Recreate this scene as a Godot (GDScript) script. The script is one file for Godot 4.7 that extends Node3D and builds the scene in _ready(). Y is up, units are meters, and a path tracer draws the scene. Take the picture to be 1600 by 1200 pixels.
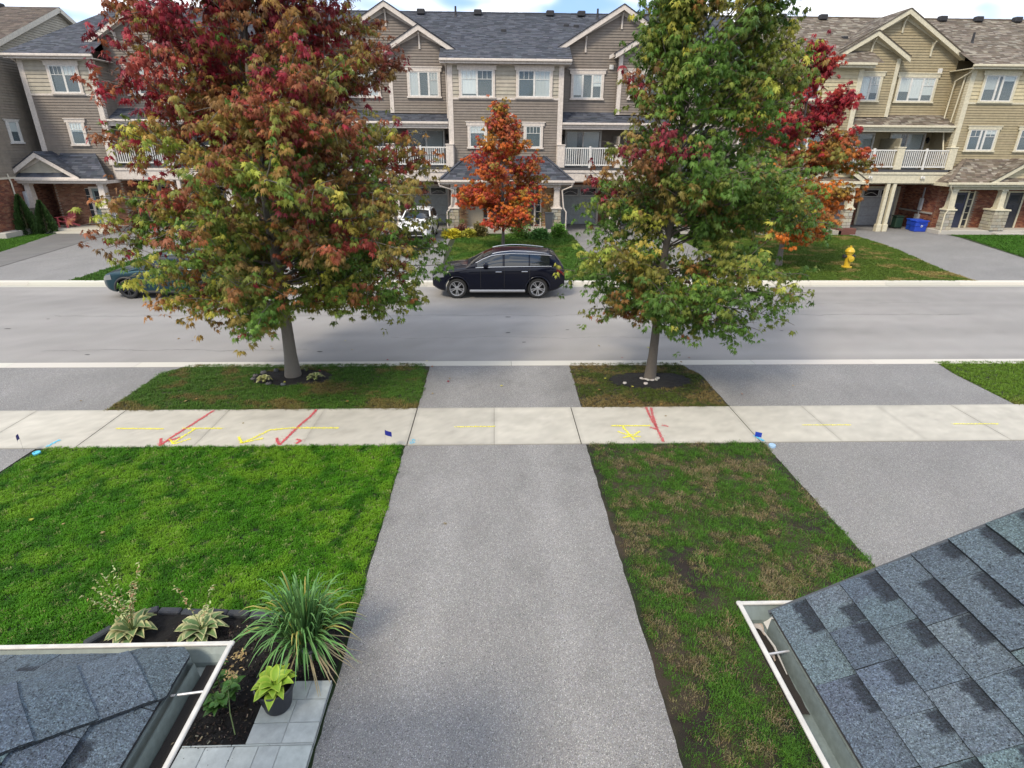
extends Node3D

var rng := RandomNumberGenerator.new()
var used := {}
var mats := {}
var texs := {}
var fn := FastNoiseLite.new()
var fn2 := FastNoiseLite.new()

# ---------------------------------------------------------------- mesh builder
class MB:
	var v := PackedVector3Array()
	var n := PackedVector3Array()
	var c := PackedColorArray()
	var u := PackedVector2Array()
	var ix := PackedInt32Array()
	var col := Color(1, 1, 1)
	var xf := Transform3D()

	func put(p: Vector3, nn: Vector3, uvv := Vector2.ZERO) -> int:
		v.append(xf * p)
		n.append((xf.basis * nn).normalized())
		c.append(col)
		u.append(uvv)
		return v.size() - 1

	# counter-clockwise seen from outside
	func tri(a: Vector3, b: Vector3, d: Vector3) -> void:
		var nn := (b - a).cross(d - a).normalized()
		var i := put(a, nn)
		put(b, nn)
		put(d, nn)
		ix.append_array([i, i + 2, i + 1])

	func quad(a: Vector3, b: Vector3, d: Vector3, e: Vector3) -> void:
		var nn := (d - a).cross(e - b).normalized()
		var i := put(a, nn, Vector2(0, 0))
		put(b, nn, Vector2(1, 0))
		put(d, nn, Vector2(1, 1))
		put(e, nn, Vector2(0, 1))
		ix.append_array([i, i + 2, i + 1, i, i + 3, i + 2])

	func box(lo: Vector3, hi: Vector3, bev := 0.0) -> void:
		if bev > 0.0:
			bbox(lo, hi, bev)
			return
		var a := Vector3(lo.x, lo.y, hi.z)
		var b := Vector3(hi.x, lo.y, hi.z)
		var d := Vector3(hi.x, hi.y, hi.z)
		var e := Vector3(lo.x, hi.y, hi.z)
		var f := Vector3(lo.x, lo.y, lo.z)
		var g := Vector3(hi.x, lo.y, lo.z)
		var h := Vector3(hi.x, hi.y, lo.z)
		var k := Vector3(lo.x, hi.y, lo.z)
		quad(a, b, d, e)
		quad(g, f, k, h)
		quad(b, g, h, d)
		quad(f, a, e, k)
		quad(e, d, h, k)
		quad(f, g, b, a)

	func bbox(lo: Vector3, hi: Vector3, s: float) -> void:
		# a box whose twelve edges are chamfered
		var m := (lo + hi) * 0.5
		var q := (hi - lo) * 0.5
		s = minf(s, minf(q.x, minf(q.y, q.z)) * 0.9)
		var axes := [Vector3.RIGHT, Vector3.UP, Vector3.BACK]
		for i in 3:
			for sg in [-1.0, 1.0]:
				var nx: Vector3 = axes[i] * sg
				var t1: Vector3 = axes[(i + 1) % 3]
				var t2: Vector3 = axes[(i + 2) % 3]
				if sg < 0:
					t1 = -t1
				var c0: Vector3 = m + nx * q[i]
				var e1: Vector3 = t1 * (q[(i + 1) % 3] - s)
				var e2: Vector3 = t2 * (q[(i + 2) % 3] - s)
				quad(c0 - e1 - e2, c0 + e1 - e2, c0 + e1 + e2, c0 - e1 + e2)
		for i in 3:
			var j := (i + 1) % 3
			var k := (i + 2) % 3
			for sj in [-1.0, 1.0]:
				for sk in [-1.0, 1.0]:
					var ai: Vector3 = axes[i] * (q[i] - s)
					var pj: Vector3 = m + axes[j] * sj * q[j] + axes[k] * sk * (q[k] - s)
					var pk: Vector3 = m + axes[j] * sj * (q[j] - s) + axes[k] * sk * q[k]
					if sj * sk > 0:
						quad(pj - ai, pj + ai, pk + ai, pk - ai) if false else quad(pk - ai, pj - ai, pj + ai, pk + ai)
					else:
						quad(pj - ai, pk - ai, pk + ai, pj + ai)
		for sx in [-1.0, 1.0]:
			for sy in [-1.0, 1.0]:
				for sz in [-1.0, 1.0]:
					var a := m + Vector3(sx * q.x, sy * (q.y - s), sz * (q.z - s))
					var b := m + Vector3(sx * (q.x - s), sy * q.y, sz * (q.z - s))
					var d := m + Vector3(sx * (q.x - s), sy * (q.y - s), sz * q.z)
					if sx * sy * sz > 0:
						tri(a, b, d)
					else:
						tri(a, d, b)

	func beam(a: Vector3, b: Vector3, w: float, h: float, up := Vector3.UP) -> void:
		var z := (b - a).normalized()
		var x := up.cross(z).normalized()
		var y := z.cross(x)
		var old := xf
		xf = xf * Transform3D(Basis(x, y, z), a)
		box(Vector3(-w / 2, -h / 2, 0), Vector3(w / 2, h / 2, a.distance_to(b)))
		xf = old

	func prism(p: PackedVector2Array, z0: float, z1: float) -> void:
		# p counter-clockwise in x, y
		var t := Geometry2D.triangulate_polygon(p)
		for i in range(0, t.size(), 3):
			var a := p[t[i]]
			var b := p[t[i + 1]]
			var d := p[t[i + 2]]
			if (b - a).cross(d - a) < 0:
				var q := b
				b = d
				d = q
			tri(Vector3(a.x, a.y, z1), Vector3(b.x, b.y, z1), Vector3(d.x, d.y, z1))
			tri(Vector3(a.x, a.y, z0), Vector3(d.x, d.y, z0), Vector3(b.x, b.y, z0))
		for i in p.size():
			var a := p[i]
			var b := p[(i + 1) % p.size()]
			quad(Vector3(a.x, a.y, z0), Vector3(b.x, b.y, z0), Vector3(b.x, b.y, z1), Vector3(a.x, a.y, z1))

	func tube(p: PackedVector3Array, r: PackedFloat32Array, k := 6, cap := true) -> void:
		var side := Vector3.RIGHT
		var first := v.size()
		for i in p.size():
			var d := (p[mini(i + 1, p.size() - 1)] - p[maxi(i - 1, 0)]).normalized()
			if i == 0:
				side = d.cross(Vector3(0.3, 0.2, 0.9)).normalized()
			side = (side - d * side.dot(d)).normalized()
			var o := d.cross(side)
			for j in k:
				var t := TAU * j / k
				var q := side * cos(t) + o * sin(t)
				put(p[i] + q * r[i], q, Vector2(float(j) / k, i))
		for i in p.size() - 1:
			for j in k:
				var a := first + i * k + j
				var b := first + i * k + (j + 1) % k
				ix.append_array([a, a + k, b, b, a + k, b + k])
		if cap:
			for e in [0, p.size() - 1]:
				var d := (p[e] - p[1 if e == 0 else p.size() - 2]).normalized()
				var m := put(p[e], d)
				for j in k:
					var a: int = first + e * k + j
					var b: int = first + e * k + (j + 1) % k
					ix.append_array([m, a, b] if e == 0 else [m, b, a])

	func lathe(prof: PackedVector2Array, k: int, at := Vector3.ZERO, axis := Basis()) -> void:
		# prof: (radius, height) going up, outside on the right
		var old := xf
		xf = xf * Transform3D(axis, at)
		for i in prof.size() - 1:
			var a := prof[i]
			var b := prof[i + 1]
			var nr := Vector2(b.y - a.y, a.x - b.x).normalized()
			for j in k:
				var t0 := TAU * j / k
				var t1 := TAU * (j + 1) / k
				var d0 := Vector3(cos(t0), 0, -sin(t0))
				var d1 := Vector3(cos(t1), 0, -sin(t1))
				var n0 := d0 * nr.x + Vector3.UP * nr.y
				var n1 := d1 * nr.x + Vector3.UP * nr.y
				var f := put(d0 * a.x + Vector3.UP * a.y, n0)
				put(d1 * a.x + Vector3.UP * a.y, n1)
				put(d1 * b.x + Vector3.UP * b.y, n1)
				put(d0 * b.x + Vector3.UP * b.y, n0)
				ix.append_array([f, f + 2, f + 1, f, f + 3, f + 2])
		xf = old

	func grid(p: PackedVector3Array, nu: int, nv: int, cols := PackedColorArray(), uvs := PackedVector2Array()) -> void:
		# p[j * nu + i]; outside is where (i direction) x (j direction) points; smooth
		var f := v.size()
		for j in nv:
			for i in nu:
				var du := p[j * nu + mini(i + 1, nu - 1)] - p[j * nu + maxi(i - 1, 0)]
				var dv := p[mini(j + 1, nv - 1) * nu + i] - p[maxi(j - 1, 0) * nu + i]
				var nn := du.cross(dv)
				if nn.length_squared() < 1e-14:
					nn = Vector3.UP
				if cols.size():
					col = cols[j * nu + i]
				put(p[j * nu + i], nn.normalized(), uvs[j * nu + i] if uvs.size() else Vector2(float(i) / maxi(nu - 1, 1), float(j) / maxi(nv - 1, 1)))
		for j in nv - 1:
			for i in nu - 1:
				var a := f + j * nu + i
				ix.append_array([a, a + nu + 1, a + 1, a, a + nu, a + nu + 1])

	func mesh() -> ArrayMesh:
		var m := ArrayMesh.new()
		if v.is_empty():
			return m
		var a := []
		a.resize(Mesh.ARRAY_MAX)
		a[Mesh.ARRAY_VERTEX] = v
		a[Mesh.ARRAY_NORMAL] = n
		a[Mesh.ARRAY_COLOR] = c
		a[Mesh.ARRAY_TEX_UV] = u
		a[Mesh.ARRAY_INDEX] = ix
		m.add_surface_from_arrays(Mesh.PRIMITIVE_TRIANGLES, a)
		return m


# ---------------------------------------------------------------- nodes
func numbered(parent: Node, called: String) -> String:
	var k := str(parent.get_instance_id()) + called
	used[k] = used.get(k, -1) + 1
	return called if used[k] == 0 else "%s_%03d" % [called, used[k]]

func thing(called: String, label: String, category: String, at := Vector3.ZERO, group := "") -> Node3D:
	var o := Node3D.new()
	o.name = numbered(self, called)
	o.position = at
	add_child(o, true)
	o.set_meta("label", label)
	o.set_meta("category", category)
	if group != "":
		o.set_meta("group", group)
	return o

func part(parent: Node, called: String, mb, m: Material, stuff := false, label := "") -> MeshInstance3D:
	var o := MeshInstance3D.new()
	o.name = numbered(parent, called)
	o.mesh = mb.mesh() if mb is MB else mb
	o.material_override = m
	if m:
		for s in o.mesh.get_surface_count():
			o.set_surface_override_material(s, m)
	o.material_override = null
	parent.add_child(o, true)
	if stuff:
		o.set_meta("kind", "stuff")
	if label != "":
		o.set_meta("label", label)
	return o

func solid(called: String, mb, m: Material, label: String, category: String, group := "", kind := "") -> MeshInstance3D:
	var o := part(self, called, mb, m)
	o.set_meta("label", label)
	o.set_meta("category", category)
	if group != "":
		o.set_meta("group", group)
	if kind != "":
		o.set_meta("kind", kind)
	return o

func struct(called: String, mb, m: Material, label := "") -> MeshInstance3D:
	var o := part(self, called, mb, m)
	o.set_meta("kind", "structure")
	if label != "":
		o.set_meta("label", label)
	return o

func scatter(parent: Node, called: String, mesh: Mesh, m: Material, xs: Array[Transform3D], cs: PackedColorArray) -> MultiMeshInstance3D:
	var mm := MultiMesh.new()
	mm.transform_format = MultiMesh.TRANSFORM_3D
	mm.use_colors = true
	mm.mesh = mesh
	mesh.surface_set_material(0, m)
	mm.instance_count = xs.size()
	for i in xs.size():
		mm.set_instance_transform(i, xs[i])
		mm.set_instance_color(i, cs[i])
	var o := MultiMeshInstance3D.new()
	o.name = numbered(parent, called)
	o.multimesh = mm
	parent.add_child(o, true)
	o.set_meta("kind", "stuff")
	return o

# ---------------------------------------------------------------- materials (linear colours in)
func lin(r: float, g: float, b: float) -> Color:
	return Color(r, g, b)

func plain(col: Color, rough := 0.8, metal := 0.0, tex := "", scale := 1.0, bump := 0.0) -> StandardMaterial3D:
	var key := str(col) + str(rough) + str(metal) + tex + str(scale) + str(bump)
	if mats.has(key):
		return mats[key]
	var m := StandardMaterial3D.new()
	m.albedo_color = col.linear_to_srgb()
	m.roughness = rough
	m.metallic = metal
	m.vertex_color_use_as_albedo = true
	if tex != "":
		m.albedo_texture = texs[tex]
		m.uv1_triplanar = true
		m.uv1_world_triplanar = true
		m.uv1_scale = Vector3.ONE * scale
		if bump != 0.0:
			m.heightmap_enabled = true
			m.heightmap_texture = texs[tex]
			m.heightmap_scale = bump
	mats[key] = m
	return m

func glass_mat() -> StandardMaterial3D:
	if mats.has("glass"):
		return mats["glass"]
	var m := StandardMaterial3D.new()
	m.albedo_color = Color(0.75, 0.85, 0.88, 0.12)
	m.transparency = BaseMaterial3D.TRANSPARENCY_ALPHA
	m.roughness = 0.03
	mats["glass"] = m
	return m

func leaf_mat(key: String, back: float, rough := 0.55) -> StandardMaterial3D:
	if mats.has(key):
		return mats[key]
	var m := StandardMaterial3D.new()
	m.vertex_color_use_as_albedo = true
	m.roughness = rough
	m.metallic_specular = 0.3
	m.cull_mode = BaseMaterial3D.CULL_DISABLED
	if back > 0.0:
		m.backlight_enabled = true
		m.backlight = Color(back, back, back)
	mats[key] = m
	return m

func noise_tex(key: String, size: int, freq: float, lo: float, hi: float, type := FastNoiseLite.TYPE_SIMPLEX_SMOOTH, oct := 4, gain := 0.5, sd := 1, stops := []) -> void:
	var f := FastNoiseLite.new()
	f.seed = sd
	f.noise_type = type
	f.frequency = freq
	f.fractal_octaves = oct
	f.fractal_gain = gain
	var t := NoiseTexture2D.new()
	t.width = size
	t.height = size
	t.seamless = true
	t.noise = f
	var g := Gradient.new()
	if stops.is_empty():
		g.set_color(0, Color(lo, lo, lo))
		g.set_color(1, Color(hi, hi, hi))
	else:
		g.offsets = PackedFloat32Array(stops[0])
		var cc := PackedColorArray()
		for x in stops[1]:
			cc.append(Color(x, x, x) if not x is Color else x)
		g.colors = cc
	t.color_ramp = g
	texs[key] = t

# speckled stone-chip picture: every chip its own grey
func chip_tex(key: String, size: int, chips: int, rmin: float, rmax: float, base: float, spread: float, light_share: float, sd: int) -> void:
	var r := RandomNumberGenerator.new()
	r.seed = sd
	var im := Image.create(size, size, false, Image.FORMAT_RGB8)
	im.fill(Color(base, base, base * 1.01))
	for i in chips:
		var k := base + r.randfn(0.0, spread)
		if r.randf() < light_share:
			k = base + r.randf_range(0.15, 0.42)
		k = clampf(k, 0.05, 1.0)
		var w := r.randf_range(rmin, rmax)
		var x := r.randi() % size
		var y := r.randi() % size
		var cc := Color(k * r.randf_range(0.97, 1.03), k, k * r.randf_range(0.96, 1.06))
		var ew := maxi(1, int(w))
		var eh := maxi(1, int(w * r.randf_range(0.6, 1.2)))
		im.fill_rect(Rect2i(x, y, ew, eh), cc)
		if ew > 2:
			im.fill_rect(Rect2i(x + 1, y - 1, ew - 2, eh + 2), cc)
	texs[key] = ImageTexture.create_from_image(im)

func jit(cc: Color, a: float) -> Color:
	var k := 1.0 + rng.randf_range(-a, a)
	return Color(cc.r * k * (1 + rng.randf_range(-a, a) * 0.3), cc.g * k, cc.b * k * (1 + rng.randf_range(-a, a) * 0.3))

func _ready() -> void:
	rng.seed = 77
	fn.seed = 5
	fn.frequency = 1.0
	fn.fractal_octaves = 4
	fn2.seed = 91
	fn2.frequency = 1.0
	fn2.fractal_octaves = 3
	# camera
	var cam := Camera3D.new()
	cam.name = "camera"
	cam.fov = 68.03
	cam.near = 0.05
	cam.far = 3000.0
	cam.transform = Transform3D(Basis(Vector3.UP, deg_to_rad(-1.8)) * Basis(Vector3.RIGHT, deg_to_rad(-22.9)) * Basis(Vector3.BACK, deg_to_rad(0.4)), Vector3(0, 5.05, 0))
	add_child(cam)
	cam.current = true
	# sky, exposure
	var env := Environment.new()
	env.background_mode = Environment.BG_SKY
	var sky := Sky.new()
	var pano := PanoramaSkyMaterial.new()
	pano.panorama = sky_picture()
	pano.energy_multiplier = 1.0
	sky.sky_material = pano
	env.sky = sky
	env.background_energy_multiplier = 1.0
	env.tonemap_mode = Environment.TONE_MAPPER_LINEAR
	env.tonemap_exposure = 1.75
	env.sdfgi_enabled = true
	env.ssao_enabled = true
	env.ssil_enabled = true
	var we := WorldEnvironment.new()
	we.name = "world"
	we.environment = env
	add_child(we)
	# sun behind thin cloud, behind the camera to the left
	var sun := DirectionalLight3D.new()
	sun.name = "sun"
	sun.light_energy = 0.62
	sun.light_color = Color(1.0, 0.95, 0.86)
	sun.light_angular_distance = 12.0
	sun.shadow_enabled = true
	add_child(sun)
	sun.look_at_from_position(Vector3(-8, 14, 10), Vector3.ZERO)

	make_textures()
	ground()
	far_blocks()
	near_roofs()
	trees()
	cars()
	garden()
	small_things()
	lawns()
	fallen_leaves()

func sky_picture() -> ImageTexture:
	var w := 1024
	var h := 512
	var im := Image.create(w, h, false, Image.FORMAT_RGBF)
	var f := FastNoiseLite.new()
	f.seed = 11
	f.frequency = 1.0
	f.fractal_octaves = 5
	f.fractal_gain = 0.55
	for y in h:
		var el := (0.5 - (y + 0.5) / h) * PI
		for x in w:
			var az := (x + 0.5) / w * TAU
			var c: Color
			if el < -0.02:
				c = Color(0.2, 0.2, 0.18)
			else:
				var s := sin(maxf(el, 0.0))
				var d := Vector3(cos(el) * sin(az), sin(el), cos(el) * cos(az))
				var q := d / (s + 0.16)
				var blue := Color(0.13, 0.29, 0.62).lerp(Color(0.42, 0.58, 0.82), exp(-s * 4.0))
				var k := f.get_noise_3d(q.x * 1.1, q.y * 0.5, q.z * 1.1)
				var k2 := f.get_noise_3d(q.x * 2.3 + 7.0, 3.0, q.z * 2.3)
				var a := smoothstep(-0.24, 0.22, k + 0.35 * k2 + 0.06)
				var tone := 1.02 + 0.3 * k2 - 0.28 * maxf(k - 0.15, 0.0)
				c = blue.lerp(Color(tone * 0.99, tone * 0.985, tone * 0.985), a * 0.92)
			im.set_pixel(x, y, c)
	return ImageTexture.create_from_image(im)

func make_textures() -> void:
	noise_tex("mottle", 512, 0.012, 0.84, 1.0, FastNoiseLite.TYPE_SIMPLEX_SMOOTH, 6, 0.6, 3)
	noise_tex("fine", 512, 0.09, 0.72, 1.0, FastNoiseLite.TYPE_SIMPLEX_SMOOTH, 4, 0.7, 4)
	noise_tex("bark", 512, 0.05, 0.5, 1.0, FastNoiseLite.TYPE_SIMPLEX, 5, 0.65, 8)
	noise_tex("soil", 512, 0.07, 0.25, 1.0, FastNoiseLite.TYPE_SIMPLEX, 6, 0.8, 9)
	noise_tex("wood", 256, 0.03, 0.8, 1.0, FastNoiseLite.TYPE_SIMPLEX, 5, 0.6, 10)
	noise_tex("stone", 512, 0.03, 0.68, 1.0, FastNoiseLite.TYPE_SIMPLEX, 6, 0.65, 12)
	chip_tex("asphalt", 1024, 130000, 1.5, 4.4, 0.70, 0.12, 0.09, 21)
	chip_tex("road", 1024, 90000, 1.0, 2.6, 0.82, 0.05, 0.03, 22)
	chip_tex("granule", 1024, 150000, 1.5, 4.4, 0.66, 0.24, 0.16, 23)
	chip_tex("concrete", 1024, 60000, 1.0, 2.4, 0.92, 0.03, 0.0, 24)

# ---------------------------------------------------------------- ground
# a sheet between four corners, coloured by col(x, z)
func sheet(mb: MB, x0: float, x1: float, z0: float, z1: float, y: float, step: float, colf , xl = null, xr = null, yf = null) -> void:
	var nu := maxi(2, int(ceil((x1 - x0) / step)) + 1)
	var nv := maxi(2, int(ceil((z1 - z0) / step)) + 1)
	var p := PackedVector3Array()
	var cc := PackedColorArray()
	for j in nv:
		var z: float = lerpf(z1, z0, float(j) / (nv - 1))
		var a: float = xl.call(z) if xl != null else x0
		var b: float = xr.call(z) if xr != null else x1
		for i in nu:
			var x := lerpf(a, b, float(i) / (nu - 1))
			var yy: float = y + (yf.call(x, z) if yf != null else 0.0)
			p.append(Vector3(x, yy, z))
			cc.append(colf.call(x, z))
	mb.grid(p, nu, nv, cc)

func grey(k: float, warm := 0.0) -> Color:
	return Color(k * (1.0 + warm), k, k * (1.0 - warm))

func drive_col(x: float, z: float) -> Color:
	var k := 0.42 * (1.0 + 0.10 * fn.get_noise_2d(x * 0.5, z * 0.5) + 0.10 * fn2.get_noise_2d(x * 2.2, z * 1.1))
	# paler wheel tracks worn along the drive, darker oil spots between them
	var t := exp(-pow((absf(x) - 0.78) / 0.28, 2))
	k *= 1.0 + 0.12 * t
	k *= 1.0 - 0.16 * exp(-pow((absf(x) - 1.62) / 0.10, 2)) * (0.6 + fn2.get_noise_2d(x, z * 2.0))
	var o := fn2.get_noise_2d(x * 1.4 + 40.0, z * 1.4)
	if o > 0.36:
		k *= 1.0 - (o - 0.36) * 0.6
	return Color(k * 1.01, k * 0.985, k * 0.945)

func side_drive_col(x: float, z: float) -> Color:
	var k := 0.41 * (1.0 + 0.14 * fn.get_noise_2d(x * 0.4 + 9, z * 0.4) + 0.10 * fn2.get_noise_2d(x * 1.6, z * 0.7 + 5))
	return Color(k * 1.01, k * 0.985, k * 0.945)

func road_col(x: float, z: float) -> Color:
	var k := 0.37 * (1.0 + 0.12 * fn.get_noise_2d(x * 0.1, z * 0.6) + 0.09 * fn2.get_noise_2d(x * 0.5, z * 2.0) + 0.10 * fn.get_noise_2d(x * 0.03 + 4.0, z * 1.3) + 0.08 * fn2.get_noise_2d(x * 2.5, z * 3.5))
	k *= 1.0 + 0.045 * cos((z + 17.8) * 1.9)
	return Color(k * 1.03, k * 0.985, k * 0.925)

func conc_col(x: float, z: float) -> Color:
	var k := 0.50 * (1.0 + 0.14 * fn.get_noise_2d(x * 0.7, z * 1.1) + 0.13 * fn2.get_noise_2d(x * 2.0, z * 3.0) + 0.10 * fn.get_noise_2d(x * 6.0, z * 9.0))
	return Color(k * 1.04, k * 0.985, k * 0.84)

const ROAD_Y := -0.09

func ground() -> void:
	var m := MB.new()
	# land, one sheet to the horizon
	m.col = lin(0.07, 0.09, 0.03)
	m.quad(Vector3(-900, -0.16, 60), Vector3(900, -0.16, 60), Vector3(900, -0.16, -1500), Vector3(-900, -0.16, -1500))
	struct("ground", m, plain(lin(1, 1, 1), 0.95, 0.0, "soil", 0.6), "flat grassy land that the street is built on")
	# the raised land on both sides, in strips
	m = MB.new()
	sheet(m, -60, 60, -60, -22.3, -0.012, 1.5, func(x, z): return lin(0.06, 0.085, 0.03))
	sheet(m, -60, 60, -13.42, 1.5, -0.012, 0.8, func(x, z): return lin(0.055, 0.07, 0.03))
	struct("terrain", m, plain(lin(1, 1, 1), 0.95, 0.0, "soil", 1.2), "soil under the lawns on both sides of the street")
	# street
	m = MB.new()
	sheet(m, -60, 60, -22.2, -13.5, ROAD_Y, 0.35, road_col)
	struct("road", m, plain(lin(1, 1, 1), 0.9, 0.0, "road", 0.5), "pale grey asphalt street running across the picture")
	# dark seam where the road meets the near kerb
	m = MB.new()
	sheet(m, -60, 60, -13.60, -13.50, ROAD_Y + 0.005, 0.25, func(x, z): return grey(0.16 * (1.0 + 0.6 * fn.get_noise_2d(x * 2.0, 0.3))), null, null)
	struct("road_seam", m, plain(lin(1, 1, 1), 0.9, 0.0, "road", 0.5))
	# hairline cracks and dark drips on the road
	m = MB.new()
	m.col = lin(0.11, 0.105, 0.10)
	rng.seed = 33
	for i in 14:
		var x := rng.randf_range(-15.0, 15.0)
		var z := rng.randf_range(-21.5, -13.8)
		var rr := rng.randf_range(0.02, 0.07)
		var n := 9
		for k in n:
			var a0 := TAU * k / n
			var a1 := TAU * (k + 1) / n
			var r0 := rr * (0.7 + 0.5 * fn2.get_noise_2d(cos(a0) * 2 + i * 9, sin(a0) * 2))
			var r1 := rr * (0.7 + 0.5 * fn2.get_noise_2d(cos(a1) * 2 + i * 9, sin(a1) * 2))
			m.tri(Vector3(x, ROAD_Y + 0.004, z), Vector3(x + cos(a0) * r0 * 2.0, ROAD_Y + 0.004, z - sin(a0) * r0), Vector3(x + cos(a1) * r1 * 2.0, ROAD_Y + 0.004, z - sin(a1) * r1))
	for c in [[-14.0, -17.9, 30.0, 0.012], [-3.0, -15.6, 9.0, 0.008], [4.5, -19.4, 11.0, 0.009], [-12.0, -14.6, 7.0, 0.008]]:
		var n := int(c[2] / 0.12)
		for k in n:
			var x0: float = c[0] + k * 0.12
			var z0: float = c[1] + 0.16 * fn.get_noise_2d(x0 * 0.5, c[1]) + 0.05 * fn2.get_noise_2d(x0 * 4.0, c[1])
			var z1: float = c[1] + 0.16 * fn.get_noise_2d((x0 + 0.12) * 0.5, c[1]) + 0.05 * fn2.get_noise_2d((x0 + 0.12) * 4.0, c[1])
			var w: float = c[3] * 0.7 * (0.7 + 0.6 * fn2.get_noise_2d(x0 * 3.0, 2.0))
			if w > 0.002:
				m.quad(Vector3(x0, ROAD_Y + 0.004, z0 + w), Vector3(x0 + 0.12, ROAD_Y + 0.004, z1 + w), Vector3(x0 + 0.12, ROAD_Y + 0.004, z1 - w), Vector3(x0, ROAD_Y + 0.004, z0 - w))
	struct("road_cracks", m, plain(lin(1, 1, 1), 0.9, 0.0, "road", 0.5), "hairline cracks and dark drips on the street")
	# kerbs, in cast lengths
	var near_kerb := Node3D.new()
	near_kerb.name = "near_kerb"
	add_child(near_kerb)
	near_kerb.set_meta("kind", "structure")
	var far_kerb := Node3D.new()
	far_kerb.name = "far_kerb"
	add_child(far_kerb)
	far_kerb.set_meta("kind", "structure")
	var cm := plain(lin(1, 1, 1), 0.85, 0.0, "concrete", 0.8)
	for i in range(-10, 11):
		var x0 := i * 3.05 + 0.4
		var x1 := x0 + 3.042
		m = MB.new()
		m.col = jit(lin(0.60, 0.57, 0.50), 0.06)
		var pr := PackedVector2Array([Vector2(0, -0.2), Vector2(0.40, -0.2), Vector2(0.40, 0.012), Vector2(0.06, 0.004), Vector2(0.02, -0.02)])
		m.xf = Transform3D(Basis(Vector3(0, 0, 1), Vector3.UP, Vector3(-1, 0, 0)), Vector3(0, 0, -13.50))
		m.prism(pr, -x1, -x0)
		part(near_kerb, "kerb_stone", m, cm)
		m = MB.new()
		m.col = jit(lin(0.66, 0.63, 0.54), 0.06)
		pr = PackedVector2Array([Vector2(-0.3, -0.2), Vector2(0.0, -0.2), Vector2(-0.03, 0.03), Vector2(-0.05, 0.045), Vector2(-0.3, 0.045)])
		m.xf = Transform3D(Basis(Vector3(0, 0, 1), Vector3.UP, Vector3(-1, 0, 0)), Vector3(0, 0, -22.12))
		m.prism(pr, -x1, -x0)
		part(far_kerb, "kerb_stone", m, cm)
		m = MB.new()
		m.col = jit(lin(0.46, 0.44, 0.38), 0.08)
		m.box(Vector3(x0, -0.2, -22.12), Vector3(x1, ROAD_Y + 0.006, -21.85))
		part(far_kerb, "gutter_slab", m, cm)
	# pavement: every slab a piece
	var walk := Node3D.new()
	walk.name = "sidewalk"
	add_child(walk)
	walk.set_meta("kind", "structure")
	var xs := [-18.5, -17.0, -15.45, -13.9, -12.35, -10.8, -9.26, -7.49, -5.86, -5.41 + 0.0, -3.5, -1.61, -0.03, 1.56, 4.88, 6.41, 8.02, 9.62, 11.2, 12.8, 14.4, 16.0, 17.6]
	xs.erase(-5.41)
	xs[8] = -5.42
	var open := [-7.49, -1.61, 1.56, 4.88]
	for i in xs.size() - 1:
		var a: float = xs[i] + (0.009 if xs[i] in open else 0.0025)
		var b: float = xs[i + 1] - (0.009 if xs[i + 1] in open else 0.0025)
		m = MB.new()
		var tone := rng.randf_range(0.95, 1.05)
		var tilt := rng.randf_range(-0.002, 0.002)
		sheet(m, a, b, -10.655, -9.105, 0.018 + tilt, 0.09, func(x, z):
			var e := minf(minf(x - a, b - x), minf(z + 10.655, -9.105 - z))
			var q: Color = conc_col(x, z) * tone
			var s := smoothstep(0.0, 0.03, e + 0.012 * fn2.get_noise_2d(x * 9, z * 9))
			return Color(q.r, q.g, q.b) * (0.86 + 0.14 * s))
		m.col = lin(0.42, 0.40, 0.34)
		m.quad(Vector3(a, -0.1, -9.105), Vector3(b, -0.1, -9.105), Vector3(b, 0.018 + tilt, -9.105), Vector3(a, 0.018 + tilt, -9.105))
		m.quad(Vector3(b, -0.1, -10.655), Vector3(a, -0.1, -10.655), Vector3(a, 0.018 + tilt, -10.655), Vector3(b, 0.018 + tilt, -10.655))
		m.quad(Vector3(a, -0.1, -10.655), Vector3(a, -0.1, -9.105), Vector3(a, 0.018 + tilt, -9.105), Vector3(a, 0.018 + tilt, -10.655))
		m.quad(Vector3(b, -0.1, -9.105), Vector3(b, -0.1, -10.655), Vector3(b, 0.018 + tilt, -10.655), Vector3(b, 0.018 + tilt, -9.105))
		part(walk, "slab", m, cm)
	# the gap under the open joints and along the edges
	m = MB.new()
	sheet(m, -20, 20, -10.69, -9.06, -0.004, 0.4, func(x, z): return lin(0.035, 0.032, 0.028))
	struct("path_bed", m, plain(lin(1, 1, 1), 0.95, 0.0, "soil", 3.0))
	# driveways
	var am := plain(lin(1, 1, 1), 0.88, 0.0, "asphalt", 0.45, 0.25)
	m = MB.new()
	var wob := func(z, s): return 0.018 * fn.get_noise_2d(z * 1.3, s) + 0.016 * fn2.get_noise_2d(z * 4.0, s)
	sheet(m, -1.62, 1.65, -9.10, 1.4, 0.004, 0.14, drive_col, func(z): return -1.63 + wob.call(z, 1.0), func(z): return 1.64 + wob.call(z, 7.0))
	sheet(m, -1.6, 1.78, -13.10, -10.66, 0.004, 0.14, drive_col, func(z): return -1.6 + wob.call(z, 2.0), func(z): return 1.78 + wob.call(z, 9.0) + 0.05 * (-10.66 - z) / 2.4)
	struct("driveway", m, am, "grey speckled asphalt drive running from below the window to the street")
	m = MB.new()
	sheet(m, 4.95, 11.0, -9.10, 1.4, 0.004, 0.3, side_drive_col, func(z): return 4.93 + wob.call(z, 3.0))
	sheet(m, 4.95, 11.0, -13.10, -10.66, 0.004, 0.3, side_drive_col, func(z): return 4.9 + wob.call(z, 4.0) - 0.25 * smoothstep(-12.4, -13.1, z), func(z): return 11.05 + 0.1 * smoothstep(-12.4, -13.1, z))
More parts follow.
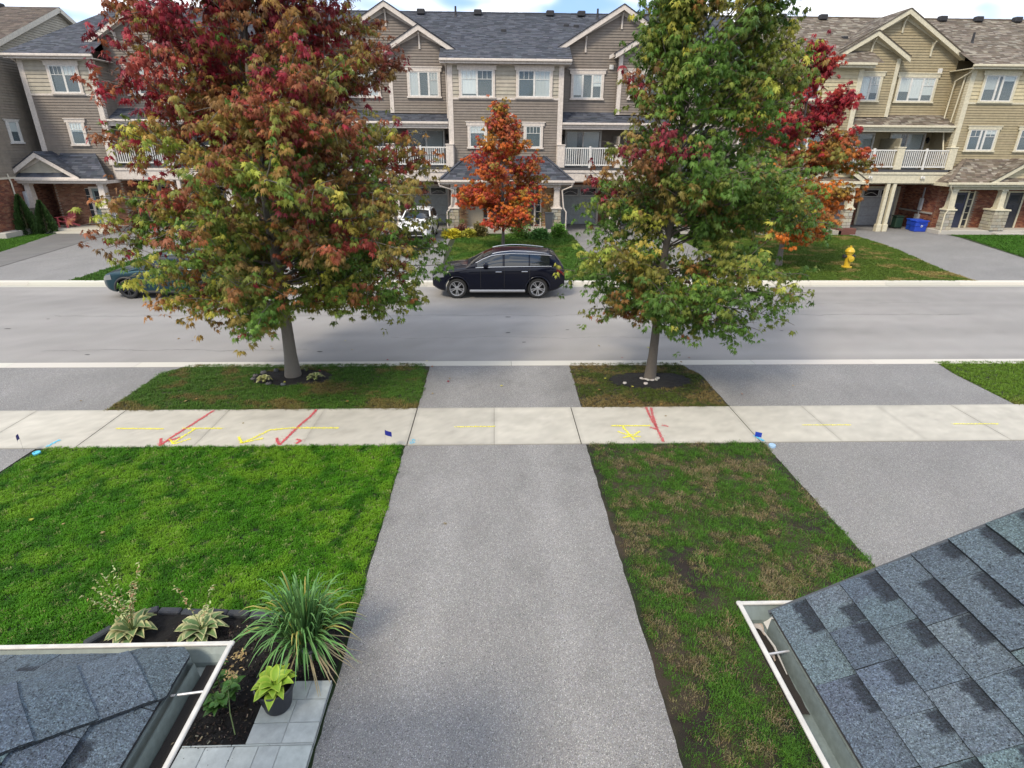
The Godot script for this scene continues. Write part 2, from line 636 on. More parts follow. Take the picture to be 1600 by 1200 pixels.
	struct("driveway", m, am, "wide asphalt drive beside the patchy lawn")
	m = MB.new()
	sheet(m, -14.5, -8.2, -9.10, 1.4, 0.004, 0.3, side_drive_col, null, func(z): return -8.18 + wob.call(z, 5.0))
	sheet(m, -14.5, -7.9, -13.10, -10.66, 0.004, 0.3, side_drive_col, null, func(z): return -7.9 + wob.call(z, 6.0) + 0.3 * smoothstep(-12.4, -13.1, z))
	struct("driveway", m, am, "asphalt drive beside the lush green lawn")
	# drives across the street
	for d in [[-9.3, -2.55, -2.15, 0.0], [4.55, 10.7, 0.6, 0.0], [22.0, 28.0, 0.0, 0.0], [-22.4, -16.6, 0.0, 0.0]]:
		m = MB.new()
		var a: float = d[0]
		var b: float = d[1]
		if a == 22.0:
			sheet(m, a, b, -40.3, -22.4, 0.006, 0.6, side_drive_col, func(z): return lerpf(19.6, 22.2, smoothstep(-22.4, -33.0, z) * 0.6 + 0.4 * (-22.4 - z) / 18.0), func(z): return lerpf(24.6, 28.05, clampf((-22.4 - z) / 12.0, 0, 1)))
		elif a == -22.4:
			sheet(m, a, b, -40.3, -22.4, 0.006, 0.6, side_drive_col, func(z): return lerpf(-21.0, -22.5, clampf((-22.4 - z) / 12.0, 0, 1)))
		else:
			sheet(m, a, b, -40.3, -22.4, 0.006, 0.6, side_drive_col, null, func(z): return lerpf(b + 0.35, b, clampf((-22.4 - z) / 8.0, 0, 1)))
		struct("driveway", m, am)
	# interlocking stone path beside the far left drive
	m = MB.new()
	sheet(m, -25.0, -22.5, -35.0, -22.4, 0.02, 0.5, func(x, z): return grey(0.20 * (1.0 + 0.25 * fn.get_noise_2d(x * 2, z * 2)), 0.03), func(z): return lerpf(-22.4, -25.8, clampf((-22.4 - z) / 12.6, 0, 1)), func(z): return lerpf(-21.0, -22.5, clampf((-22.4 - z) / 12.0, 0, 1)))
	struct("path", m, plain(lin(1, 1, 1), 0.9, 0.0, "stone", 1.2), "grey stone path beside the drive across the street")

# ---------------------------------------------------------------- houses across the street
const FZ := -37.0     # front wall of the projecting bays
const GZ := -38.4     # wall of the gabled parts
const BZ := -36.72    # balcony front
const DZ := -40.2     # garage doors

func white() -> Material:
	return plain(lin(0.74, 0.72, 0.68), 0.6, 0.0, "mottle", 0.9)

func siding(m: MB, x0: float, x1: float, y0: float, y1: float, z: float, e: float, col: Color, lf = null, rf = null) -> void:
	var y := y0
	while y < y1 - 0.01:
		var t := minf(y + e, y1)
		var a0: float = maxf(x0, lf.call(y)) if lf != null else x0
		var a1: float = maxf(x0, lf.call(t)) if lf != null else x0
		var b0: float = minf(x1, rf.call(y)) if rf != null else x1
		var b1: float = minf(x1, rf.call(t)) if rf != null else x1
		if b0 > a0 + 0.02:
			if b1 < a1:
				a1 = (a1 + b1) * 0.5
				b1 = a1
			m.col = jit(col, 0.035)
			m.quad(Vector3(a0, y, z + 0.04), Vector3(b0, y, z + 0.04), Vector3(b1, t, z + 0.006), Vector3(a1, t, z + 0.006))
			m.quad(Vector3(a0, y, z), Vector3(b0, y, z), Vector3(b0, y, z + 0.04), Vector3(a0, y, z + 0.04))
		y = t

func shingle_rows(m: MB, o: Vector3, ud: Vector3, sd: Vector3, rows: int, e: float, lf , rf , pal: Array, r0 := 0, wmin := 0.18, wmax := 0.46) -> void:
	var nn := ud.cross(sd).normalized()
	for r in range(r0, rows):
		var v0 := r * e
		var v1 := v0 + e * 1.03
		var a: float = lf.call(v0)
		var b: float = rf.call(v0)
		if b - a < 0.03:
			continue
		var a1: float = lf.call(v1)
		var b1: float = rf.call(v1)
		var u := a
		while u < b - 0.001:
			var w := minf(u + rng.randf_range(wmin, wmax), b)
			if b - w < 0.08:
				w = b
			var c: Color = pal[rng.randi() % pal.size()]
			m.col = jit(c, 0.16)
			var h := rng.randf_range(0.010, 0.017)
			var p0 := o + ud * u + sd * v0 + nn * h
			var p1 := o + ud * w + sd * v0 + nn * h
			var p2 := o + ud * (b1 if w == b else minf(w, b1)) + sd * v1 + nn * 0.002
			var p3 := o + ud * (a1 if u == a else maxf(u, a1)) + sd * v1 + nn * 0.002
			m.quad(p0, p1, p2, p3)
			m.quad(p0 - nn * h, p1 - nn * h, p1, p0)
			u = w

func flat(v: float) :
	return func(_t): return v

func line(v0: float, v1: float, span: float) :
	return func(t): return lerpf(v0, v1, t / span)

func bricks(root: Node, called: String, xf: Transform3D, w: float, h: float, pal: Array, mortar: Color, from := 0.0, skip := []) -> void:
	# xf: lower left corner of the wall face, x along it, z outwards
	var m := MB.new()
	m.xf = xf
	m.col = mortar
	m.quad(Vector3(0, 0, 0), Vector3(w, 0, 0), Vector3(w, h, 0), Vector3(0, h, 0))
	m.quad(Vector3(w, 0, -0.1), Vector3(0, 0, -0.1), Vector3(0, h, -0.1), Vector3(w, h, -0.1))
	var wall := part(root, called, m, plain(lin(1, 1, 1), 0.95, 0.0, "stone", 1.5))
	var b := MB.new()
	b.box(Vector3(-0.105, -0.033, -0.01), Vector3(0.105, 0.033, 0.009))
	var xs: Array[Transform3D] = []
	var cs := PackedColorArray()
	var rowh := 0.0755
	for r in int(h / rowh):
		var x := 0.02 if r % 2 == 0 else -0.09
		while x < w - 0.1:
			var cx := x + 0.105
			var cy := (r + 0.5) * rowh
			var ok := cx > 0.1
			for s in skip:
				if cx > s[0] and cx < s[1] and cy > s[2] and cy < s[3]:
					ok = false
			if ok:
				xs.append(xf * Transform3D(Basis(), Vector3(cx, cy, rng.randf_range(-0.002, 0.003))))
				cs.append(jit(pal[rng.randi() % pal.size()], 0.2))
			x += 0.22
	scatter(wall, "brickwork", b.mesh(), plain(lin(1, 1, 1), 0.9, 0.0, "fine", 4.0), xs, cs)

# a window: casing boards, head, sill, sashes; lights: [share, kind of blind, muntins]
func window(root: Node, x0: float, x1: float, y0: float, y1: float, z: float, lights: Array, trim: Material, xf := Transform3D(), header := 0.26) -> void:
	var m := MB.new()
	m.xf = xf
	var c := 0.13
	m.box(Vector3(x0, y0, z + 0.001), Vector3(x0 + c, y1, z + 0.06))
	m.box(Vector3(x1 - c, y0, z + 0.001), Vector3(x1, y1, z + 0.06))
	m.box(Vector3(x0 - 0.08, y1, z + 0.001), Vector3(x1 + 0.08, y1 + header * 0.8, z + 0.07))
	m.box(Vector3(x0 - 0.13, y1 + header * 0.8, z + 0.001), Vector3(x1 + 0.13, y1 + header, z + 0.1))
	m.box(Vector3(x0 - 0.05, y0 - 0.09, z + 0.001), Vector3(x1 + 0.05, y0, z + 0.09))
	var w := part(root, "window", m, trim)
	var f := MB.new()
	f.xf = xf
	var ix0 := x0 + c
	var ix1 := x1 - c
	var x := ix0
	for L in lights:
		var a := x
		var b: float = x + (ix1 - ix0) * L[0]
		x = b
		var s := 0.055
		f.box(Vector3(a, y0, z + 0.002), Vector3(a + s, y1, z + 0.05))
		f.box(Vector3(b - s, y0, z + 0.002), Vector3(b, y1, z + 0.05))
		f.box(Vector3(a + s, y0, z + 0.002), Vector3(b - s, y0 + s, z + 0.05))
		f.box(Vector3(a + s, y1 - s, z + 0.002), Vector3(b - s, y1, z + 0.05))
		if L[2] > 0:
			var my := y1 - (y1 - y0) * 0.34
			f.box(Vector3(a + s, my - 0.013, z + 0.034), Vector3(b - s, my + 0.013, z + 0.047))
			for k in range(1, L[2]):
				var mx: float = lerpf(a + s, b - s, float(k) / L[2])
				f.box(Vector3(mx - 0.012, my + 0.013, z + 0.035), Vector3(mx + 0.012, y1 - s, z + 0.0465))
		var g := MB.new()
		g.xf = xf
		g.quad(Vector3(a + s, y0 + s, z + 0.036), Vector3(b - s, y0 + s, z + 0.036), Vector3(b - s, y1 - s, z + 0.036), Vector3(a + s, y1 - s, z + 0.036))
		part(w, "pane", g, glass_mat())
		# what hangs behind the pane: a blind drawn to some height over the dark room
		var k := MB.new()
		k.xf = xf
		k.col = lin(0.035, 0.04, 0.045)
		k.quad(Vector3(a + s, y0 + s, z + 0.003), Vector3(b - s, y0 + s, z + 0.003), Vector3(b - s, y1 - s, z + 0.003), Vector3(a + s, y1 - s, z + 0.003))
		var bl: float = L[1]
		if bl != 0.0:
			k.col = lin(0.62, 0.66, 0.64) * (0.55 + 0.5 * absf(fmod(bl * 7.3, 1.0)))
			var yb := lerpf(y1 - s, y0 + s, minf(absf(bl), 1.0))
			# folds of a curtain
			var n := 8
			for q in n:
				var u0 := lerpf(a + s, b - s, float(q) / n)
				var u1 := lerpf(a + s, b - s, float(q + 1) / n)
				var d0 := 0.012 if q % 2 == 0 else 0.022
				var d1 := 0.022 if q % 2 == 0 else 0.012
				k.quad(Vector3(u0, yb, z + d0), Vector3(u1, yb, z + d1), Vector3(u1, y1 - s, z + d1), Vector3(u0, y1 - s, z + d0))
		part(w, "curtain", k, plain(lin(1, 1, 1), 0.9))
	part(w, "sash", f, white())

func gutter(root: Node, x0: float, x1: float, y: float, z: float, trim: Material) -> void:
	var m := MB.new()
	m.box(Vector3(x0, y - 0.13, z - 0.03), Vector3(x1, y, z + 0.09), 0.02)
	m.box(Vector3(x0 + 0.03, y - 0.24, z - 0.07), Vector3(x1 - 0.03, y - 0.02, z - 0.032))
	part(root, "gutter", m, trim)

func spout(root: Node, pts: Array, trim: Material) -> void:
	var m := MB.new()
	var p := PackedVector3Array(pts)
	var r := PackedFloat32Array()
	r.resize(p.size())
	r.fill(0.045)
	m.tube(p, r, 6)
	part(root, "downspout", m, trim)

func rake(root: Node, px: float, py: float, half: float, slope: float, z: float, trim: Material, st, back_z , wall_z: float) -> void:
	# two sloping fascia boards, the soffits behind them and the two roof slopes
	var m := MB.new()
	for s in [-1.0, 1.0]:
		var a := Vector2(px, py)
		var b := Vector2(px + s * half, py - slope * half)
		var p := PackedVector2Array([a, b, b - Vector2(0, 0.26), a - Vector2(0, 0.26)])
		if s > 0:
			p = PackedVector2Array([a, Vector2(a.x, a.y - 0.26), Vector2(b.x, b.y - 0.26), b])
		m.prism(p, z - 0.05, z)
		var q := PackedVector2Array([a - Vector2(0, 0.2), b - Vector2(0, 0.2), b - Vector2(0, 0.23), a - Vector2(0, 0.23)])
		if s > 0:
			q = PackedVector2Array([a - Vector2(0, 0.2), a - Vector2(0, 0.23), b - Vector2(0, 0.23), b - Vector2(0, 0.2)])
		m.prism(q, wall_z - 0.02, z - 0.052)
		# frieze board on the wall under the soffit
		var f0 := a - Vector2(0, 0.24)
		var f1 := b - Vector2(-s * 0.3, 0.24 - slope * 0.3)
		var fr := PackedVector2Array([f0, f1, f1 - Vector2(0, 0.2), f0 - Vector2(0, 0.2)])
		if s > 0:
			fr = PackedVector2Array([f0, f0 - Vector2(0, 0.2), f1 - Vector2(0, 0.2), f1])
		m.prism(fr, wall_z - 0.01, wall_z + 0.045)
	part(root, "rake_board", m, trim)
	var r := MB.new()
	for s in [-1.0, 1.0]:
		var eave := Vector3(px + s * (half + 0.06), py - slope * (half + 0.06), 0)
		var sd := Vector3(-s, slope, 0).normalized()
		var ln := (half + 0.06) * sqrt(1 + slope * slope)
		var rows := int(ceil(ln / 0.143))
		var ud := Vector3(0, 0, -1) if s > 0 else Vector3(0, 0, 1)
		var off := Vector3(0, 0.05, z + 0.03)
		var bz := func(v): return back_z.call(eave.y + sd.y * v)
		if s > 0:
			shingle_rows(r, eave + off, ud, sd, rows, ln / rows, flat(0.0), func(v): return z + 0.03 - bz.call(v), st.roof)
		else:
			shingle_rows(r, eave + off, ud, sd, rows, ln / rows, func(v): return bz.call(v) - z - 0.03, flat(0.0), st.roof)
		r.col = st.roof[0] * 0.8
		var e2 := eave + Vector3(0, 0.047, z + 0.03)
		var pk := Vector3(px, py + 0.047, z + 0.03)
		if s > 0:
			r.quad(e2 - Vector3(0, 0.045, 0), e2, pk, pk - Vector3(0, 0.045, 0))
		else:
			r.quad(e2 - Vector3(0, 0.045, 0), pk - Vector3(0, 0.045, 0), pk, e2)
	part(root, "gable_roof", r, plain(lin(1, 1, 1), 0.92, 0.0, "fine", 3.0), true)

func bracket(root: Node, x: float, y: float, z: float, trim: Material, s := 1.0) -> void:
	# curved knee brace from the wall up to the rake
	var m := MB.new()
	var p := PackedVector3Array()
	var r := PackedFloat32Array()
	for i in 7:
		var t := i / 6.0
		p.append(Vector3(x + s * 0.0, y - 0.75 + 0.7 * sin(t * PI / 2), z + 0.05 + 0.28 * (1.0 - cos(t * PI / 2))))
		r.append(0.05)
	m.tube(p, r, 5)
	m.box(Vector3(x - 0.05, y - 0.8, z + 0.02), Vector3(x + 0.05, y - 0.05, z + 0.09))
	part(root, "bracket", m, trim)

func stone_pillar(root: Node, x: float, z: float, y0: float, ys: float, y1: float, st, w := 0.56) -> void:
	var h := w / 2
	var m := MB.new()
	m.col = st.mortar
	m.box(Vector3(x - h + 0.03, y0, z - h + 0.03), Vector3(x + h - 0.03, ys, z + h - 0.03))
	var p := part(root, "pillar", m, plain(lin(1, 1, 1), 0.95, 0.0, "stone", 1.5))
	var sm := plain(lin(1, 1, 1), 0.9, 0.0, "stone", 2.2)
	var y := y0
	while y < ys - 0.06:
		var t := minf(y + rng.randf_range(0.13, 0.24), ys)
		if ys - t < 0.1:
			t = ys
		for side in 3:
			var u := -h
			while u < h - 0.01:
				var e := minf(u + rng.randf_range(0.2, 0.4), h)
				if h - e < 0.12:
					e = h
				var b := MB.new()
				b.col = jit(st.stone[rng.randi() % st.stone.size()], 0.12)
				var q := rng.randf_range(0.0, 0.025)
				b.xf = Transform3D(Basis(Vector3.UP, [0.0, PI / 2, -PI / 2][side]), Vector3(x, 0, z))
				b.box(Vector3(u + 0.008, y + 0.008, h - 0.05), Vector3(e - 0.008, t - 0.008, h + q), 0.015)
				part(p, "stone", b, sm)
				u = e
		y = t
	var c := MB.new()
	c.box(Vector3(x - h - 0.06, ys, z - h - 0.06), Vector3(x + h + 0.06, ys + 0.1, z + h + 0.06), 0.02)
	part(p, "cap", c, st.trim)
	c = MB.new()
	# tapered timber column
	var a := 0.19
	var b2 := 0.15
	var yb := ys + 0.1
	c.quad(Vector3(x - a, yb, z + a), Vector3(x + a, yb, z + a), Vector3(x + b2, y1, z + b2), Vector3(x - b2, y1, z + b2))
	c.quad(Vector3(x + a, yb, z + a), Vector3(x + a, yb, z - a), Vector3(x + b2, y1, z - b2), Vector3(x + b2, y1, z + b2))
	c.quad(Vector3(x + a, yb, z - a), Vector3(x - a, yb, z - a), Vector3(x - b2, y1, z - b2), Vector3(x + b2, y1, z - b2))
	c.quad(Vector3(x - a, yb, z - a), Vector3(x - a, yb, z + a), Vector3(x - b2, y1, z + b2), Vector3(x - b2, y1, z - b2))
	c.box(Vector3(x - a - 0.04, yb, z - a - 0.04), Vector3(x + a + 0.04, yb + 0.09, z + a + 0.04))
	c.box(Vector3(x - b2 - 0.04, y1 - 0.1, z - b2 - 0.04), Vector3(x + b2 + 0.04, y1, z + b2 + 0.04))
	part(p, "column", c, st.trim)

func door(root: Node, x0: float, x1: float, y0: float, y1: float, z: float, col: Color, side_light: float, trim: Material) -> void:
	var m := MB.new()
	m.box(Vector3(x0 - 0.1, y0, z), Vector3(x0, y1 + 0.1, z + 0.08))
	m.box(Vector3(x1, y0, z), Vector3(x1 + 0.1, y1 + 0.1, z + 0.08))
	m.box(Vector3(x0, y1, z), Vector3(x1, y1 + 0.1, z + 0.08))
	var d := part(root, "door", m, trim)
	var b := MB.new()
	b.box(Vector3(x0, y0, z + 0.01), Vector3(x1, y1, z + 0.04))
	for i in 2:
		for j in 2:
			var ax := lerpf(x0, x1, 0.14 + 0.4 * i)
			var ay := lerpf(y0, y1, 0.08 if j == 0 else 0.45)
			b.box(Vector3(ax, ay, z + 0.04), Vector3(ax + (x1 - x0) * 0.32, ay + (y1 - y0) * (0.3 if j == 0 else 0.2), z + 0.055), 0.01)
	part(d, "leaf", b, plain(col, 0.5, 0.0, "mottle", 1.0))
	var g := MB.new()
	g.col = lin(0.03, 0.035, 0.04)
	g.box(Vector3(lerpf(x0, x1, 0.15), lerpf(y0, y1, 0.7), z + 0.04), Vector3(lerpf(x0, x1, 0.85), lerpf(y0, y1, 0.93), z + 0.05))
	if side_light != 0.0:
		var a := x1 + 0.1 if side_light > 0 else x0 - 0.1 - 0.34
		g.box(Vector3(a + 0.05, y0 + 0.12, z + 0.01), Vector3(a + 0.29, y1, z + 0.03))
	part(d, "pane", g, plain(lin(1, 1, 1), 0.06))
	if side_light != 0.0:
		var a := x1 + 0.1 if side_light > 0 else x0 - 0.1 - 0.34
		var f := MB.new()
		f.box(Vector3(a + 0.29, y0, z), Vector3(a + 0.37, y1 + 0.1, z + 0.07))
		for i in range(0, 6):
			f.box(Vector3(a + 0.05, lerpf(y0 + 0.1, y1, i / 5.0) - 0.015, z + 0.03), Vector3(a + 0.29, lerpf(y0 + 0.1, y1, i / 5.0) + 0.015, z + 0.05))
		part(d, "side_frame", f, trim)
	var h := MB.new()
	h.box(Vector3(x0 + 0.06, lerpf(y0, y1, 0.42), z + 0.04), Vector3(x0 + 0.1, lerpf(y0, y1, 0.52), z + 0.1))
	part(d, "handle", h, plain(lin(0.05, 0.045, 0.04), 0.4, 0.8))

func wall_lamp(root: Node, x: float, y: float, z: float) -> void:
	var m := MB.new()
	m.box(Vector3(x - 0.05, y + 0.02, z + 0.02), Vector3(x + 0.05, y + 0.22, z + 0.05))
	m.beam(Vector3(x, y + 0.2, z + 0.04), Vector3(x, y + 0.26, z + 0.17), 0.03, 0.03)
	m.lathe(PackedVector2Array([Vector2(0.02, -0.12), Vector2(0.06, -0.1), Vector2(0.085, 0.1), Vector2(0.1, 0.12), Vector2(0.03, 0.2), Vector2(0.0, 0.24)]), 8, Vector3(x, y, z + 0.17))
	part(root, "wall_lamp", m, plain(lin(0.02, 0.02, 0.02), 0.4, 0.5))

func bay(root: Node, x0: float, x1: float, st, opt: Dictionary) -> void:
	var sm := plain(lin(1, 1, 1), 0.75, 0.0, "mottle", 0.35)
	var m := MB.new()
	siding(m, x0, x1, 7.48, 9.2, FZ, 0.2, st.light)
	part(root, "upper_siding", m, sm, true)
	m = MB.new()
	siding(m, x0, x1, 2.95, 7.42, FZ, 0.142, st.dark)
	for s in [-1.0, 1.0]:
		# return walls
		if s < 0:
			m.xf = Transform3D(Basis(Vector3(0, 0, 1), Vector3.UP, Vector3(-1, 0, 0)), Vector3(x0, 0, 0))
			siding(m, -38.95, FZ, 2.95, 9.2, 0.0, 0.142, st.dark)
		else:
			m.xf = Transform3D(Basis(Vector3(0, 0, -1), Vector3.UP, Vector3(1, 0, 0)), Vector3(x1, 0, 0))
			siding(m, -FZ, 38.95, 2.95, 9.2, 0.0, 0.142, st.dark)
	part(root, "lower_siding", m, sm, true)
	m = MB.new()
	m.box(Vector3(x0 - 0.03, 7.40, FZ), Vector3(x1 + 0.03, 7.50, FZ + 0.055))
	part(root, "band_board", m, st.trim)
	for s in [-1.0, 1.0]:
		m = MB.new()
		var cx := x0 if s < 0 else x1
		m.box(Vector3(cx - 0.035 if s < 0 else cx - 0.26, 2.9, FZ - 0.24), Vector3(cx + 0.26 if s < 0 else cx + 0.035, 9.2, FZ + 0.05))
		part(root, "corner_board", m, st.trim)
	m = MB.new()
	m.box(Vector3(x0 - 0.03, 9.16, FZ - 0.01), Vector3(x1 + 0.03, 9.34, FZ + 0.06))
	m.box(Vector3(x0 - 0.4, 9.22, GZ - 0.3), Vector3(x1 + 0.4, 9.26, -36.53))
	part(root, "soffit", m, st.trim)
	gutter(root, x0 - 0.42, x1 + 0.42, 9.44, -36.5, st.trim)
	for w in opt.get("high", []):
		window(root, w[0], w[1], 7.55, 8.92, FZ + 0.042, w[2], st.trim)
	for w in opt.get("low", []):
		window(root, w[0], w[1], 4.85, 6.02, FZ + 0.042, w[2], st.trim, Transform3D(), 0.22)
	if opt.has("vent"):
		m = MB.new()
		m.box(Vector3(opt.vent - 0.13, 6.4, FZ + 0.01), Vector3(opt.vent + 0.13, 6.66, FZ + 0.09), 0.02)
		m.col = lin(0.05, 0.05, 0.05)
		m.box(Vector3(opt.vent - 0.08, 6.5, FZ + 0.09), Vector3(opt.vent + 0.08, 6.56, FZ + 0.095))
		part(root, "vent_cover", m, white())
	spout(root, [Vector3(x0 - 0.1, 9.32, -36.5), Vector3(x0 - 0.1, 9.1, FZ + 0.02), Vector3(x0 - 0.1, 8.9, FZ - 0.3), Vector3(x0 - 0.1, 6.4, FZ - 0.5)], st.trim)
	# ground floor of brick, its returns and the garage side walls
	bricks(root, "brick_wall", Transform3D(Basis(), Vector3(x0, 0.22, FZ)), x1 - x0, 2.75, st.brick, st.mortar, 0.0, opt.get("skip", []))
	bricks(root, "brick_wall", Transform3D(Basis(Vector3(0, 0, 1), Vector3.UP, Vector3(-1, 0, 0)), Vector3(x0, 0, DZ)), FZ - DZ, 2.95, st.brick, st.mortar)
	bricks(root, "brick_wall", Transform3D(Basis(Vector3(0, 0, -1), Vector3.UP, Vector3(1, 0, 0)), Vector3(x1, 0, FZ)), FZ - DZ, 2.95, st.brick, st.mortar)
	m = MB.new()
	m.col = lin(0.5, 0.47, 0.4)
	m.box(Vector3(x0 - 0.06, 1.05, DZ), Vector3(x0 + 0.0, 1.15, FZ))
	m.box(Vector3(x1, 1.05, DZ), Vector3(x1 + 0.06, 1.15, FZ))
	m.box(Vector3(x0 - 0.02, -0.2, FZ - 0.1), Vector3(x1 + 0.02, 0.22, FZ + 0.03))
	part(root, "stone_sill", m, plain(lin(1, 1, 1), 0.9, 0.0, "stone", 1.0))

func hip_porch(root: Node, x0: float, x1: float, ex0: float, ex1: float, st, with_gable := 0.0) -> void:
	# lean-to roof with hipped ends over the entrance, carried by stone-based pillars
	var ez := -35.55
	var ye := 3.03
	var yt := 4.38
	var rise := yt - ye
	var run := ez - FZ
	var ln := sqrt(rise * rise + run * run)
	var rows := 14
	var m := MB.new()
	var tx0 := ex0 + run * 1.15
	var tx1 := ex1 - run * 1.15
	shingle_rows(m, Vector3(0, ye, ez), Vector3.RIGHT, Vector3(0, rise, -run) / ln, rows, ln / rows, line(ex0, tx0, ln), line(ex1, tx1, ln), st.roof)
	var hr := tx0 - ex0
	var hl := sqrt(hr * hr + rise * rise)
	shingle_rows(m, Vector3(ex1, ye, ez), Vector3(0, 0, -1), Vector3(-hr, rise, 0) / hl, rows, hl / rows, line(0.0, run, hl), flat(run), st.roof)
	shingle_rows(m, Vector3(ex0, ye, FZ), Vector3(0, 0, 1), Vector3(hr, rise, 0) / hl, rows, hl / rows, flat(0.0), line(run, 0.0, hl), st.roof)
	# hip caps
	for h in [[Vector3(ex0, ye, ez), Vector3(tx0, yt, FZ)], [Vector3(ex1, ye, ez), Vector3(tx1, yt, FZ)]]:
		for i in 9:
			m.col = jit(st.roof[1], 0.12)
			var a: Vector3 = h[0].lerp(h[1], i / 9.0)
			var b: Vector3 = h[0].lerp(h[1], (i + 1.0) / 9.0)
			m.beam(a + Vector3(0, 0.03, 0), b + Vector3(0, 0.018, 0), 0.2, 0.02)
	part(root, "porch_roof", m, plain(lin(1, 1, 1), 0.92, 0.0, "fine", 3.0), true)
	m = MB.new()
	m.box(Vector3(ex0 + 0.05, ye - 0.16, FZ), Vector3(ex1 - 0.05, ye - 0.03, ez - 0.04))
	m.box(Vector3(x0 + 0.02, 2.64, -36.2), Vector3(x1 - 0.02, 2.87, -35.86))
	m.box(Vector3(ex0 - 0.02, ye - 0.2, FZ + 0.02), Vector3(ex0 + 0.04, ye, ez))
	m.box(Vector3(ex1 - 0.04, ye - 0.2, FZ + 0.02), Vector3(ex1 + 0.02, ye, ez))
	part(root, "porch_beam", m, st.trim)
	gutter(root, ex0 - 0.05, ex1 + 0.05, ye + 0.03, ez + 0.02, st.trim)
	for c in [x0 + 0.2, x1 - 0.25]:
		stone_pillar(root, c, -36.02, 0.24, 1.4, 2.64, st)
	m = MB.new()
	m.col = lin(0.52, 0.49, 0.42)
	m.box(Vector3(x0 - 0.3, -0.1, FZ), Vector3(x1 + 0.3, 0.235, -35.62), 0.02)
	m.box(Vector3((x0 + x1) / 2 - 0.2, -0.1, -35.62), Vector3((x0 + x1) / 2 + 1.6, 0.12, -35.25), 0.02)
	part(root, "porch_slab", m, plain(lin(1, 1, 1), 0.85, 0.0, "concrete", 0.8))

func gable_porch(root: Node, x0: float, x1: float, px: float, st) -> void:
	# a small front gable standing on the porch eave
	var ez := -35.5
	var half := (x1 - x0) / 2
	var slope := 0.62
	var py := 3.12 + slope * half
	rake(root, px, py, half, slope, ez, st.trim, st, func(y): return lerpf(-36.4, FZ, clampf((y - 3.1) / 1.3, 0, 1)), ez - 0.35)
	var m := MB.new()
	siding(m, px - half, px + half, 3.32, py - 0.1, ez - 0.36, 0.16, st.light, func(y): return px - (py - 0.1 - y) / slope, func(y): return px + (py - 0.1 - y) / slope)
	part(root, "gable_siding", m, plain(lin(1, 1, 1), 0.75, 0.0, "mottle", 0.35), true)
	m = MB.new()
	shingle_rows(m, Vector3(0, 3.1, ez + 0.02), Vector3.RIGHT, Vector3(0, 0.55, -0.83).normalized(), 3, 0.13, func(v): return px - half + 0.35 + v, func(v): return px + half - 0.35 - v, st.roof)
	part(root, "porch_roof", m, plain(lin(1, 1, 1), 0.92, 0.0, "fine", 3.0), true)
	m = MB.new()
	m.box(Vector3(px - half - 0.04, 2.93, ez - 0.06), Vector3(px + half + 0.04, 3.1, ez + 0.05), 0.02)
	part(root, "gutter", m, st.trim)

func garage_door(root: Node, x0: float, x1: float, y1: float, st) -> void:
	var z := DZ + 0.06
	var m := MB.new()
	m.box(Vector3(x0 - 0.14, 0, z - 0.05), Vector3(x0, y1 + 0.14, z + 0.07))
	m.box(Vector3(x1, 0, z - 0.05), Vector3(x1 + 0.14, y1 + 0.14, z + 0.07))
	m.box(Vector3(x0, y1, z - 0.05), Vector3(x1, y1 + 0.14, z + 0.07))
	var d := part(root, "garage_door", m, st.trim)
	var dm := plain(st.door, 0.55, 0.0, "mottle", 0.6)
	for i in 4:
		var a := y1 * i / 4.0
		var b := y1 * (i + 1) / 4.0
		m = MB.new()
		m.box(Vector3(x0, a + 0.006, z - 0.03), Vector3(x1, b - 0.006, z + 0.0), 0.008)
		if i < 3:
			for k in 4:
				var u0 := lerpf(x0, x1, (k + 0.1) / 4.0)
				var u1 := lerpf(x0, x1, (k + 0.9) / 4.0)
				m.box(Vector3(u0, a + 0.09, z), Vector3(u1, b - 0.09, z + 0.012), 0.01)
		part(d, "door_panel", m, dm)
	for k in 2:
		var u0 := lerpf(x0, x1, (k + 0.09) / 2.0)
		var u1 := lerpf(x0, x1, (k + 0.91) / 2.0)
		var g := MB.new()
		g.col = lin(0.02, 0.022, 0.025)
		g.box(Vector3(u0, y1 * 0.79, z), Vector3(u1, y1 * 0.96, z + 0.008))
		part(d, "pane", g, plain(lin(1, 1, 1), 0.08))
		g = MB.new()
		g.box(Vector3(u0 - 0.04, y1 * 0.79 - 0.04, z), Vector3(u1 + 0.04, y1 * 0.79, z + 0.02))
		g.box(Vector3(u0 - 0.04, y1 * 0.96, z), Vector3(u1 + 0.04, y1 * 0.96 + 0.04, z + 0.02))
		g.box(Vector3(u0 - 0.04, y1 * 0.79, z), Vector3(u0, y1 * 0.96, z + 0.02))
		g.box(Vector3(u1, y1 * 0.79, z), Vector3(u1 + 0.04, y1 * 0.96, z + 0.02))
		# sunburst arch
		for q in 6:
			var t0 := q / 6.0
			var t1 := (q + 1) / 6.0
			g.beam(Vector3(lerpf(u0, u1, t0), y1 * (0.8 + 0.09 * sin(t0 * PI)), z + 0.014), Vector3(lerpf(u0, u1, t1), y1 * (0.8 + 0.09 * sin(t1 * PI)), z + 0.014), 0.02, 0.02, Vector3.BACK)
		part(d, "pane_frame", g, white())

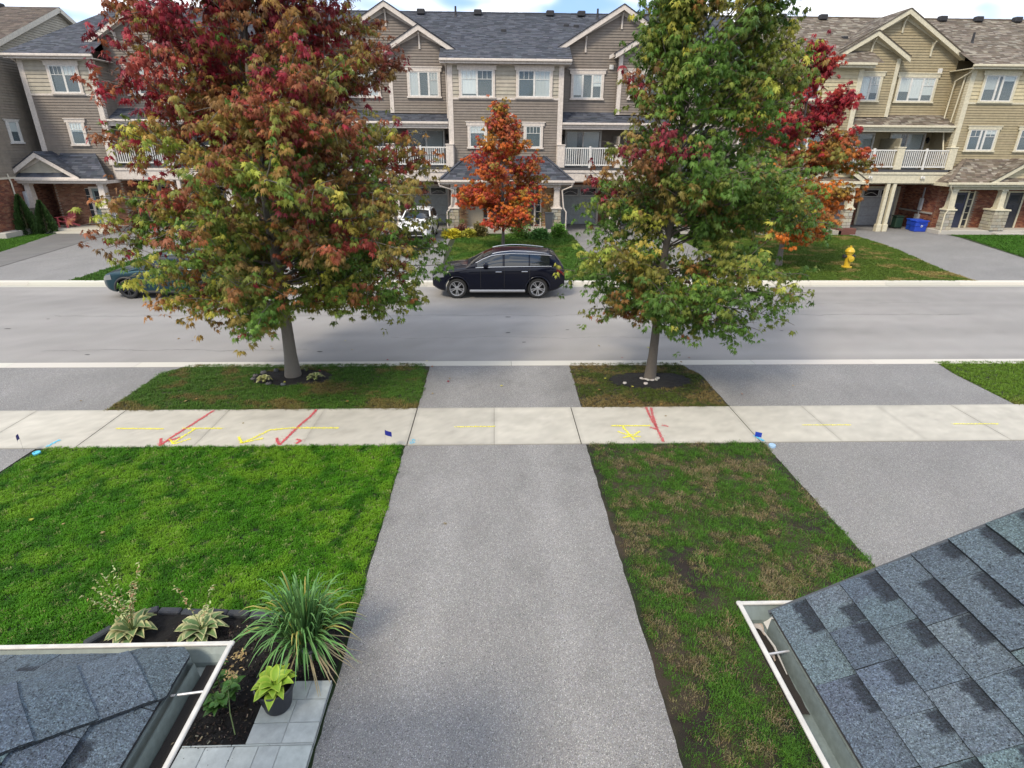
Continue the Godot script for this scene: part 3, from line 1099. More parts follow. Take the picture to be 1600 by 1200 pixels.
func gables(root: Node, x0: float, x1: float, big: float, small: float, st, opt: Dictionary) -> void:
	var sm := plain(lin(1, 1, 1), 0.75, 0.0, "mottle", 0.35)
	var sl := 0.5875
	var by := 12.38
	var sy := 11.2
	var half := 3.95
	var sh := 2.2
	var sz := GZ + 0.45
	# walls
	var m := MB.new()
	siding(m, x0, x1, 6.85, by, GZ, 0.142, st.dark, func(y): return big - (by - 0.1 - y) / sl, func(y): return big + (by - 0.1 - y) / sl)
	siding(m, small - 1.88, small + 1.88, 6.7, sy, sz, 0.142, st.dark, func(y): return small - (sy - 0.1 - y) / sl, func(y): return small + (sy - 0.1 - y) / sl)
	for s in [-1.0, 1.0]:
		m.xf = Transform3D(Basis(Vector3(0, 0, -s), Vector3.UP, Vector3(s, 0, 0)), Vector3(small + s * 1.88, 0, 0))
		if s > 0:
			siding(m, -sz, -GZ, 6.7, 9.95, 0.0, 0.142, st.dark)
		else:
			siding(m, GZ, sz, 6.7, 9.95, 0.0, 0.142, st.dark)
	part(root, "gable_siding", m, sm, true)
	for s in [-1.0, 1.0]:
		m = MB.new()
		var cx: float = small + s * 1.88
		m.box(Vector3(cx - (0.03 if s < 0 else 0.2), 6.7, sz - 0.2), Vector3(cx + (0.2 if s < 0 else 0.03), 9.85, sz + 0.05))
		part(root, "corner_board", m, st.trim)
	var roof_z := func(y): return minf(-38.2, -36.5 - (y - 9.4) / 0.5154)
	rake(root, big, by, half, sl, GZ + 0.42, st.trim, st, roof_z, GZ)
	rake(root, small, sy, sh, sl, sz + 0.4, st.trim, st, func(y): return -36.6 - (y - 9.2) / 0.5154 if y > 10.0 else GZ - 0.3, sz)
	for bx in [[big, by - 0.35, GZ], [big + (-2.05 if small > big else 2.05), by - 0.35 - 2.05 * sl, GZ], [small, sy - 0.35, sz]]:
		bracket(root, bx[0], bx[1], bx[2], st.trim)
	for w in opt.get("big_win", []):
		window(root, w[0], w[1], 7.6, 8.9, GZ + 0.042, w[2], st.trim)
	for w in opt.get("small_win", []):
		window(root, w[0], w[1], 7.6, 8.9, sz + 0.042, w[2], st.trim)
	if opt.has("vent"):
		m = MB.new()
		m.box(Vector3(opt.vent - 0.13, 9.15, GZ + 0.01), Vector3(opt.vent + 0.13, 9.4, GZ + 0.1), 0.02)
		part(root, "vent_cover", m, white())
	# skirt roof between the floors
	m = MB.new()
	var ln := sqrt(1.4 * 1.4 + 0.68 * 0.68)
	shingle_rows(m, Vector3(0, 6.2, -37.05), Vector3.RIGHT, Vector3(0, 0.68, -1.4) / ln, 11, ln / 11, flat(x0 + 0.03), flat(x1 - 0.03), st.roof)
	part(root, "skirt_roof", m, plain(lin(1, 1, 1), 0.92, 0.0, "fine", 3.0), true)
	gutter(root, x0 + 0.05, x1 - 0.05, 6.22, -37.03, st.trim)
	m = MB.new()
	m.box(Vector3(x0 + 0.02, 5.96, -38.93), Vector3(x1 - 0.02, 6.03, -37.1))
	m.box(Vector3(x0 + 0.02, 5.86, -37.32), Vector3(x1 - 0.02, 5.955, -37.12))
	part(root, "balcony_ceiling", m, st.trim)
	# balcony wall with its sliding doors
	m = MB.new()
	siding(m, x0, x1, 3.7, 5.97, -38.95, 0.142, st.dark)
	part(root, "balcony_siding", m, sm, true)
	var mid := (x0 + x1) / 2
	for d in [[x0 + 0.55, x0 + 2.65], [x1 - 2.65, x1 - 0.55]]:
		slider(root, d[0], d[1], st)
	wall_lamp(root, x0 + 0.3, 5.35, -38.93)
	wall_lamp(root, x1 - 0.3, 5.35, -38.93)
	# screen between the two balconies
	m = MB.new()
	m.col = lin(0.45, 0.44, 0.42)
	m.box(Vector3(mid - 0.05, 3.76, -38.9), Vector3(mid + 0.05, 5.5, BZ - 0.25))
	part(root, "privacy_screen", m, st.trim)
	m = MB.new()
	m.col = lin(0.06, 0.06, 0.065)
	m.box(Vector3(x0 + 0.01, 3.60, -38.95), Vector3(x1 - 0.01, 3.72, BZ + 0.06))
	part(root, "balcony_deck", m, plain(lin(1, 1, 1), 0.8))
	m = MB.new()
	m.box(Vector3(x0 - 0.05, 2.93, BZ - 0.3), Vector3(x1 + 0.05, 3.598, BZ + 0.0), 0.015)
	m.box(Vector3(x0 - 0.05, 3.44, BZ + 0.0), Vector3(x1 + 0.05, 3.598, BZ + 0.05), 0.01)
	part(root, "balcony_beam", m, st.trim)
	# twin light fittings on the beam
	for lx in [x0 + 1.6, x1 - 1.6]:
		m = MB.new()
		for k in 2:
			m.lathe(PackedVector2Array([Vector2(0.0, -0.07), Vector2(0.06, -0.06), Vector2(0.05, 0.06), Vector2(0.0, 0.07)]), 8, Vector3(lx + k * 0.16, 3.28, BZ + 0.08))
		m.box(Vector3(lx - 0.02, 3.3, BZ + 0.0), Vector3(lx + 0.18, 3.36, BZ + 0.05))
		part(root, "flood_lamp", m, white())
	# railing
	var rail := MB.new()
	for y in [3.84, 4.78]:
		rail.box(Vector3(x0 + 0.2, y, BZ - 0.08), Vector3(x1 - 0.2, y + 0.075, BZ - 0.01), 0.01)
	var rl := part(root, "railing", rail, white())
	for px in [x0 + 0.0, mid, x1 - 0.0]:
		m = MB.new()
		m.box(Vector3(px - 0.23, 3.722, BZ - 0.34), Vector3(px + 0.23, 4.95, BZ + 0.06), 0.02)
		m.box(Vector3(px - 0.26, 4.95, BZ - 0.37), Vector3(px + 0.26, 5.02, BZ + 0.09), 0.02)
		part(rl, "post", m, st.trim)
	for px in [(x0 + mid) / 2, (x1 + mid) / 2]:
		m = MB.new()
		m.box(Vector3(px - 0.06, 3.722, BZ - 0.1), Vector3(px + 0.06, 4.93, BZ + 0.015), 0.01)
		part(rl, "post", m, white())
	var bal := MB.new()
	bal.box(Vector3(-0.022, 0, -0.022), Vector3(0.022, 0.865, 0.022))
	var bm := bal.mesh()
	var bx := x0 + 0.32
	while bx < x1 - 0.28:
		if absf(bx - mid) > 0.27 and absf(bx - (x0 + mid) / 2) > 0.09 and absf(bx - (x1 + mid) / 2) > 0.09:
			var o := part(rl, "baluster", bm, white())
			o.position = Vector3(bx, 3.916, BZ - 0.045)
		bx += 0.128
	# garages
	m = MB.new()
	m.box(Vector3(x0 + 0.01, 2.86, DZ), Vector3(x1 - 0.01, 2.925, BZ - 0.31))
	part(root, "carport_ceiling", m, st.trim)
	bricks(root, "brick_wall", Transform3D(Basis(), Vector3(x0, 0, DZ)), x1 - x0, 2.9, st.brick, st.mortar, 0.0, [[0.45, 2.95, 0.0, 2.5], [x1 - x0 - 2.95, x1 - x0 - 0.45, 0.0, 2.5]])
	garage_door(root, x0 + 0.5, x0 + 2.9, 2.4, st)
	garage_door(root, x1 - 2.9, x1 - 0.5, 2.4, st)
	for k in [-0.2, 0.2]:
		m = MB.new()
		m.box(Vector3(mid + k - 0.11, 0.0, BZ - 0.26), Vector3(mid + k + 0.11, 2.93, BZ - 0.04), 0.015)
		m.box(Vector3(mid + k - 0.16, 0.0, BZ - 0.31), Vector3(mid + k + 0.16, 0.45, BZ + 0.01), 0.015)
		part(root, "column", m, st.trim)

func slider(root: Node, x0: float, x1: float, st) -> void:
	var z := -38.908
	var y0 := 3.73
	var y1 := 5.75
	var m := MB.new()
	m.box(Vector3(x0 - 0.1, y0, z), Vector3(x0, y1 + 0.1, z + 0.07))
	m.box(Vector3(x1, y0, z), Vector3(x1 + 0.1, y1 + 0.1, z + 0.07))
	m.box(Vector3(x0, y1, z), Vector3(x1, y1 + 0.1, z + 0.07))
	m.box(Vector3((x0 + x1) / 2 - 0.05, y0, z), Vector3((x0 + x1) / 2 + 0.05, y1, z + 0.05))
	var d := part(root, "sliding_door", m, white())
	for i in 2:
		var a := lerpf(x0, x1, i * 0.5) + 0.03
		var b := lerpf(x0, x1, i * 0.5 + 0.5) - 0.03
		var g := MB.new()
		g.quad(Vector3(a, y0, z + 0.03), Vector3(b, y0, z + 0.03), Vector3(b, y1, z + 0.03), Vector3(a, y1, z + 0.03))
		part(d, "pane", g, glass_mat())
		g = MB.new()
		g.col = lin(0.04, 0.045, 0.05)
		g.quad(Vector3(a, y0, z + 0.003), Vector3(b, y0, z + 0.003), Vector3(b, y1, z + 0.003), Vector3(a, y1, z + 0.003))
		if rng.randf() < 0.7:
			g.col = lin(0.4, 0.44, 0.43) * rng.randf_range(0.7, 1.2)
			var u := a
			while u < b - 0.08:
				var w := u + 0.08
				g.quad(Vector3(u, y0, z + 0.02), Vector3(w, y0, z + 0.01), Vector3(w, y1, z + 0.01), Vector3(u, y1, z + 0.02))
				u = w
				if u > lerpf(a, b, 0.6) and i == 0:
					break
		part(d, "curtain", g, plain(lin(1, 1, 1), 0.9))

func main_roof(root: Node, x0: float, x1: float, st, hip_left: float, hip_right: float, bays: Array) -> void:
	var rise := 12.74 - 9.4
	var run := 6.5
	var ln := sqrt(rise * rise + run * run)
	var rows := 51
	var e := ln / rows
	var sd := Vector3(0, rise, -run) / ln
	var m := MB.new()
	var lowrows := int(ceil(1.95 / run * rows))
	for b in bays:
		shingle_rows(m, Vector3(0, 9.44, -36.46), Vector3.RIGHT, sd, lowrows, e, func(v): return maxf(b[0] - 0.42, lerpf(x0, x0 + hip_left, v / ln)), flat(b[1] + 0.42), st.roof)
	shingle_rows(m, Vector3(0, 9.44, -36.46), Vector3.RIGHT, sd, rows, e, line(x0, x0 + hip_left, ln), line(x1, x1 - hip_right, ln), st.roof, lowrows)
	# rear slope and hipped end
	m.col = st.roof[0]
	m.quad(Vector3(x1, 9.4, -49.6), Vector3(x0, 9.4, -49.6), Vector3(x0 + hip_left, 12.76, -42.98), Vector3(x1 - hip_right, 12.76, -42.98))
	if hip_left > 0.0:
		m.tri(Vector3(x0, 9.4, -49.6), Vector3(x0, 9.43, -36.46), Vector3(x0 + hip_left, 12.76, -42.97))
	# ridge caps
	var x := x0 + hip_left
	while x < x1 - hip_right:
		m.col = jit(st.roof[1], 0.15)
		m.box(Vector3(x, 12.74, -43.1), Vector3(x + 0.28, 12.80 + rng.randf() * 0.01, -42.83))
		x += 0.285
	part(root, "roof", m, plain(lin(1, 1, 1), 0.92, 0.0, "fine", 3.0), true)
	m = MB.new()
	m.col = st.dark
	m.box(Vector3(x0 + 0.4, -0.1, -49.2), Vector3(x1 - 0.4, 9.4, -49.0))
	for ex in [x0 + 0.4, x1 - 0.4]:
		m.box(Vector3(ex - 0.06, -0.1, -49.0), Vector3(ex + 0.06, 9.4, -38.96))
	# the floor plates behind the facade keep light from passing through
	m.box(Vector3(x0 + 0.5, -0.05, -48.9), Vector3(x1 - 0.5, 9.35, -40.4))
	m.box(Vector3(x0 + 0.5, 3.0, -40.4), Vector3(x1 - 0.5, 9.9, -39.02))
	part(root, "rear_wall", m, plain(lin(1, 1, 1), 0.85))

func roof_bits(root: Node, list: Array) -> void:
	for b in list:
		var m := MB.new()
		m.col = lin(0.025, 0.025, 0.028)
		var z: float = -36.5 - (b[1] - 9.4) / 0.5154
		if b[2] == "cap":
			m.box(Vector3(b[0] - 0.25, 12.55, -42.75), Vector3(b[0] + 0.25, 12.87, -42.35), 0.05)
			part(root, "roof_vent", m, plain(lin(1, 1, 1), 0.7))
		elif b[2] == "pipe":
			m.lathe(PackedVector2Array([Vector2(0.12, 0.0), Vector2(0.07, 0.12), Vector2(0.06, 0.6), Vector2(0.0, 0.6)]), 10, Vector3(b[0], b[1], z))
			part(root, "vent_pipe", m, plain(lin(1, 1, 1), 0.7))
		else:
			m.box(Vector3(b[0] - 0.16, b[1] - 0.05, z - 0.1), Vector3(b[0] + 0.16, b[1] + 0.14, z + 0.16), 0.03)
			part(root, "roof_vent", m, plain(lin(1, 1, 1), 0.7))

func far_blocks() -> void:
	var slate := {
		light = lin(0.45, 0.405, 0.325), dark = lin(0.238, 0.2, 0.168),
		roof = [lin(0.064, 0.072, 0.092), lin(0.086, 0.095, 0.12), lin(0.05, 0.056, 0.072), lin(0.11, 0.118, 0.145)],
		trim = plain(lin(0.70, 0.62, 0.55), 0.6, 0.0, "mottle", 0.8), brick = [lin(0.52, 0.33, 0.16), lin(0.58, 0.38, 0.2), lin(0.46, 0.26, 0.13), lin(0.6, 0.42, 0.24), lin(0.38, 0.19, 0.1)],
		mortar = lin(0.42, 0.37, 0.29), stone = [lin(0.52, 0.46, 0.34), lin(0.58, 0.52, 0.4), lin(0.46, 0.41, 0.32), lin(0.5, 0.48, 0.42)], door = lin(0.40, 0.44, 0.44)}
	var tan := {
		light = lin(0.60, 0.515, 0.335), dark = lin(0.385, 0.318, 0.195),
		roof = [lin(0.17, 0.135, 0.10), lin(0.21, 0.17, 0.13), lin(0.14, 0.11, 0.085), lin(0.25, 0.21, 0.165), lin(0.36, 0.32, 0.26)],
		trim = plain(lin(0.68, 0.62, 0.46), 0.6, 0.0, "mottle", 0.8), brick = [lin(0.27, 0.085, 0.045), lin(0.33, 0.12, 0.06), lin(0.2, 0.06, 0.04), lin(0.36, 0.16, 0.09)],
		mortar = lin(0.30, 0.24, 0.19), stone = [lin(0.55, 0.5, 0.38), lin(0.6, 0.55, 0.43), lin(0.48, 0.43, 0.34), lin(0.5, 0.47, 0.4)], door = lin(0.42, 0.42, 0.42)}
	var brown := {
		light = lin(0.5, 0.45, 0.35), dark = lin(0.29, 0.25, 0.2),
		roof = [lin(0.13, 0.10, 0.08), lin(0.16, 0.125, 0.1), lin(0.11, 0.085, 0.07), lin(0.19, 0.15, 0.12)],
		trim = plain(lin(0.70, 0.64, 0.52), 0.6, 0.0, "mottle", 0.8), brick = [lin(0.27, 0.095, 0.055), lin(0.33, 0.13, 0.07), lin(0.2, 0.07, 0.045), lin(0.36, 0.17, 0.1)],
		mortar = lin(0.34, 0.27, 0.21), stone = [lin(0.52, 0.46, 0.36), lin(0.58, 0.52, 0.42), lin(0.46, 0.41, 0.33)], door = lin(0.42, 0.42, 0.42)}
	var two := func(a, b): return [[0.5, a, 3], [0.5, b, 3]]
	var three := func(a, b, c): return [[0.33, a, 0], [0.34, b, 0], [0.33, c, 3]]
	var slate_brick: Array = slate.brick
	slate.brick = [lin(0.27, 0.11, 0.06), lin(0.33, 0.15, 0.08), lin(0.22, 0.09, 0.05), lin(0.36, 0.19, 0.11)]
	# --- the long row with the slate-grey roof
	var r := thing("townhouse_row", "long brown-grey row of townhouses with slate-grey shingle roof and white balconies", "townhouses")
	main_roof(r, -27.0, 15.3, slate, 3.2, 0.0, [[-26.6, -22.6], [-15.9, -9.65], [-2.65, 4.0], [11.0, 14.9]])
	bay(r, -26.55, -22.5, slate, {high = [[-25.05, -23.3, two.call(0.0, 0.35)]], low = [[-24.75, -23.75, [[1.0, 0.4, 4]]]]})
	gables(r, -22.5, -15.9, -19.6, -17.7, slate, {big_win = [[-21.6, -19.7, three.call(1, 0.6, 0)]], small_win = [[-18.6, -16.8, three.call(1, 0, 1)]]})
	bay(r, -15.9, -9.65, slate, {high = [[-15.2, -13.2, two.call(1, 0)], [-12.0, -10.0, two.call(0, 1)]], low = [[-14.8, -13.7, [[1.0, 0.3, 4]]], [-11.6, -10.5, [[1.0, 0.6, 4]]]]})
	gables(r, -9.65, -2.65, -6.19, -4.28, slate, {big_win = [[-8.75, -6.75, three.call(0, 0.5, 1)]], small_win = [[-5.1, -3.15, three.call(1.0, 0.0, 0.96)]]})
	slate.brick = slate_brick
	bay(r, -2.65, 4.0, slate, {
		high = [[-2.02, 0.06, [[0.5, 0.93, 3], [0.5, 0.0, 3]]], [1.27, 3.38, [[0.5, 0.0, 3], [0.5, 1.0, 3]]]],
		low = [[-1.58, -0.42, [[1.0, 0.35, 4]]], [1.74, 2.9, [[1.0, 0.0, 4]]]], vent = 0.98, skip = [[0.9, 2.1, 0.0, 2.2], [4.4, 5.7, 0.0, 2.2]]})
	slate.brick = [lin(0.27, 0.11, 0.06), lin(0.33, 0.15, 0.08), lin(0.22, 0.09, 0.05), lin(0.36, 0.19, 0.11)]
	gables(r, 4.0, 11.0, 7.45, 9.26, slate, {big_win = [[4.62, 6.6, three.call(0.9, 0.0, 0.5)]], small_win = [[8.0, 9.95, three.call(0.0, 0.0, 0.4)]], vent = 7.0})
	bay(r, 11.0, 14.9, slate, {high = [[11.6, 13.6, two.call(0.7, 0.0)]], low = [[11.9, 13.0, [[1.0, 0.3, 4]]]]})
	hip_porch(r, -2.65, 4.0, -3.3, 4.69, slate)
	hip_porch(r, -15.9, -9.65, -16.5, -9.1, slate)
	hip_porch(r, 11.0, 14.9, 10.5, 15.3, slate)
	door(r, -0.3, 0.6, 0.24, 2.35, FZ + 0.01, lin(0.05, 0.06, 0.07), -1.0, slate.trim)
	door(r, 1.55, 2.45, 0.24, 2.35, FZ + 0.01, lin(0.05, 0.05, 0.055), 1.0, slate.trim)
	door(r, -14.6, -13.7, 0.24, 2.35, FZ + 0.01, lin(0.06, 0.02, 0.02), 1.0, slate.trim)
	door(r, -11.6, -10.7, 0.24, 2.35, FZ + 0.01, lin(0.05, 0.06, 0.07), 1.0, slate.trim)
	for e in [[-3.25, -2.45], [4.6, 4.05], [15.2, 14.9]]:
		spout(r, [Vector3(e[0], 2.9, -35.5), Vector3(e[0], 2.74, -35.5), Vector3(e[1], 2.5, -35.75), Vector3(e[1] + (e[0] - e[1]) * 0.2, 1.5, -35.72), Vector3(e[0] * 0.5 + e[1] * 0.5, 1.25, -35.66), Vector3(e[0] * 0.5 + e[1] * 0.5, 0.1, -35.64)], slate.trim)
	# porch at the left end of that row
	gable_porch(r, -28.15, -23.95, -26.05, slate)
	var m := MB.new()
	shingle_rows(m, Vector3(0, 3.03, -35.5), Vector3.RIGHT, Vector3(0, 1.35, -1.5).normalized(), 14, 2.02 / 14, flat(-25.6), line(-22.3, -23.6, 2.02), slate.roof)
	part(r, "porch_roof", m, plain(lin(1, 1, 1), 0.92, 0.0, "fine", 3.0), true)
	gutter(r, -28.2, -22.3, 3.03, -35.46, slate.trim)
	stone_pillar(r, -27.2, -35.9, 0.24, 1.35, 2.75, slate, 0.5)
	stone_pillar(r, -23.0, -35.9, 0.24, 1.35, 2.75, slate, 0.5)
	m = MB.new()
	m.box(Vector3(-28.0, 2.75, -37.0), Vector3(-22.5, 2.9, -35.55))
	part(r, "porch_beam", m, slate.trim)
	m = MB.new()
	m.col = lin(0.56, 0.52, 0.42)
	m.box(Vector3(-27.6, -0.1, FZ), Vector3(-22.6, 0.24, -35.3), 0.02)
	m.box(Vector3(-26.6, -0.1, -35.3), Vector3(-23.0, 0.12, -34.85), 0.02)
	part(r, "porch_slab", m, plain(lin(1, 1, 1), 0.85, 0.0, "concrete", 0.8))
	door(r, -24.35, -23.45, 0.24, 2.4, FZ + 0.01, lin(0.22, 0.29, 0.29), -1.0, slate.trim)
	m = MB.new()
	m.box(Vector3(-24.2, 1.75, FZ + 0.068), Vector3(-23.6, 2.3, FZ + 0.075))
	roof_bits(r, [[-2.4, 12.4, "pipe"], [6.6, 12.35, "pipe"], [0.6, 11.3, "low"], [4.5, 11.75, "low"], [5.1, 11.7, "low"], [-1.0, 0, "cap"], [3.6, 0, "cap"], [5.6, 0, "cap"], [9.4, 0, "cap"], [-4.6, 0, "cap"], [-24.6 + 3, 0, "cap"], [12.6, 0, "cap"], [-10.5, 0, "cap"], [-14.0, 0, "cap"]])
	# --- the tan row on the right
	r = thing("townhouse_row", "tan-sided row of townhouses with brown shingle roof and bright white balcony railings", "townhouses")
	main_roof(r, 16.0, 49.0, tan, 0.0, 0.0, [[16.6, 21.9], [28.0, 34.7], [41.3, 47.9]])
	bay(r, 16.6, 21.5, tan, {high = [[17.3, 19.2, two.call(0.5, 0)]], low = [[18.0, 19.9, two.call(0.0, 0.3)]]})
	gables(r, 21.5, 28.0, 24.1, 22.25, tan, {small_win = [[21.0 + 0.35, 23.3, three.call(1.0, 0.95, 0.7)]], big_win = [[24.55, 27.0, three.call(0.6, 0.9, 0.75)]], vent = 27.0})
	bay(r, 28.0, 34.7, tan, {high = [[28.75, 30.85, [[0.42, 0.55, 0], [0.16, 0, 0], [0.42, 0.2, 0]]], [31.9, 34.0, two.call(0.5, 0)]], low = [[28.75, 30.65, [[0.42, 0.0, 2], [0.16, 0, 0], [0.42, 0.2, 2]]], [31.9, 33.8, two.call(0, 0)]], skip = [[0.9, 2.6, 0.0, 2.3]]})
	gables(r, 34.7, 41.3, 37.3, 35.4, tan, {small_win = [[34.6, 36.4, three.call(1, 0, 1)]], big_win = [[37.8, 39.8, three.call(0, 1, 0)]]})
	bay(r, 41.3, 47.9, tan, {high = [[42.0, 44.0, two.call(0.5, 0)]], low = [[42.0, 43.8, two.call(0, 0)]]})
	hip_porch(r, 28.0, 34.7, 27.4, 35.3, tan)
	gable_porch(r, 30.0, 34.0, 32.0, tan)
	door(r, 29.0, 29.9, 0.24, 2.4, FZ + 0.01, lin(0.03, 0.035, 0.07), 1.0, tan.trim)
	door(r, 32.6, 33.5, 0.24, 2.4, FZ + 0.01, lin(0.04, 0.04, 0.05), -1.0, tan.trim)
	stone_pillar(r, 31.3, -36.02, 0.24, 1.4, 2.64, tan, 0.9)
	spout(r, [Vector3(27.5, 2.9, -35.5), Vector3(27.6, 2.7, -35.55), Vector3(27.95, 2.5, -35.8), Vector3(27.95, 1.4, -35.72), Vector3(27.8, 1.2, -35.66), Vector3(27.8, 0.1, -35.64)], tan.trim)
	spout(r, [Vector3(27.75, 9.32, -36.5), Vector3(27.75, 9.05, -36.8), Vector3(27.8, 8.7, -37.9), Vector3(27.8, 6.7, -38.0), Vector3(27.75, 3.9, -36.95)], tan.trim)
	gable_porch(r, 18.6, 22.3, 20.5, tan)
	m = MB.new()
	shingle_rows(m, Vector3(0, 3.03, -35.5), Vector3.RIGHT, Vector3(0, 1.35, -1.5).normalized(), 14, 2.02 / 14, flat(16.3), line(22.3, 21.5, 2.02), tan.roof)
	part(r, "porch_roof", m, plain(lin(1, 1, 1), 0.92, 0.0, "fine", 3.0), true)
	m = MB.new()
	m.box(Vector3(16.5, 2.72, -37.0), Vector3(22.0, 2.9, -35.55))
	part(r, "porch_beam", m, tan.trim)
	stone_pillar(r, 21.75, -35.9, 0.36, 1.45, 2.75, tan, 0.5)
	stone_pillar(r, 17.0, -35.9, 0.24, 1.4, 2.75, tan, 0.5)
	m = MB.new()
	m.col = lin(0.5, 0.46, 0.38)
	m.box(Vector3(16.4, -0.1, FZ), Vector3(21.4, 0.24, -35.4), 0.02)
	m.col = lin(0.2, 0.08, 0.06)
	m.box(Vector3(21.2, -0.1, -36.3), Vector3(22.3, 0.36, -35.4), 0.02)
	part(r, "porch_slab", m, plain(lin(1, 1, 1), 0.85, 0.0, "stone", 0.8))
	# meter boxes on the brick return
	m = MB.new()
	m.col = lin(0.5, 0.5, 0.48)
	m.box(Vector3(27.86, 1.2, -38.3), Vector3(27.99, 1.95, -38.02), 0.02)
	m.col = lin(0.3, 0.3, 0.3)
	m.box(Vector3(27.84, 0.3, -38.4), Vector3(27.99, 0.95, -38.0), 0.02)
	m.box(Vector3(27.9, 0.9, -38.2), Vector3(27.98, 2.6, -38.14))
	part(r, "meter_box", m, plain(lin(1, 1, 1), 0.5))
	roof_bits(r, [[23.6 + 5.6, 10.85, "pipe"], [18.6, 0, "cap"], [21.3, 0, "cap"], [24.5 + 1.7, 0, "cap"], [29.2, 0, "cap"], [31.6, 0, "cap"], [34.2, 0, "cap"], [21.5, 11.1, "low"], [38.0, 0, "cap"]])
	# --- the end wall of the next row on the left
	r = thing("townhouse_row", "left-edge townhouse end wall with brown roof, horizontal siding above red brick", "townhouses")
	var sm := plain(lin(1, 1, 1), 0.75, 0.0, "mottle", 0.35)
	var wx := -27.5
	var zr := -42.8
	var yr := 12.6
	var ks := 0.45
	m = MB.new()
	m.xf = Transform3D(Basis(Vector3(0, 0, -1), Vector3.UP, Vector3(1, 0, 0)), Vector3(wx, 0, 0))
	siding(m, 32.9, 51.0, 3.1, 9.3, 0.0, 0.142, brown.dark)
	part(r, "lower_siding", m, sm, true)
	m = MB.new()
	m.xf = Transform3D(Basis(Vector3(0, 0, -1), Vector3.UP, Vector3(1, 0, 0)), Vector3(wx, 0, 0))
	siding(m, 32.9, 51.0, 9.3, yr - 0.1, 0.0, 0.142, brown.light, func(y): return -zr - (yr - 0.15 - y) / ks, func(y): return -zr + (yr - 0.15 - y) / ks)
	part(r, "gable_siding", m, sm, true)
	m = MB.new()
	var ef := Vector3(wx + 0.28, yr - ks * 8.3, zr + 8.3)
	var eb := Vector3(wx + 0.28, yr - ks * 8.3, zr - 8.3)
	var pk := Vector3(wx + 0.28, yr, zr)
	m.beam(ef, pk, 0.05, 0.26)
	m.beam(pk, eb, 0.05, 0.26)
	m.beam(ef - Vector3(0.16, 0.1, 0), pk - Vector3(0.16, 0.1, 0), 0.28, 0.03)
	m.beam(pk - Vector3(0.16, 0.1, 0), eb - Vector3(0.16, 0.1, 0), 0.28, 0.03)
	part(r, "rake_board", m, brown.trim)
	m = MB.new()
	var sd := Vector3(0, ks, -1).normalized()
	shingle_rows(m, Vector3(0, ef.y + 0.14, ef.z), Vector3.RIGHT, sd, 63, 9.1 / 63, flat(-44.0), flat(wx + 0.31), brown.roof)
	m.col = brown.roof[0]
	m.quad(Vector3(wx + 0.31, eb.y + 0.14, eb.z), Vector3(-44.0, eb.y + 0.14, eb.z), Vector3(-44.0, yr + 0.14, zr), Vector3(wx + 0.31, yr + 0.14, zr))
	part(r, "roof", m, plain(lin(1, 1, 1), 0.92, 0.0, "fine", 3.0), true)
	m = MB.new()
	m.col = lin(0.03, 0.03, 0.03)
	m.box(Vector3(-31.4, yr + 0.0, zr - 0.2), Vector3(-30.6, yr + 0.3, zr + 0.3), 0.05)
	part(r, "roof_vent", m, plain(lin(1, 1, 1), 0.7))
	var wxf := Transform3D(Basis(Vector3(0, 0, -1), Vector3.UP, Vector3(1, 0, 0)), Vector3(wx, 0, 0))
	window(r, 35.95, 36.85, 4.95, 6.05, 0.042, [[1.0, 0.5, 0]], white(), wxf, 0.1)
	bricks(r, "brick_wall", wxf * Transform3D(Basis(), Vector3(32.9, 0.0, 0)), 17.7, 3.1, brown.brick, brown.mortar)
	m = MB.new()
	m.box(Vector3(wx, 3.02, -51.0), Vector3(wx + 0.06, 3.12, -32.9))
	part(r, "band_board", m, brown.trim)
	spout(r, [Vector3(wx + 0.08, 3.3, -34.9), Vector3(wx + 0.08, 2.8, -35.0), Vector3(wx + 0.08, 0.2, -35.0)], brown.trim)
	m = MB.new()
	m.col = brown.dark
	m.box(Vector3(-44.0, -0.1, -51.0), Vector3(wx - 0.01, 9.3, -32.9))
	part(r, "front_wall", m, plain(lin(1, 1, 1), 0.85))
	m = MB.new()
	m.col = lin(0.5, 0.47, 0.4)
	m.box(Vector3(wx, -0.1, -35.2), Vector3(wx + 0.55, 0.32, -32.9), 0.02)
	part(r, "porch_slab", m, plain(lin(1, 1, 1), 0.85, 0.0, "concrete", 0.8))
	m = MB.new()
	m.col = lin(0.42, 0.44, 0.46)
	m.box(Vector3(wx, 1.45, -36.1), Vector3(wx + 0.2, 2.3, -35.65), 0.03)
	m.box(Vector3(wx, 0.5, -36.0), Vector3(wx + 0.1, 1.45, -35.75), 0.02)
	m.col = lin(0.2, 0.22, 0.24)
	m.lathe(PackedVector2Array([Vector2(0.0, 0.0), Vector2(0.12, 0.0), Vector2(0.12, 0.1), Vector2(0.0, 0.13)]), 12, Vector3(wx + 0.2, 1.75, -35.88), Basis(Vector3.BACK, -PI / 2))
	part(r, "meter_box", m, plain(lin(1, 1, 1), 0.5))

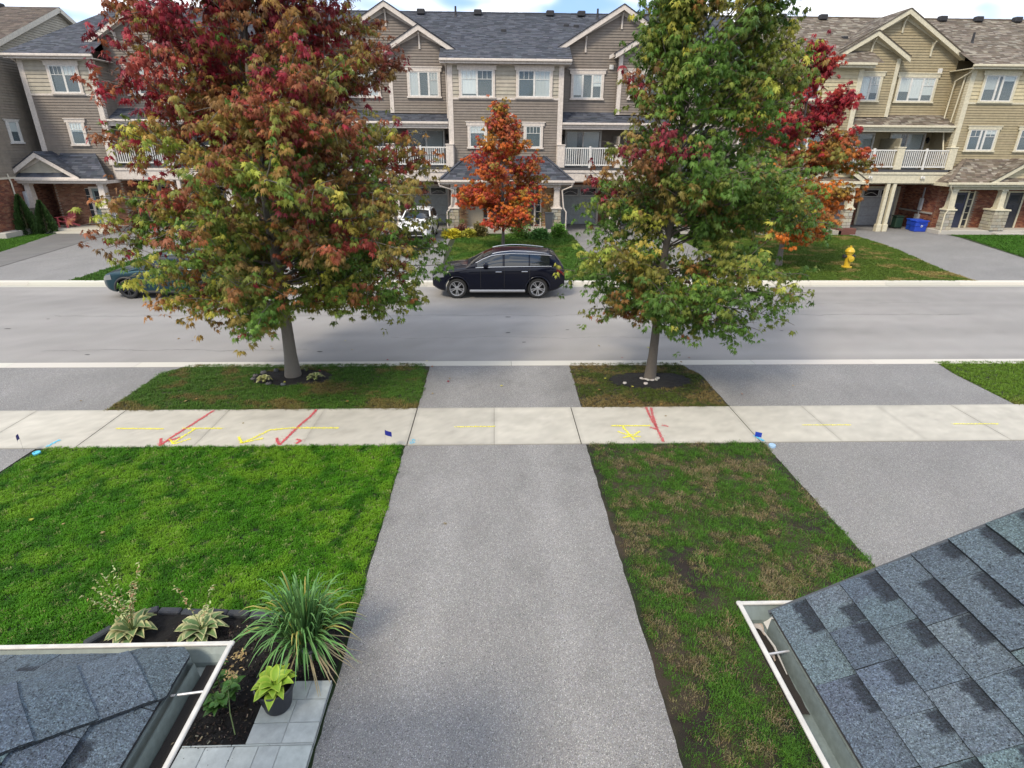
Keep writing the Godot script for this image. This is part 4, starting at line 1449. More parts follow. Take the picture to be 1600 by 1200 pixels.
# ---------------------------------------------------------------- trees
func leaf_mesh(sz: float, lobes: Array, droop: float) -> ArrayMesh:
	# a maple leaf: five pointed lobes round the petiole, folded along its midrib and drooping at the tips
	var pts: Array[Vector2] = []
	for l in lobes:
		pts.append(Vector2(l[0], l[1]) * sz)
	var m := MB.new()
	var n := pts.size()
	var c := Vector3(0, 0.25 * sz, 0.02 * sz)
	for i in n - 1:
		var a := pts[i]
		var b := pts[i + 1]
		var za := -droop * sz * (pow(absf(a.x) / sz, 1.5) + 0.5 * pow(maxf(a.y / sz, 0.0), 2))
		var zb := -droop * sz * (pow(absf(b.x) / sz, 1.5) + 0.5 * pow(maxf(b.y / sz, 0.0), 2))
		m.tri(c, Vector3(a.x, a.y, za), Vector3(b.x, b.y, zb))
	return m.mesh()

func maple_leaf(sz: float) -> ArrayMesh:
	return leaf_mesh(sz, [[0.0, -0.02], [0.26, -0.12], [0.17, 0.10], [0.58, 0.16], [0.26, 0.30], [0.52, 0.70], [0.15, 0.48], [0.0, 1.08], [-0.15, 0.48], [-0.52, 0.70], [-0.26, 0.30], [-0.58, 0.16], [-0.17, 0.10], [-0.26, -0.12], [0.0, -0.02]], 0.4)

# crown radius by height is a list of [height, radius]
func prof(tab: Array, h: float) -> float:
	if h <= tab[0][0]:
		return tab[0][1]
	for i in tab.size() - 1:
		if h <= tab[i + 1][0]:
			return lerpf(tab[i][1], tab[i + 1][1], (h - tab[i][0]) / (tab[i + 1][0] - tab[i][0]))
	return 0.0

func maple(called: String, label: String, at: Vector3, sp: Dictionary) -> Node3D:
	var t := thing(called, label, "tree", at, "street trees")
	rng.seed = sp.seed
	var bark := MB.new()
	bark.col = sp.bark
	var hgt: float = sp.height
	var lean: Vector3 = sp.get("lean", Vector3.ZERO)
	var p := PackedVector3Array()
	var r := PackedFloat32Array()
	var nseg := 16
	for i in nseg + 1:
		var k := float(i) / nseg
		var wob := Vector3(fn.get_noise_2d(k * 3.0, sp.seed), 0, fn.get_noise_2d(k * 3.0, sp.seed + 50.0)) * 0.25 * k
		p.append(Vector3(0, hgt * 0.93 * k - 0.05, 0) + lean * pow(k, 0.8) + wob)
		r.append(sp.r0 * (1.0 - k * 0.93) * (1.0 + 0.45 * exp(-k * 28.0)))
	bark.tube(p, r, 12)
	var bm := plain(lin(1, 1, 1), 0.95, 0.0, "bark", 2.4, 1.2)
	var axis := func(h: float) -> Vector3:
		var k := clampf(h / (hgt * 0.93), 0.0, 1.0) * nseg
		var i := mini(int(k), nseg - 1)
		return p[i].lerp(p[i + 1], k - i)
	var limbs := MB.new()
	limbs.col = sp.bark * 0.8
	var xs: Array[Transform3D] = []
	var cs := PackedColorArray()
	var crown: Array = sp.crown
	var h0: float = crown[0][0]
	var nl: int = sp.limbs
	var lsz: float = 1.0
	for i in nl:
		var f := (i + 0.5) / nl
		var az := i * 2.39996 + rng.randf_range(-0.4, 0.4)
		var hs := clampf(lerpf(h0 * 0.9, hgt * 0.84, pow(f, 1.1)) + rng.randf_range(-0.7, 0.7), h0 * 0.85, hgt * 0.88)
		var out := Vector3(cos(az), 0, sin(az))
		# where this limb ends: on the crown's outline, some way above its root
		var up := lerpf(sp.up0, sp.up1, f) * rng.randf_range(0.7, 1.3)
		var he := minf(hs + up, hgt * 0.985)
		var rr: float = prof(crown, he) * (0.86 + 0.22 * fn2.get_noise_2d(cos(az) * 1.3 + sp.seed, sin(az) * 1.3 + he * 0.55) + rng.randf_range(-0.05, 0.1))
		rr *= 1.0 - sp.get("trim", 0.0) * maxf(0.0, -cos(az)) * (1.0 - smoothstep(2.4, 4.0, he))
		var a: Vector3 = axis.call(hs)
		var shift: Vector3 = sp.get("shift", Vector3.ZERO) + sp.get("shift_up", Vector3.ZERO) * smoothstep(3.0, 7.5, he)
		var fork: bool = sp.get("fork", false) and he > 6.1 and i % 5 < 3
		if fork:
			out = Vector3(signf(out.x), 0, out.z * 0.7).normalized()
		var ctr: Vector3 = axis.call(he) + shift
		var e := Vector3(ctr.x, he, ctr.z) + out * maxf(rr, 0.15)
		var lp := PackedVector3Array()
		var lr := PackedFloat32Array()
		var n := 7
		var bend := a.distance_to(e) * 0.14
		for j in n + 1:
			var k := float(j) / n
			lp.append(a.lerp(e, k) + Vector3(0, (0.5 - k) * k * bend * 1.6, 0) + Vector3(rng.randf_range(-1, 1), rng.randf_range(-1, 1), rng.randf_range(-1, 1)) * 0.03)
			lr.append(lerpf(sp.r0 * 0.24 * (1.0 - 0.5 * f), 0.007, pow(k, 0.7)))
		limbs.tube(lp, lr, 5, false)
		var ln := a.distance_to(e)
		var limbkind: Color = sp.colour.call(at + lp[5], 0.8, 0.7)
		var ns := int(maxf(4.0, ln * sp.secs))
		for s in ns + 1:
			var k := lerpf(0.55 if fork else 0.22, 1.0, float(s) / ns)
			var kk := k * n
			var q := lp[mini(int(kk), n - 1)].lerp(lp[mini(int(kk), n - 1) + 1], kk - mini(int(kk), n - 1))
			var dirl := (lp[mini(int(kk), n - 1) + 1] - lp[mini(int(kk), n - 1)]).normalized()
			var side := dirl.cross(Vector3.UP).normalized() * (1.0 if s % 2 == 0 else -1.0)
			var d := (dirl * rng.randf_range(0.5, 1.1) + side * rng.randf_range(0.3, 1.1) + Vector3(0, rng.randf_range(-0.9, 1.3), 0)).normalized()
			if s == ns:
				d = dirl
			var sl: float = rng.randf_range(0.35, 0.95) * sp.get("spray", 1.0) * (1.15 - 0.35 * k)
			var tp: Vector3 = q + d * sl
			# keep inside the outline
			var rad := Vector2(tp.x - axis.call(tp.y).x - shift.x, tp.z - axis.call(tp.y).z - shift.z).length()
			var lim := prof(crown, tp.y) * 1.1 + 0.1
			if rad > lim or tp.y > hgt:
				sl *= 0.6
				tp = q + d * sl
			limbs.tube(PackedVector3Array([q, q + d * sl * 0.55 + Vector3(0, 0.03, 0), tp]), PackedFloat32Array([0.009, 0.006, 0.003]), 4, false)
			var outness := clampf(Vector2(q.x - axis.call(q.y).x, q.z - axis.call(q.y).z).length() / maxf(prof(crown, q.y), 0.3), 0.0, 1.0)
			var kind: Color = sp.colour.call(at + q, outness, k).lerp(limbkind, 0.35)
			# leaves stand in whorls at the nodes of the spray and hang from them
			var nodes := maxi(3, int(sp.leaves * sl / 0.55 / 6.0))
			for nd in nodes:
				var b := (nd + rng.randf_range(0.2, 1.0)) / nodes
				var g: Vector3 = q + d * sl * b
				g += Vector3(rng.randfn(0, 1), rng.randfn(0, 0.9) - 0.1, rng.randfn(0, 1)) * 0.12 * sp.get("spray", 1.0) * (0.6 + 0.6 * b)
				var c := kind
				if rng.randf() < 0.08:
					c = sp.colour.call(at + g, outness, b)
				c = jit(c, 0.16)
				var a0 := rng.randf() * TAU
				var nw := 4 + rng.randi() % 4
				var lay := Basis(Vector3(rng.randfn(0, 1), 0.01, rng.randfn(0, 1)).normalized(), rng.randfn(0, 0.55)) * Basis(Vector3.UP.cross(out).normalized(), 0.35)
				for w in nw:
					var an := a0 + TAU * w / nw + rng.randf_range(-0.35, 0.35)
					var ray := Vector3(cos(an), 0, sin(an)) * rng.randf_range(0.5, 1.0)
					var tip := (ray * rng.randf_range(0.45, 1.0) + out * 0.3 + Vector3(0, rng.randf_range(-1.25, -0.25), 0)).normalized()
					tip = lay * tip
					var nrm := lay * ray * 0.45 + out * 0.3 + Vector3(0, 1.0, 0) + Vector3(rng.randfn(0, 1), rng.randfn(0, 1), rng.randfn(0, 1)) * 0.28
					nrm = (nrm - tip * nrm.dot(tip)).normalized()
					var x := tip.cross(nrm)
					var z: float = sp.leaf * rng.randf_range(0.7, 1.2)
					xs.append(Transform3D(Basis(x * z * rng.randf_range(0.75, 1.05), tip * z, nrm * z), g + ray * 0.05 + tip * 0.02 + Vector3(0, rng.randf_range(-0.05, 0.03), 0)))
					cs.append(jit(c, 0.17))
	var trunk := part(t, "trunk", bark, bm)
	part(t, "limbs", limbs, plain(lin(1, 1, 1), 0.95, 0.0, "bark", 2.4), true)
	scatter(t, "crown", maple_leaf(1.0), leaf_mat("leaf", 0.75, 0.42), xs, cs)
	return t

func pick(list: Array) -> Color:
	# [weight, colour]
	var sum := 0.0
	for l in list:
		sum += maxf(l[0], 0.0)
	var k := rng.randf() * sum
	for l in list:
		k -= maxf(l[0], 0.0)
		if k <= 0.0:
			return l[1]
	return list[0][1]

const CRIMSON := Color(0.33, 0.033, 0.05)
const MAROON := Color(0.17, 0.024, 0.034)
const RUST := Color(0.33, 0.125, 0.045)
const BRONZE := Color(0.25, 0.16, 0.05)
const OLIVE := Color(0.205, 0.22, 0.042)
const GREEN := Color(0.11, 0.205, 0.034)
const DEEP := Color(0.07, 0.13, 0.025)
const LIME := Color(0.46, 0.44, 0.07)
const ORANGE := Color(0.55, 0.16, 0.025)
const FIRE := Color(0.42, 0.055, 0.03)

func trees() -> void:
	var left := func(q: Vector3, o: float, _k: float) -> Color:
		var h := smoothstep(2.9, 7.0, q.y)
		var x := clampf((q.x + 4.9) / 3.4, -1.0, 1.0)
		var patch := fn.get_noise_3d(q.x * 0.75, q.y * 0.75, q.z * 0.75) * 2.2
		var p2 := fn2.get_noise_3d(q.x * 0.9 + 30, q.y * 0.9, q.z * 0.9) * 2.0
		var red := h * 1.0 - x * 0.42 + patch * 0.85 + o * 0.2 - 0.32
		var yel := -x * 0.8 + p2 * 0.9 + 0.05 - absf(q.y - 4.4) * 0.14
		if rng.randf() < 0.16 - 0.02 * q.y:
			return pick([[1.0, LIME], [1.0, OLIVE], [0.6, GREEN]])
		if rng.randf() < 0.09 + 0.12 * maxf(-x, 0.0) + 0.08 * h:
			return pick([[1.0, CRIMSON], [0.5, MAROON], [0.4, RUST]])
		if red > 0.62:
			return pick([[1.0, CRIMSON], [0.8, MAROON], [0.4, RUST], [0.15, OLIVE]])
		if red > 0.36:
			return pick([[0.3, CRIMSON], [0.4, MAROON], [0.8, RUST], [0.9, BRONZE], [0.5, OLIVE]])
		if yel > 0.5:
			return pick([[1.0, LIME], [0.7, OLIVE], [0.2, ORANGE], [0.3, GREEN]])
		if q.y < 4.8 - x * 0.8:
			return pick([[1.0, OLIVE], [1.4, GREEN], [0.25, BRONZE], [0.15, RUST], [0.2, LIME], [0.35, DEEP]])
		return pick([[1.0, OLIVE], [0.4, GREEN], [1.0, BRONZE], [0.6, RUST], [0.15, LIME], [0.2, MAROON]])
	maple("maple_tree", "large maple with crimson top and yellow-green lower leaves on the left boulevard", Vector3(-4.72, 0.0, -12.45), {
		seed = 101, height = 10.2, r0 = 0.138, bark = lin(0.34, 0.30, 0.25), limbs = 146, secs = 5.2, leaves = 52.0, leaf = 0.100, trim = 0.14, up0 = 0.25, up1 = 2.4,
		crown = [[1.75, 2.0], [2.1, 2.8], [2.7, 3.15], [3.4, 3.25], [4.6, 3.25], [5.8, 3.0], [7.0, 2.5], [8.2, 1.75], [9.4, 1.0], [10.2, 0.15]], lean = Vector3(0.1, 0, 0.0), shift = Vector3(0.42, 0, 0), shift_up = Vector3(-0.3, 0, 0), colour = left})
	var right := func(q: Vector3, o: float, _k: float) -> Color:
		var patch := fn.get_noise_3d(q.x * 0.8 + 9, q.y * 0.8, q.z * 0.8) * 2.2
		var p2 := fn2.get_noise_3d(q.x * 0.7, q.y * 0.7 + 20, q.z * 0.7) * 2.0
		# the maroon shoot low on the left of the upper crown
		var mar := 1.6 - 0.95 * Vector2(q.x - 2.1, (q.y - 5.4) * 0.7).length() + patch * 0.2
		if mar > 0.5 and o > 0.4 and rng.randf() < 0.85:
			return pick([[1.0, MAROON], [0.3, CRIMSON], [0.5, BRONZE], [0.2, OLIVE]])
		if patch + smoothstep(4.5, 8.0, q.y) * 0.35 > 0.9:
			return pick([[1.0, BRONZE], [0.5, RUST], [0.5, OLIVE], [0.15, MAROON]])
		if p2 > 0.7:
			return pick([[1.0, OLIVE], [0.5, LIME], [0.5, GREEN]])
		return pick([[1.3, GREEN], [1.0, DEEP], [0.45, OLIVE], [0.12, BRONZE], [0.05, RUST], [0.12, LIME]])
	maple("maple_tree", "dark green upright maple with bronze tips on the small right boulevard", Vector3(3.6, 0.0, -12.2), {
		seed = 207, height = 10.6, r0 = 0.102, bark = lin(0.27, 0.23, 0.19), limbs = 134, secs = 5.0, leaves = 50.0, leaf = 0.100, up0 = 0.25, up1 = 2.6,
		crown = [[1.7, 1.5], [2.1, 2.3], [2.8, 2.5], [3.6, 2.4], [4.8, 2.05], [6.0, 1.6], [7.4, 1.4], [8.8, 1.1], [10.0, 0.6], [10.6, 0.1]], lean = Vector3(0.15, 0, 0.0), shift = Vector3(0.4, 0, 0), shift_up = Vector3(0.15, 0, 0), fork = true, colour = right})
	var small := func(q: Vector3, o: float, _k: float) -> Color:
		var patch := fn.get_noise_3d(q.x * 0.9 + 3, q.y * 0.9, q.z * 0.9) * 2.0
		var x := q.x - 0.35
		if patch - x * 0.35 > 0.15:
			return pick([[1.0, FIRE], [0.5, CRIMSON], [0.6, ORANGE]])
		return pick([[0.9, ORANGE], [0.5, RUST], [0.5, Color(0.36, 0.22, 0.03)], [0.5, FIRE], [0.3, BRONZE], [0.4, OLIVE]])
	maple("maple_tree", "small fiery orange-red maple standing on the lawn behind the dark SUV", Vector3(0.42, 0.0, -29.6), {
		seed = 309, height = 6.9, r0 = 0.085, bark = lin(0.26, 0.23, 0.2), limbs = 42, secs = 5.6, leaves = 54.0, leaf = 0.13, up0 = 0.3, up1 = 1.4, spray = 1.0,
		crown = [[1.3, 1.0], [1.9, 2.0], [2.8, 2.35], [3.7, 2.15], [4.6, 1.65], [5.4, 1.05], [6.2, 0.6], [6.9, 0.1]], colour = small})
	var back := func(q: Vector3, _o: float, _k: float) -> Color:
		var patch := fn.get_noise_3d(q.x * 0.7 + 13, q.y * 0.7, q.z * 0.7) * 2.0
		if q.y + patch * 1.2 > 5.3:
			return pick([[1.0, Color(0.27, 0.022, 0.03)], [0.6, CRIMSON], [0.3, FIRE], [0.2, MAROON]])
		if q.y + patch * 1.5 > 4.3:
			return pick([[1.0, OLIVE], [0.4, BRONZE], [0.5, RUST], [0.3, GREEN]])
		return pick([[1.0, ORANGE], [0.8, RUST], [0.7, BRONZE], [0.5, OLIVE]])
	maple("maple_tree", "tall maple with scarlet top and rusty lower leaves across the street by the hydrant", Vector3(12.9, 0.0, -25.6), {
		seed = 411, height = 8.9, r0 = 0.12, bark = lin(0.3, 0.27, 0.23), limbs = 52, secs = 5.6, leaves = 52.0, leaf = 0.14, up0 = 0.3, up1 = 1.7,
		crown = [[1.4, 1.2], [2.2, 2.5], [3.4, 2.9], [4.6, 2.8], [5.8, 2.7], [7.0, 2.1], [8.0, 1.2], [8.9, 0.1]], colour = back})
	# two clipped cedars beside the far left porch
	for c in [[-27.0, -34.6, 2.1, 0.62, "taller left-hand cedar of the pair beside the far left porch pillar"], [-26.25, -35.05, 1.75, 0.58, "shorter cedar touching the stone porch pillar across the street"]]:
		rng.seed = int(-c[0] * 100)
		var t := thing("cedar_shrub", c[4], "shrub", Vector3(c[0], 0, c[1]), "cedars by the far left porch")
		var st := MB.new()
		st.col = lin(0.12, 0.08, 0.05)
		st.tube(PackedVector3Array([Vector3(0, -0.05, 0), Vector3(0, c[2] * 0.9, 0)]), PackedFloat32Array([0.05, 0.01]), 6)
		part(t, "stem", st, plain(lin(1, 1, 1), 0.95))
		var xs: Array[Transform3D] = []
		var cs := PackedColorArray()
		for i in 3800:
			var h: float = pow(rng.randf(), 1.15) * c[2]
			var k: float = h / c[2]
			var rr: float = c[3] * (1.0 - pow(k, 1.6)) * (0.85 + 0.2 * fn2.get_noise_2d(k * 5.0, i % 7))
			var az := rng.randf() * TAU
			var q := Vector3(cos(az), 0, sin(az)) * rr * sqrt(rng.randf_range(0.35, 1.0)) + Vector3(0, h + 0.04, 0)
			var up := (Vector3(cos(az) * 0.5, 1.0, sin(az) * 0.5) + Vector3(rng.randfn(0, 1), rng.randfn(0, 1), rng.randfn(0, 1)) * 0.3).normalized()
			var x := up.cross(Vector3(-sin(az), 0.2, cos(az))).normalized()
			var z := rng.randf_range(0.09, 0.17)
			xs.append(Transform3D(Basis(x * z, up * z, x.cross(up) * z), q))
			cs.append(jit(lin(0.045, 0.085, 0.022), 0.35))
		scatter(t, "foliage", leaf_mesh(1.0, [[0.0, 0.0], [0.25, 0.3], [0.12, 0.35], [0.3, 0.65], [0.0, 1.0], [-0.3, 0.65], [-0.12, 0.35], [-0.25, 0.3], [0.0, 0.0]], 0.2), leaf_mat("cedar", 0.2), xs, cs)

# ---------------------------------------------------------------- cars
func tabv(tab: Array, x: float) -> float:
	if x <= tab[0][0]:
		return tab[0][1]
	for i in tab.size() - 1:
		if x <= tab[i + 1][0]:
			var t: float = (x - tab[i][0]) / (tab[i + 1][0] - tab[i][0])
			return lerpf(tab[i][1], tab[i + 1][1], t)
	return tab[tab.size() - 1][1]

func smooth(tab: Array, x: float) -> float:
	return (tabv(tab, x - 0.09) + tabv(tab, x - 0.045) + tabv(tab, x) + tabv(tab, x + 0.045) + tabv(tab, x + 0.09)) / 5.0

func car(called: String, label: String, at: Vector3, turn: float, sp: Dictionary) -> Node3D:
	# built nose towards -x; the near side is +z; origin under the middle
	var t := thing(called, label, "car", at, "")
	t.rotation.y = turn
	var L: float = sp.length
	var W: float = sp.width / 2
	var wr: float = sp.wheel
	var ax: Array = sp.axles
	var ctr := L / 2
	var paint: Material = sp.paint
	var black := plain(lin(0.018, 0.018, 0.02), 0.6)
	var shoulder: Array = sp.shoulder
	var roof: Array = sp.roof
	var plan: Array = sp.plan
	var bottom := func(x: float) -> float:
		var y: float = sp.sill + 0.16 * pow(clampf((0.55 - x) / 0.55, 0, 1), 2) + 0.2 * pow(clampf((x - L + 0.6) / 0.6, 0, 1), 2)
		for a in ax:
			var d: float = wr + 0.055
			if absf(x - a) < d:
				y = maxf(y, wr + sqrt(d * d - (x - a) * (x - a)))
		return y
	var half := func(x: float) -> float: return W * smooth(plan, x)
	# stations, close together round the wheel arches
	var xs: Array[float] = []
	var x := 0.0
	while x < L - 0.001:
		xs.append(x)
		var near := false
		for a in ax:
			near = near or absf(absf(x - a) - wr) < 0.14 or absf(x - a) < wr
		x += 0.025 if near else 0.05
	xs.append(L)
	var m := MB.new()
	for sd in [1.0, -1.0]:
		var p := PackedVector3Array()
		for q in xs:
			var w: float = half.call(q)
			var yb: float = bottom.call(q)
			var ys: float = smooth(shoulder, q)
			yb = minf(yb, ys - 0.16)
			var row := [Vector2(w * 0.6, yb + 0.02), Vector2(w * 0.955, yb), Vector2(w * 0.985, yb + minf(0.07, (ys - yb) * 0.2)), Vector2(w * 1.0, lerpf(yb, ys, 0.5)), Vector2(w * 0.985, lerpf(yb, ys, 0.72)), Vector2(w * 0.985, ys - 0.075), Vector2(w * 0.955, ys - 0.02), Vector2(w * 0.9, ys), Vector2(w * 0.5, ys + 0.025), Vector2(0, ys + 0.032)]
			for v in row:
				p.append(Vector3(q - ctr, v.y, v.x * sd))
		if sd > 0:
			var pr := PackedVector3Array()
			# flip rows so that the outside faces out
			for j in range(xs.size() - 1, -1, -1):
				for i in 10:
					pr.append(p[j * 10 + i])
			m.grid(pr, 10, xs.size())
		else:
			m.grid(p, 10, xs.size())
		# nose and tail faces
		for e in [0, xs.size() - 1]:
			for i in 9:
				var a := p[e * 10 + i]
				var b := p[e * 10 + i + 1]
				m.quad(Vector3(a.x, a.y, 0), a, b, Vector3(b.x, b.y, 0)) if (e == 0) == (sd > 0) else m.quad(Vector3(b.x, b.y, 0), b, a, Vector3(a.x, a.y, 0))
	var body := part(t, "body", m, paint)
	# cabin
	var c0: float = roof[0][0]
	var c1: float = roof[roof.size() - 1][0]
	var side := func(q: float, k: float) -> Vector2:
		var w: float = half.call(q)
		var ys: float = smooth(shoulder, q) - 0.01
		var yr := maxf(tabv(roof, q), ys + 0.004)
		var top := Vector2(w * 0.76, yr - 0.05 * clampf((yr - ys) / 0.3, 0, 1))
		var bot := Vector2(w * 0.93, ys)
		# narrower where the roof has come down to the scuttle
		top.x = lerpf(bot.x, top.x, clampf((yr - ys) / 0.45, 0, 1))
		var v := bot.lerp(top, k)
		v.x += 0.03 * sin(k * PI)
		return v
	var top := func(q: float, k: float) -> Vector3:
		var s: Vector2 = side.call(q, 1.0)
		var yr := maxf(tabv(roof, q), smooth(shoulder, q) - 0.006)
		return Vector3(q - ctr, lerpf(s.y, yr + 0.015, 1.0 - pow(absf(k), 2.6)), s.x * k)
	var cx: Array[float] = []
	var n := 56
	for i in n + 1:
		cx.append(lerpf(c0, c1, i / float(n)))
	m = MB.new()
	for sd in [1.0, -1.0]:
		var p := PackedVector3Array()
		var order := range(cx.size() - 1, -1, -1) if sd > 0 else range(cx.size())
		for j in order:
			for i in 5:
				var v: Vector2 = side.call(cx[j], i / 4.0)
				p.append(Vector3(cx[j] - ctr, v.y, v.x * sd))
		m.grid(p, 5, cx.size())
	var tp := PackedVector3Array()
	for j in range(cx.size() - 1, -1, -1):
		for i in 13:
			tp.append(top.call(cx[j], 1.0 - i / 6.0))
	m.grid(tp, 13, cx.size())
	var e1 := c1
	for i in 12:
		var a: Vector3 = top.call(e1, 1.0 - i / 6.0)
		var b: Vector3 = top.call(e1, 1.0 - (i + 1) / 6.0)
		m.quad(Vector3(a.x, 0.7, a.z), a, b, Vector3(b.x, 0.7, b.z))
	part(t, "cabin", m, paint)
	# glass laid a few millimetres proud of the cabin, each light on its own
	var gm: Material = sp.glass
	var trim: Material = sp.trim
	for sd in [1.0, -1.0]:
		for g in sp.windows:
			m = MB.new()
			var p := PackedVector3Array()
			var nx := 12
			var order := range(nx, -1, -1) if sd > 0 else range(nx + 1)
			for j in order:
				var q := lerpf(g[0], g[1], j / float(nx))
				for i in 4:
					var v: Vector2 = side.call(q, lerpf(0.09, 0.9, i / 3.0))
					p.append(Vector3(q - ctr, v.y, (v.x + 0.008) * sd))
			m.grid(p, 4, nx + 1)
			part(t, "side_window", m, gm)
		# bright line along the window sill and over the glass
		m = MB.new()
		var lo := PackedVector3Array()
		var hi := PackedVector3Array()
		var r := PackedFloat32Array()
		for j in 25:
			var q := lerpf(sp.windows[0][0] - 0.05, sp.windows[sp.windows.size() - 1][1] + 0.08, j / 24.0)
			var v: Vector2 = side.call(q, 0.05)
			lo.append(Vector3(q - ctr, v.y, (v.x + 0.012) * sd))
			v = side.call(q, 0.94)
			hi.append(Vector3(q - ctr, v.y, (v.x + 0.012) * sd))
			r.append(0.016)
		m.tube(lo, r, 5)
		m.tube(hi, r, 5)
		part(t, "window_trim", m, trim)
		# roof rail
		if sp.rails:
			m = MB.new()
			var rp := PackedVector3Array()
			r = PackedFloat32Array()
			for j in 19:
				var q := lerpf(sp.rail[0], sp.rail[1], j / 18.0)
				var v: Vector2 = side.call(q, 1.0)
				rp.append(Vector3(q - ctr, v.y + 0.03 + 0.03 * sin(PI * j / 18.0), (v.x - 0.02) * sd))
				r.append(0.018)
			m.tube(rp, r, 6)
			part(t, "roof_rail", m, trim)
		# shut lines, handles, mirror, sill strip, arches
		m = MB.new()
		for q in sp.shuts:
			for i in 10:
				var y0 := lerpf(sp.sill + 0.12, smooth(shoulder, q) - 0.03, i / 10.0)
				var y1 := lerpf(sp.sill + 0.12, smooth(shoulder, q) - 0.03, (i + 1) / 10.0)
				m.box(Vector3(q - ctr - 0.006, y0, 0.9 * W), Vector3(q - ctr + 0.006, y1, half.call(q) * 0.999 + 0.003)) if sd > 0 else m.box(Vector3(q - ctr - 0.006, y0, -half.call(q) * 0.999 - 0.003), Vector3(q - ctr + 0.006, y1, -0.9 * W))
		part(t, "shut_line", m, black)
		for q in sp.handles:
			m = MB.new()
			var y: float = smooth(shoulder, q) - 0.15
			var z: float = half.call(q) * 0.99 + 0.012
			m.box(Vector3(q - ctr - 0.11, y - 0.016, minf(z * sd, (z + 0.03) * sd)), Vector3(q - ctr + 0.11, y + 0.016, maxf(z * sd, (z + 0.03) * sd)), 0.008)
			part(t, "handle", m, sp.handle_mat)
		m = MB.new()
		var mq: float = sp.windows[0][0] + 0.32
		var mv: Vector2 = side.call(mq, 0.1)
		m.box(Vector3(mq - ctr - 0.1, mv.y - 0.01, minf(mv.x * sd, (mv.x + 0.22) * sd)), Vector3(mq - ctr + 0.08, mv.y + 0.15, maxf(mv.x * sd, (mv.x + 0.22) * sd)), 0.045)
		part(t, "mirror", m, paint)
		m = MB.new()
		m.box(Vector3(ax[0] + wr + 0.09 - ctr, sp.sill - 0.03, minf(W * 0.93 * sd, (W * 1.0 + 0.01) * sd)), Vector3(ax[1] - wr - 0.09 - ctr, sp.sill + 0.055, maxf(W * 0.93 * sd, (W * 1.0 + 0.01) * sd)), 0.015)
		part(t, "sill_strip", m, sp.sill_mat)
		for a in ax:
			m = MB.new()
			var ap := PackedVector3Array()
			r = PackedFloat32Array()
			for j in 21:
				var th := lerpf(-0.06, PI + 0.06, j / 20.0)
				ap.append(Vector3(a - ctr + cos(th) * (wr + 0.065), wr + sin(th) * (wr + 0.065), (half.call(a) * 0.985) * sd))
				r.append(sp.arch)
			m.tube(ap, r, 6)
			part(t, "wheel_arch", m, sp.arch_mat)
			# wheel: tyre, rim, spokes
			var wb := Basis(Vector3.RIGHT, PI / 2 * sd)
			var tw := 0.235
			var cz: float = (half.call(a) - 0.03) * sd
			m = MB.new()
			m.col = lin(0.02, 0.02, 0.021)
			m.lathe(PackedVector2Array([Vector2(wr * 0.66, -tw), Vector2(wr * 0.93, -tw), Vector2(wr * 0.985, -tw + 0.03), Vector2(wr, -tw * 0.6), Vector2(wr, -tw * 0.3), Vector2(wr * 0.985, -0.03), Vector2(wr * 0.93, 0.0), Vector2(wr * 0.80, 0.008), Vector2(wr * 0.72, -0.004), Vector2(wr * 0.69, -0.02)]), 40, Vector3(a - ctr, wr, cz), wb)
			var wheel := part(t, "wheel", m, plain(lin(1, 1, 1), 0.85))
			m = MB.new()
			m.lathe(PackedVector2Array([Vector2(wr * 0.62, -0.15), Vector2(wr * 0.66, -0.03), Vector2(wr * 0.72, -0.012), Vector2(wr * 0.715, 0.0), Vector2(wr * 0.66, -0.005), Vector2(wr * 0.63, -0.03)]), 40, Vector3(a - ctr, wr, cz), wb)
			part(wheel, "rim", m, sp.rim)
			m = MB.new()
			m.col = lin(0.02, 0.02, 0.02)
			m.lathe(PackedVector2Array([Vector2(wr * 0.66, -0.14), Vector2(0.0, -0.14)]), 24, Vector3(a - ctr, wr, cz), wb)
			part(wheel, "brake_disc", m, plain(lin(1, 1, 1), 0.7))
			m = MB.new()
			m.xf = Transform3D(wb, Vector3(a - ctr, wr, cz))
			m.lathe(PackedVector2Array([Vector2(wr * 0.19, -0.08), Vector2(wr * 0.19, -0.03), Vector2(wr * 0.12, -0.02), Vector2(0, -0.02)]), 16)
			for k in 5:
				for o in [-0.17, 0.17]:
					var th := TAU * k / 5.0 + 0.3
					m.beam(Vector3(cos(th + o * 1.5) * wr * 0.12, -0.045, sin(th + o * 1.5) * wr * 0.12), Vector3(cos(th + o) * wr * 0.68, -0.03, sin(th + o) * wr * 0.68), 0.032, 0.03)
			part(wheel, "spokes", m, sp.rim)
	# windscreen and rear window
	for g in [sp.screen, sp.rear]:
		m = MB.new()
		var p := PackedVector3Array()
		for j in range(10, -1, -1):
			for i in 13:
				var v: Vector3 = top.call(lerpf(g[0], g[1], j / 10.0), lerpf(0.9, -0.9, i / 12.0))
				p.append(v + Vector3(0, 0.007, 0) + Vector3(0.006 if g == sp.rear else -0.006, 0, 0))
		m.grid(p, 13, 11)
		part(t, "windscreen" if g == sp.screen else "rear_window", m, gm)
	# lamps
	for sd in [1.0, -1.0]:
		m = MB.new()
		var y: float = smooth(shoulder, 0.12) - 0.16
		var p := PackedVector3Array()
		for j in range(8, -1, -1):
			var q := lerpf(0.015, 0.42, j / 8.0)
			for i in 3:
				var yy := lerpf(y - 0.01 + 0.05 * j / 8.0, smooth(shoulder, q) - 0.045, i / 2.0)
				p.append(Vector3(q - ctr - 0.004, yy, (half.call(q) * 0.99 + 0.006) * sd))
		m.grid(p, 3, 9)
		part(t, "headlight", m, plain(lin(0.2, 0.21, 0.22), 0.08))
		m = MB.new()
		p = PackedVector3Array()
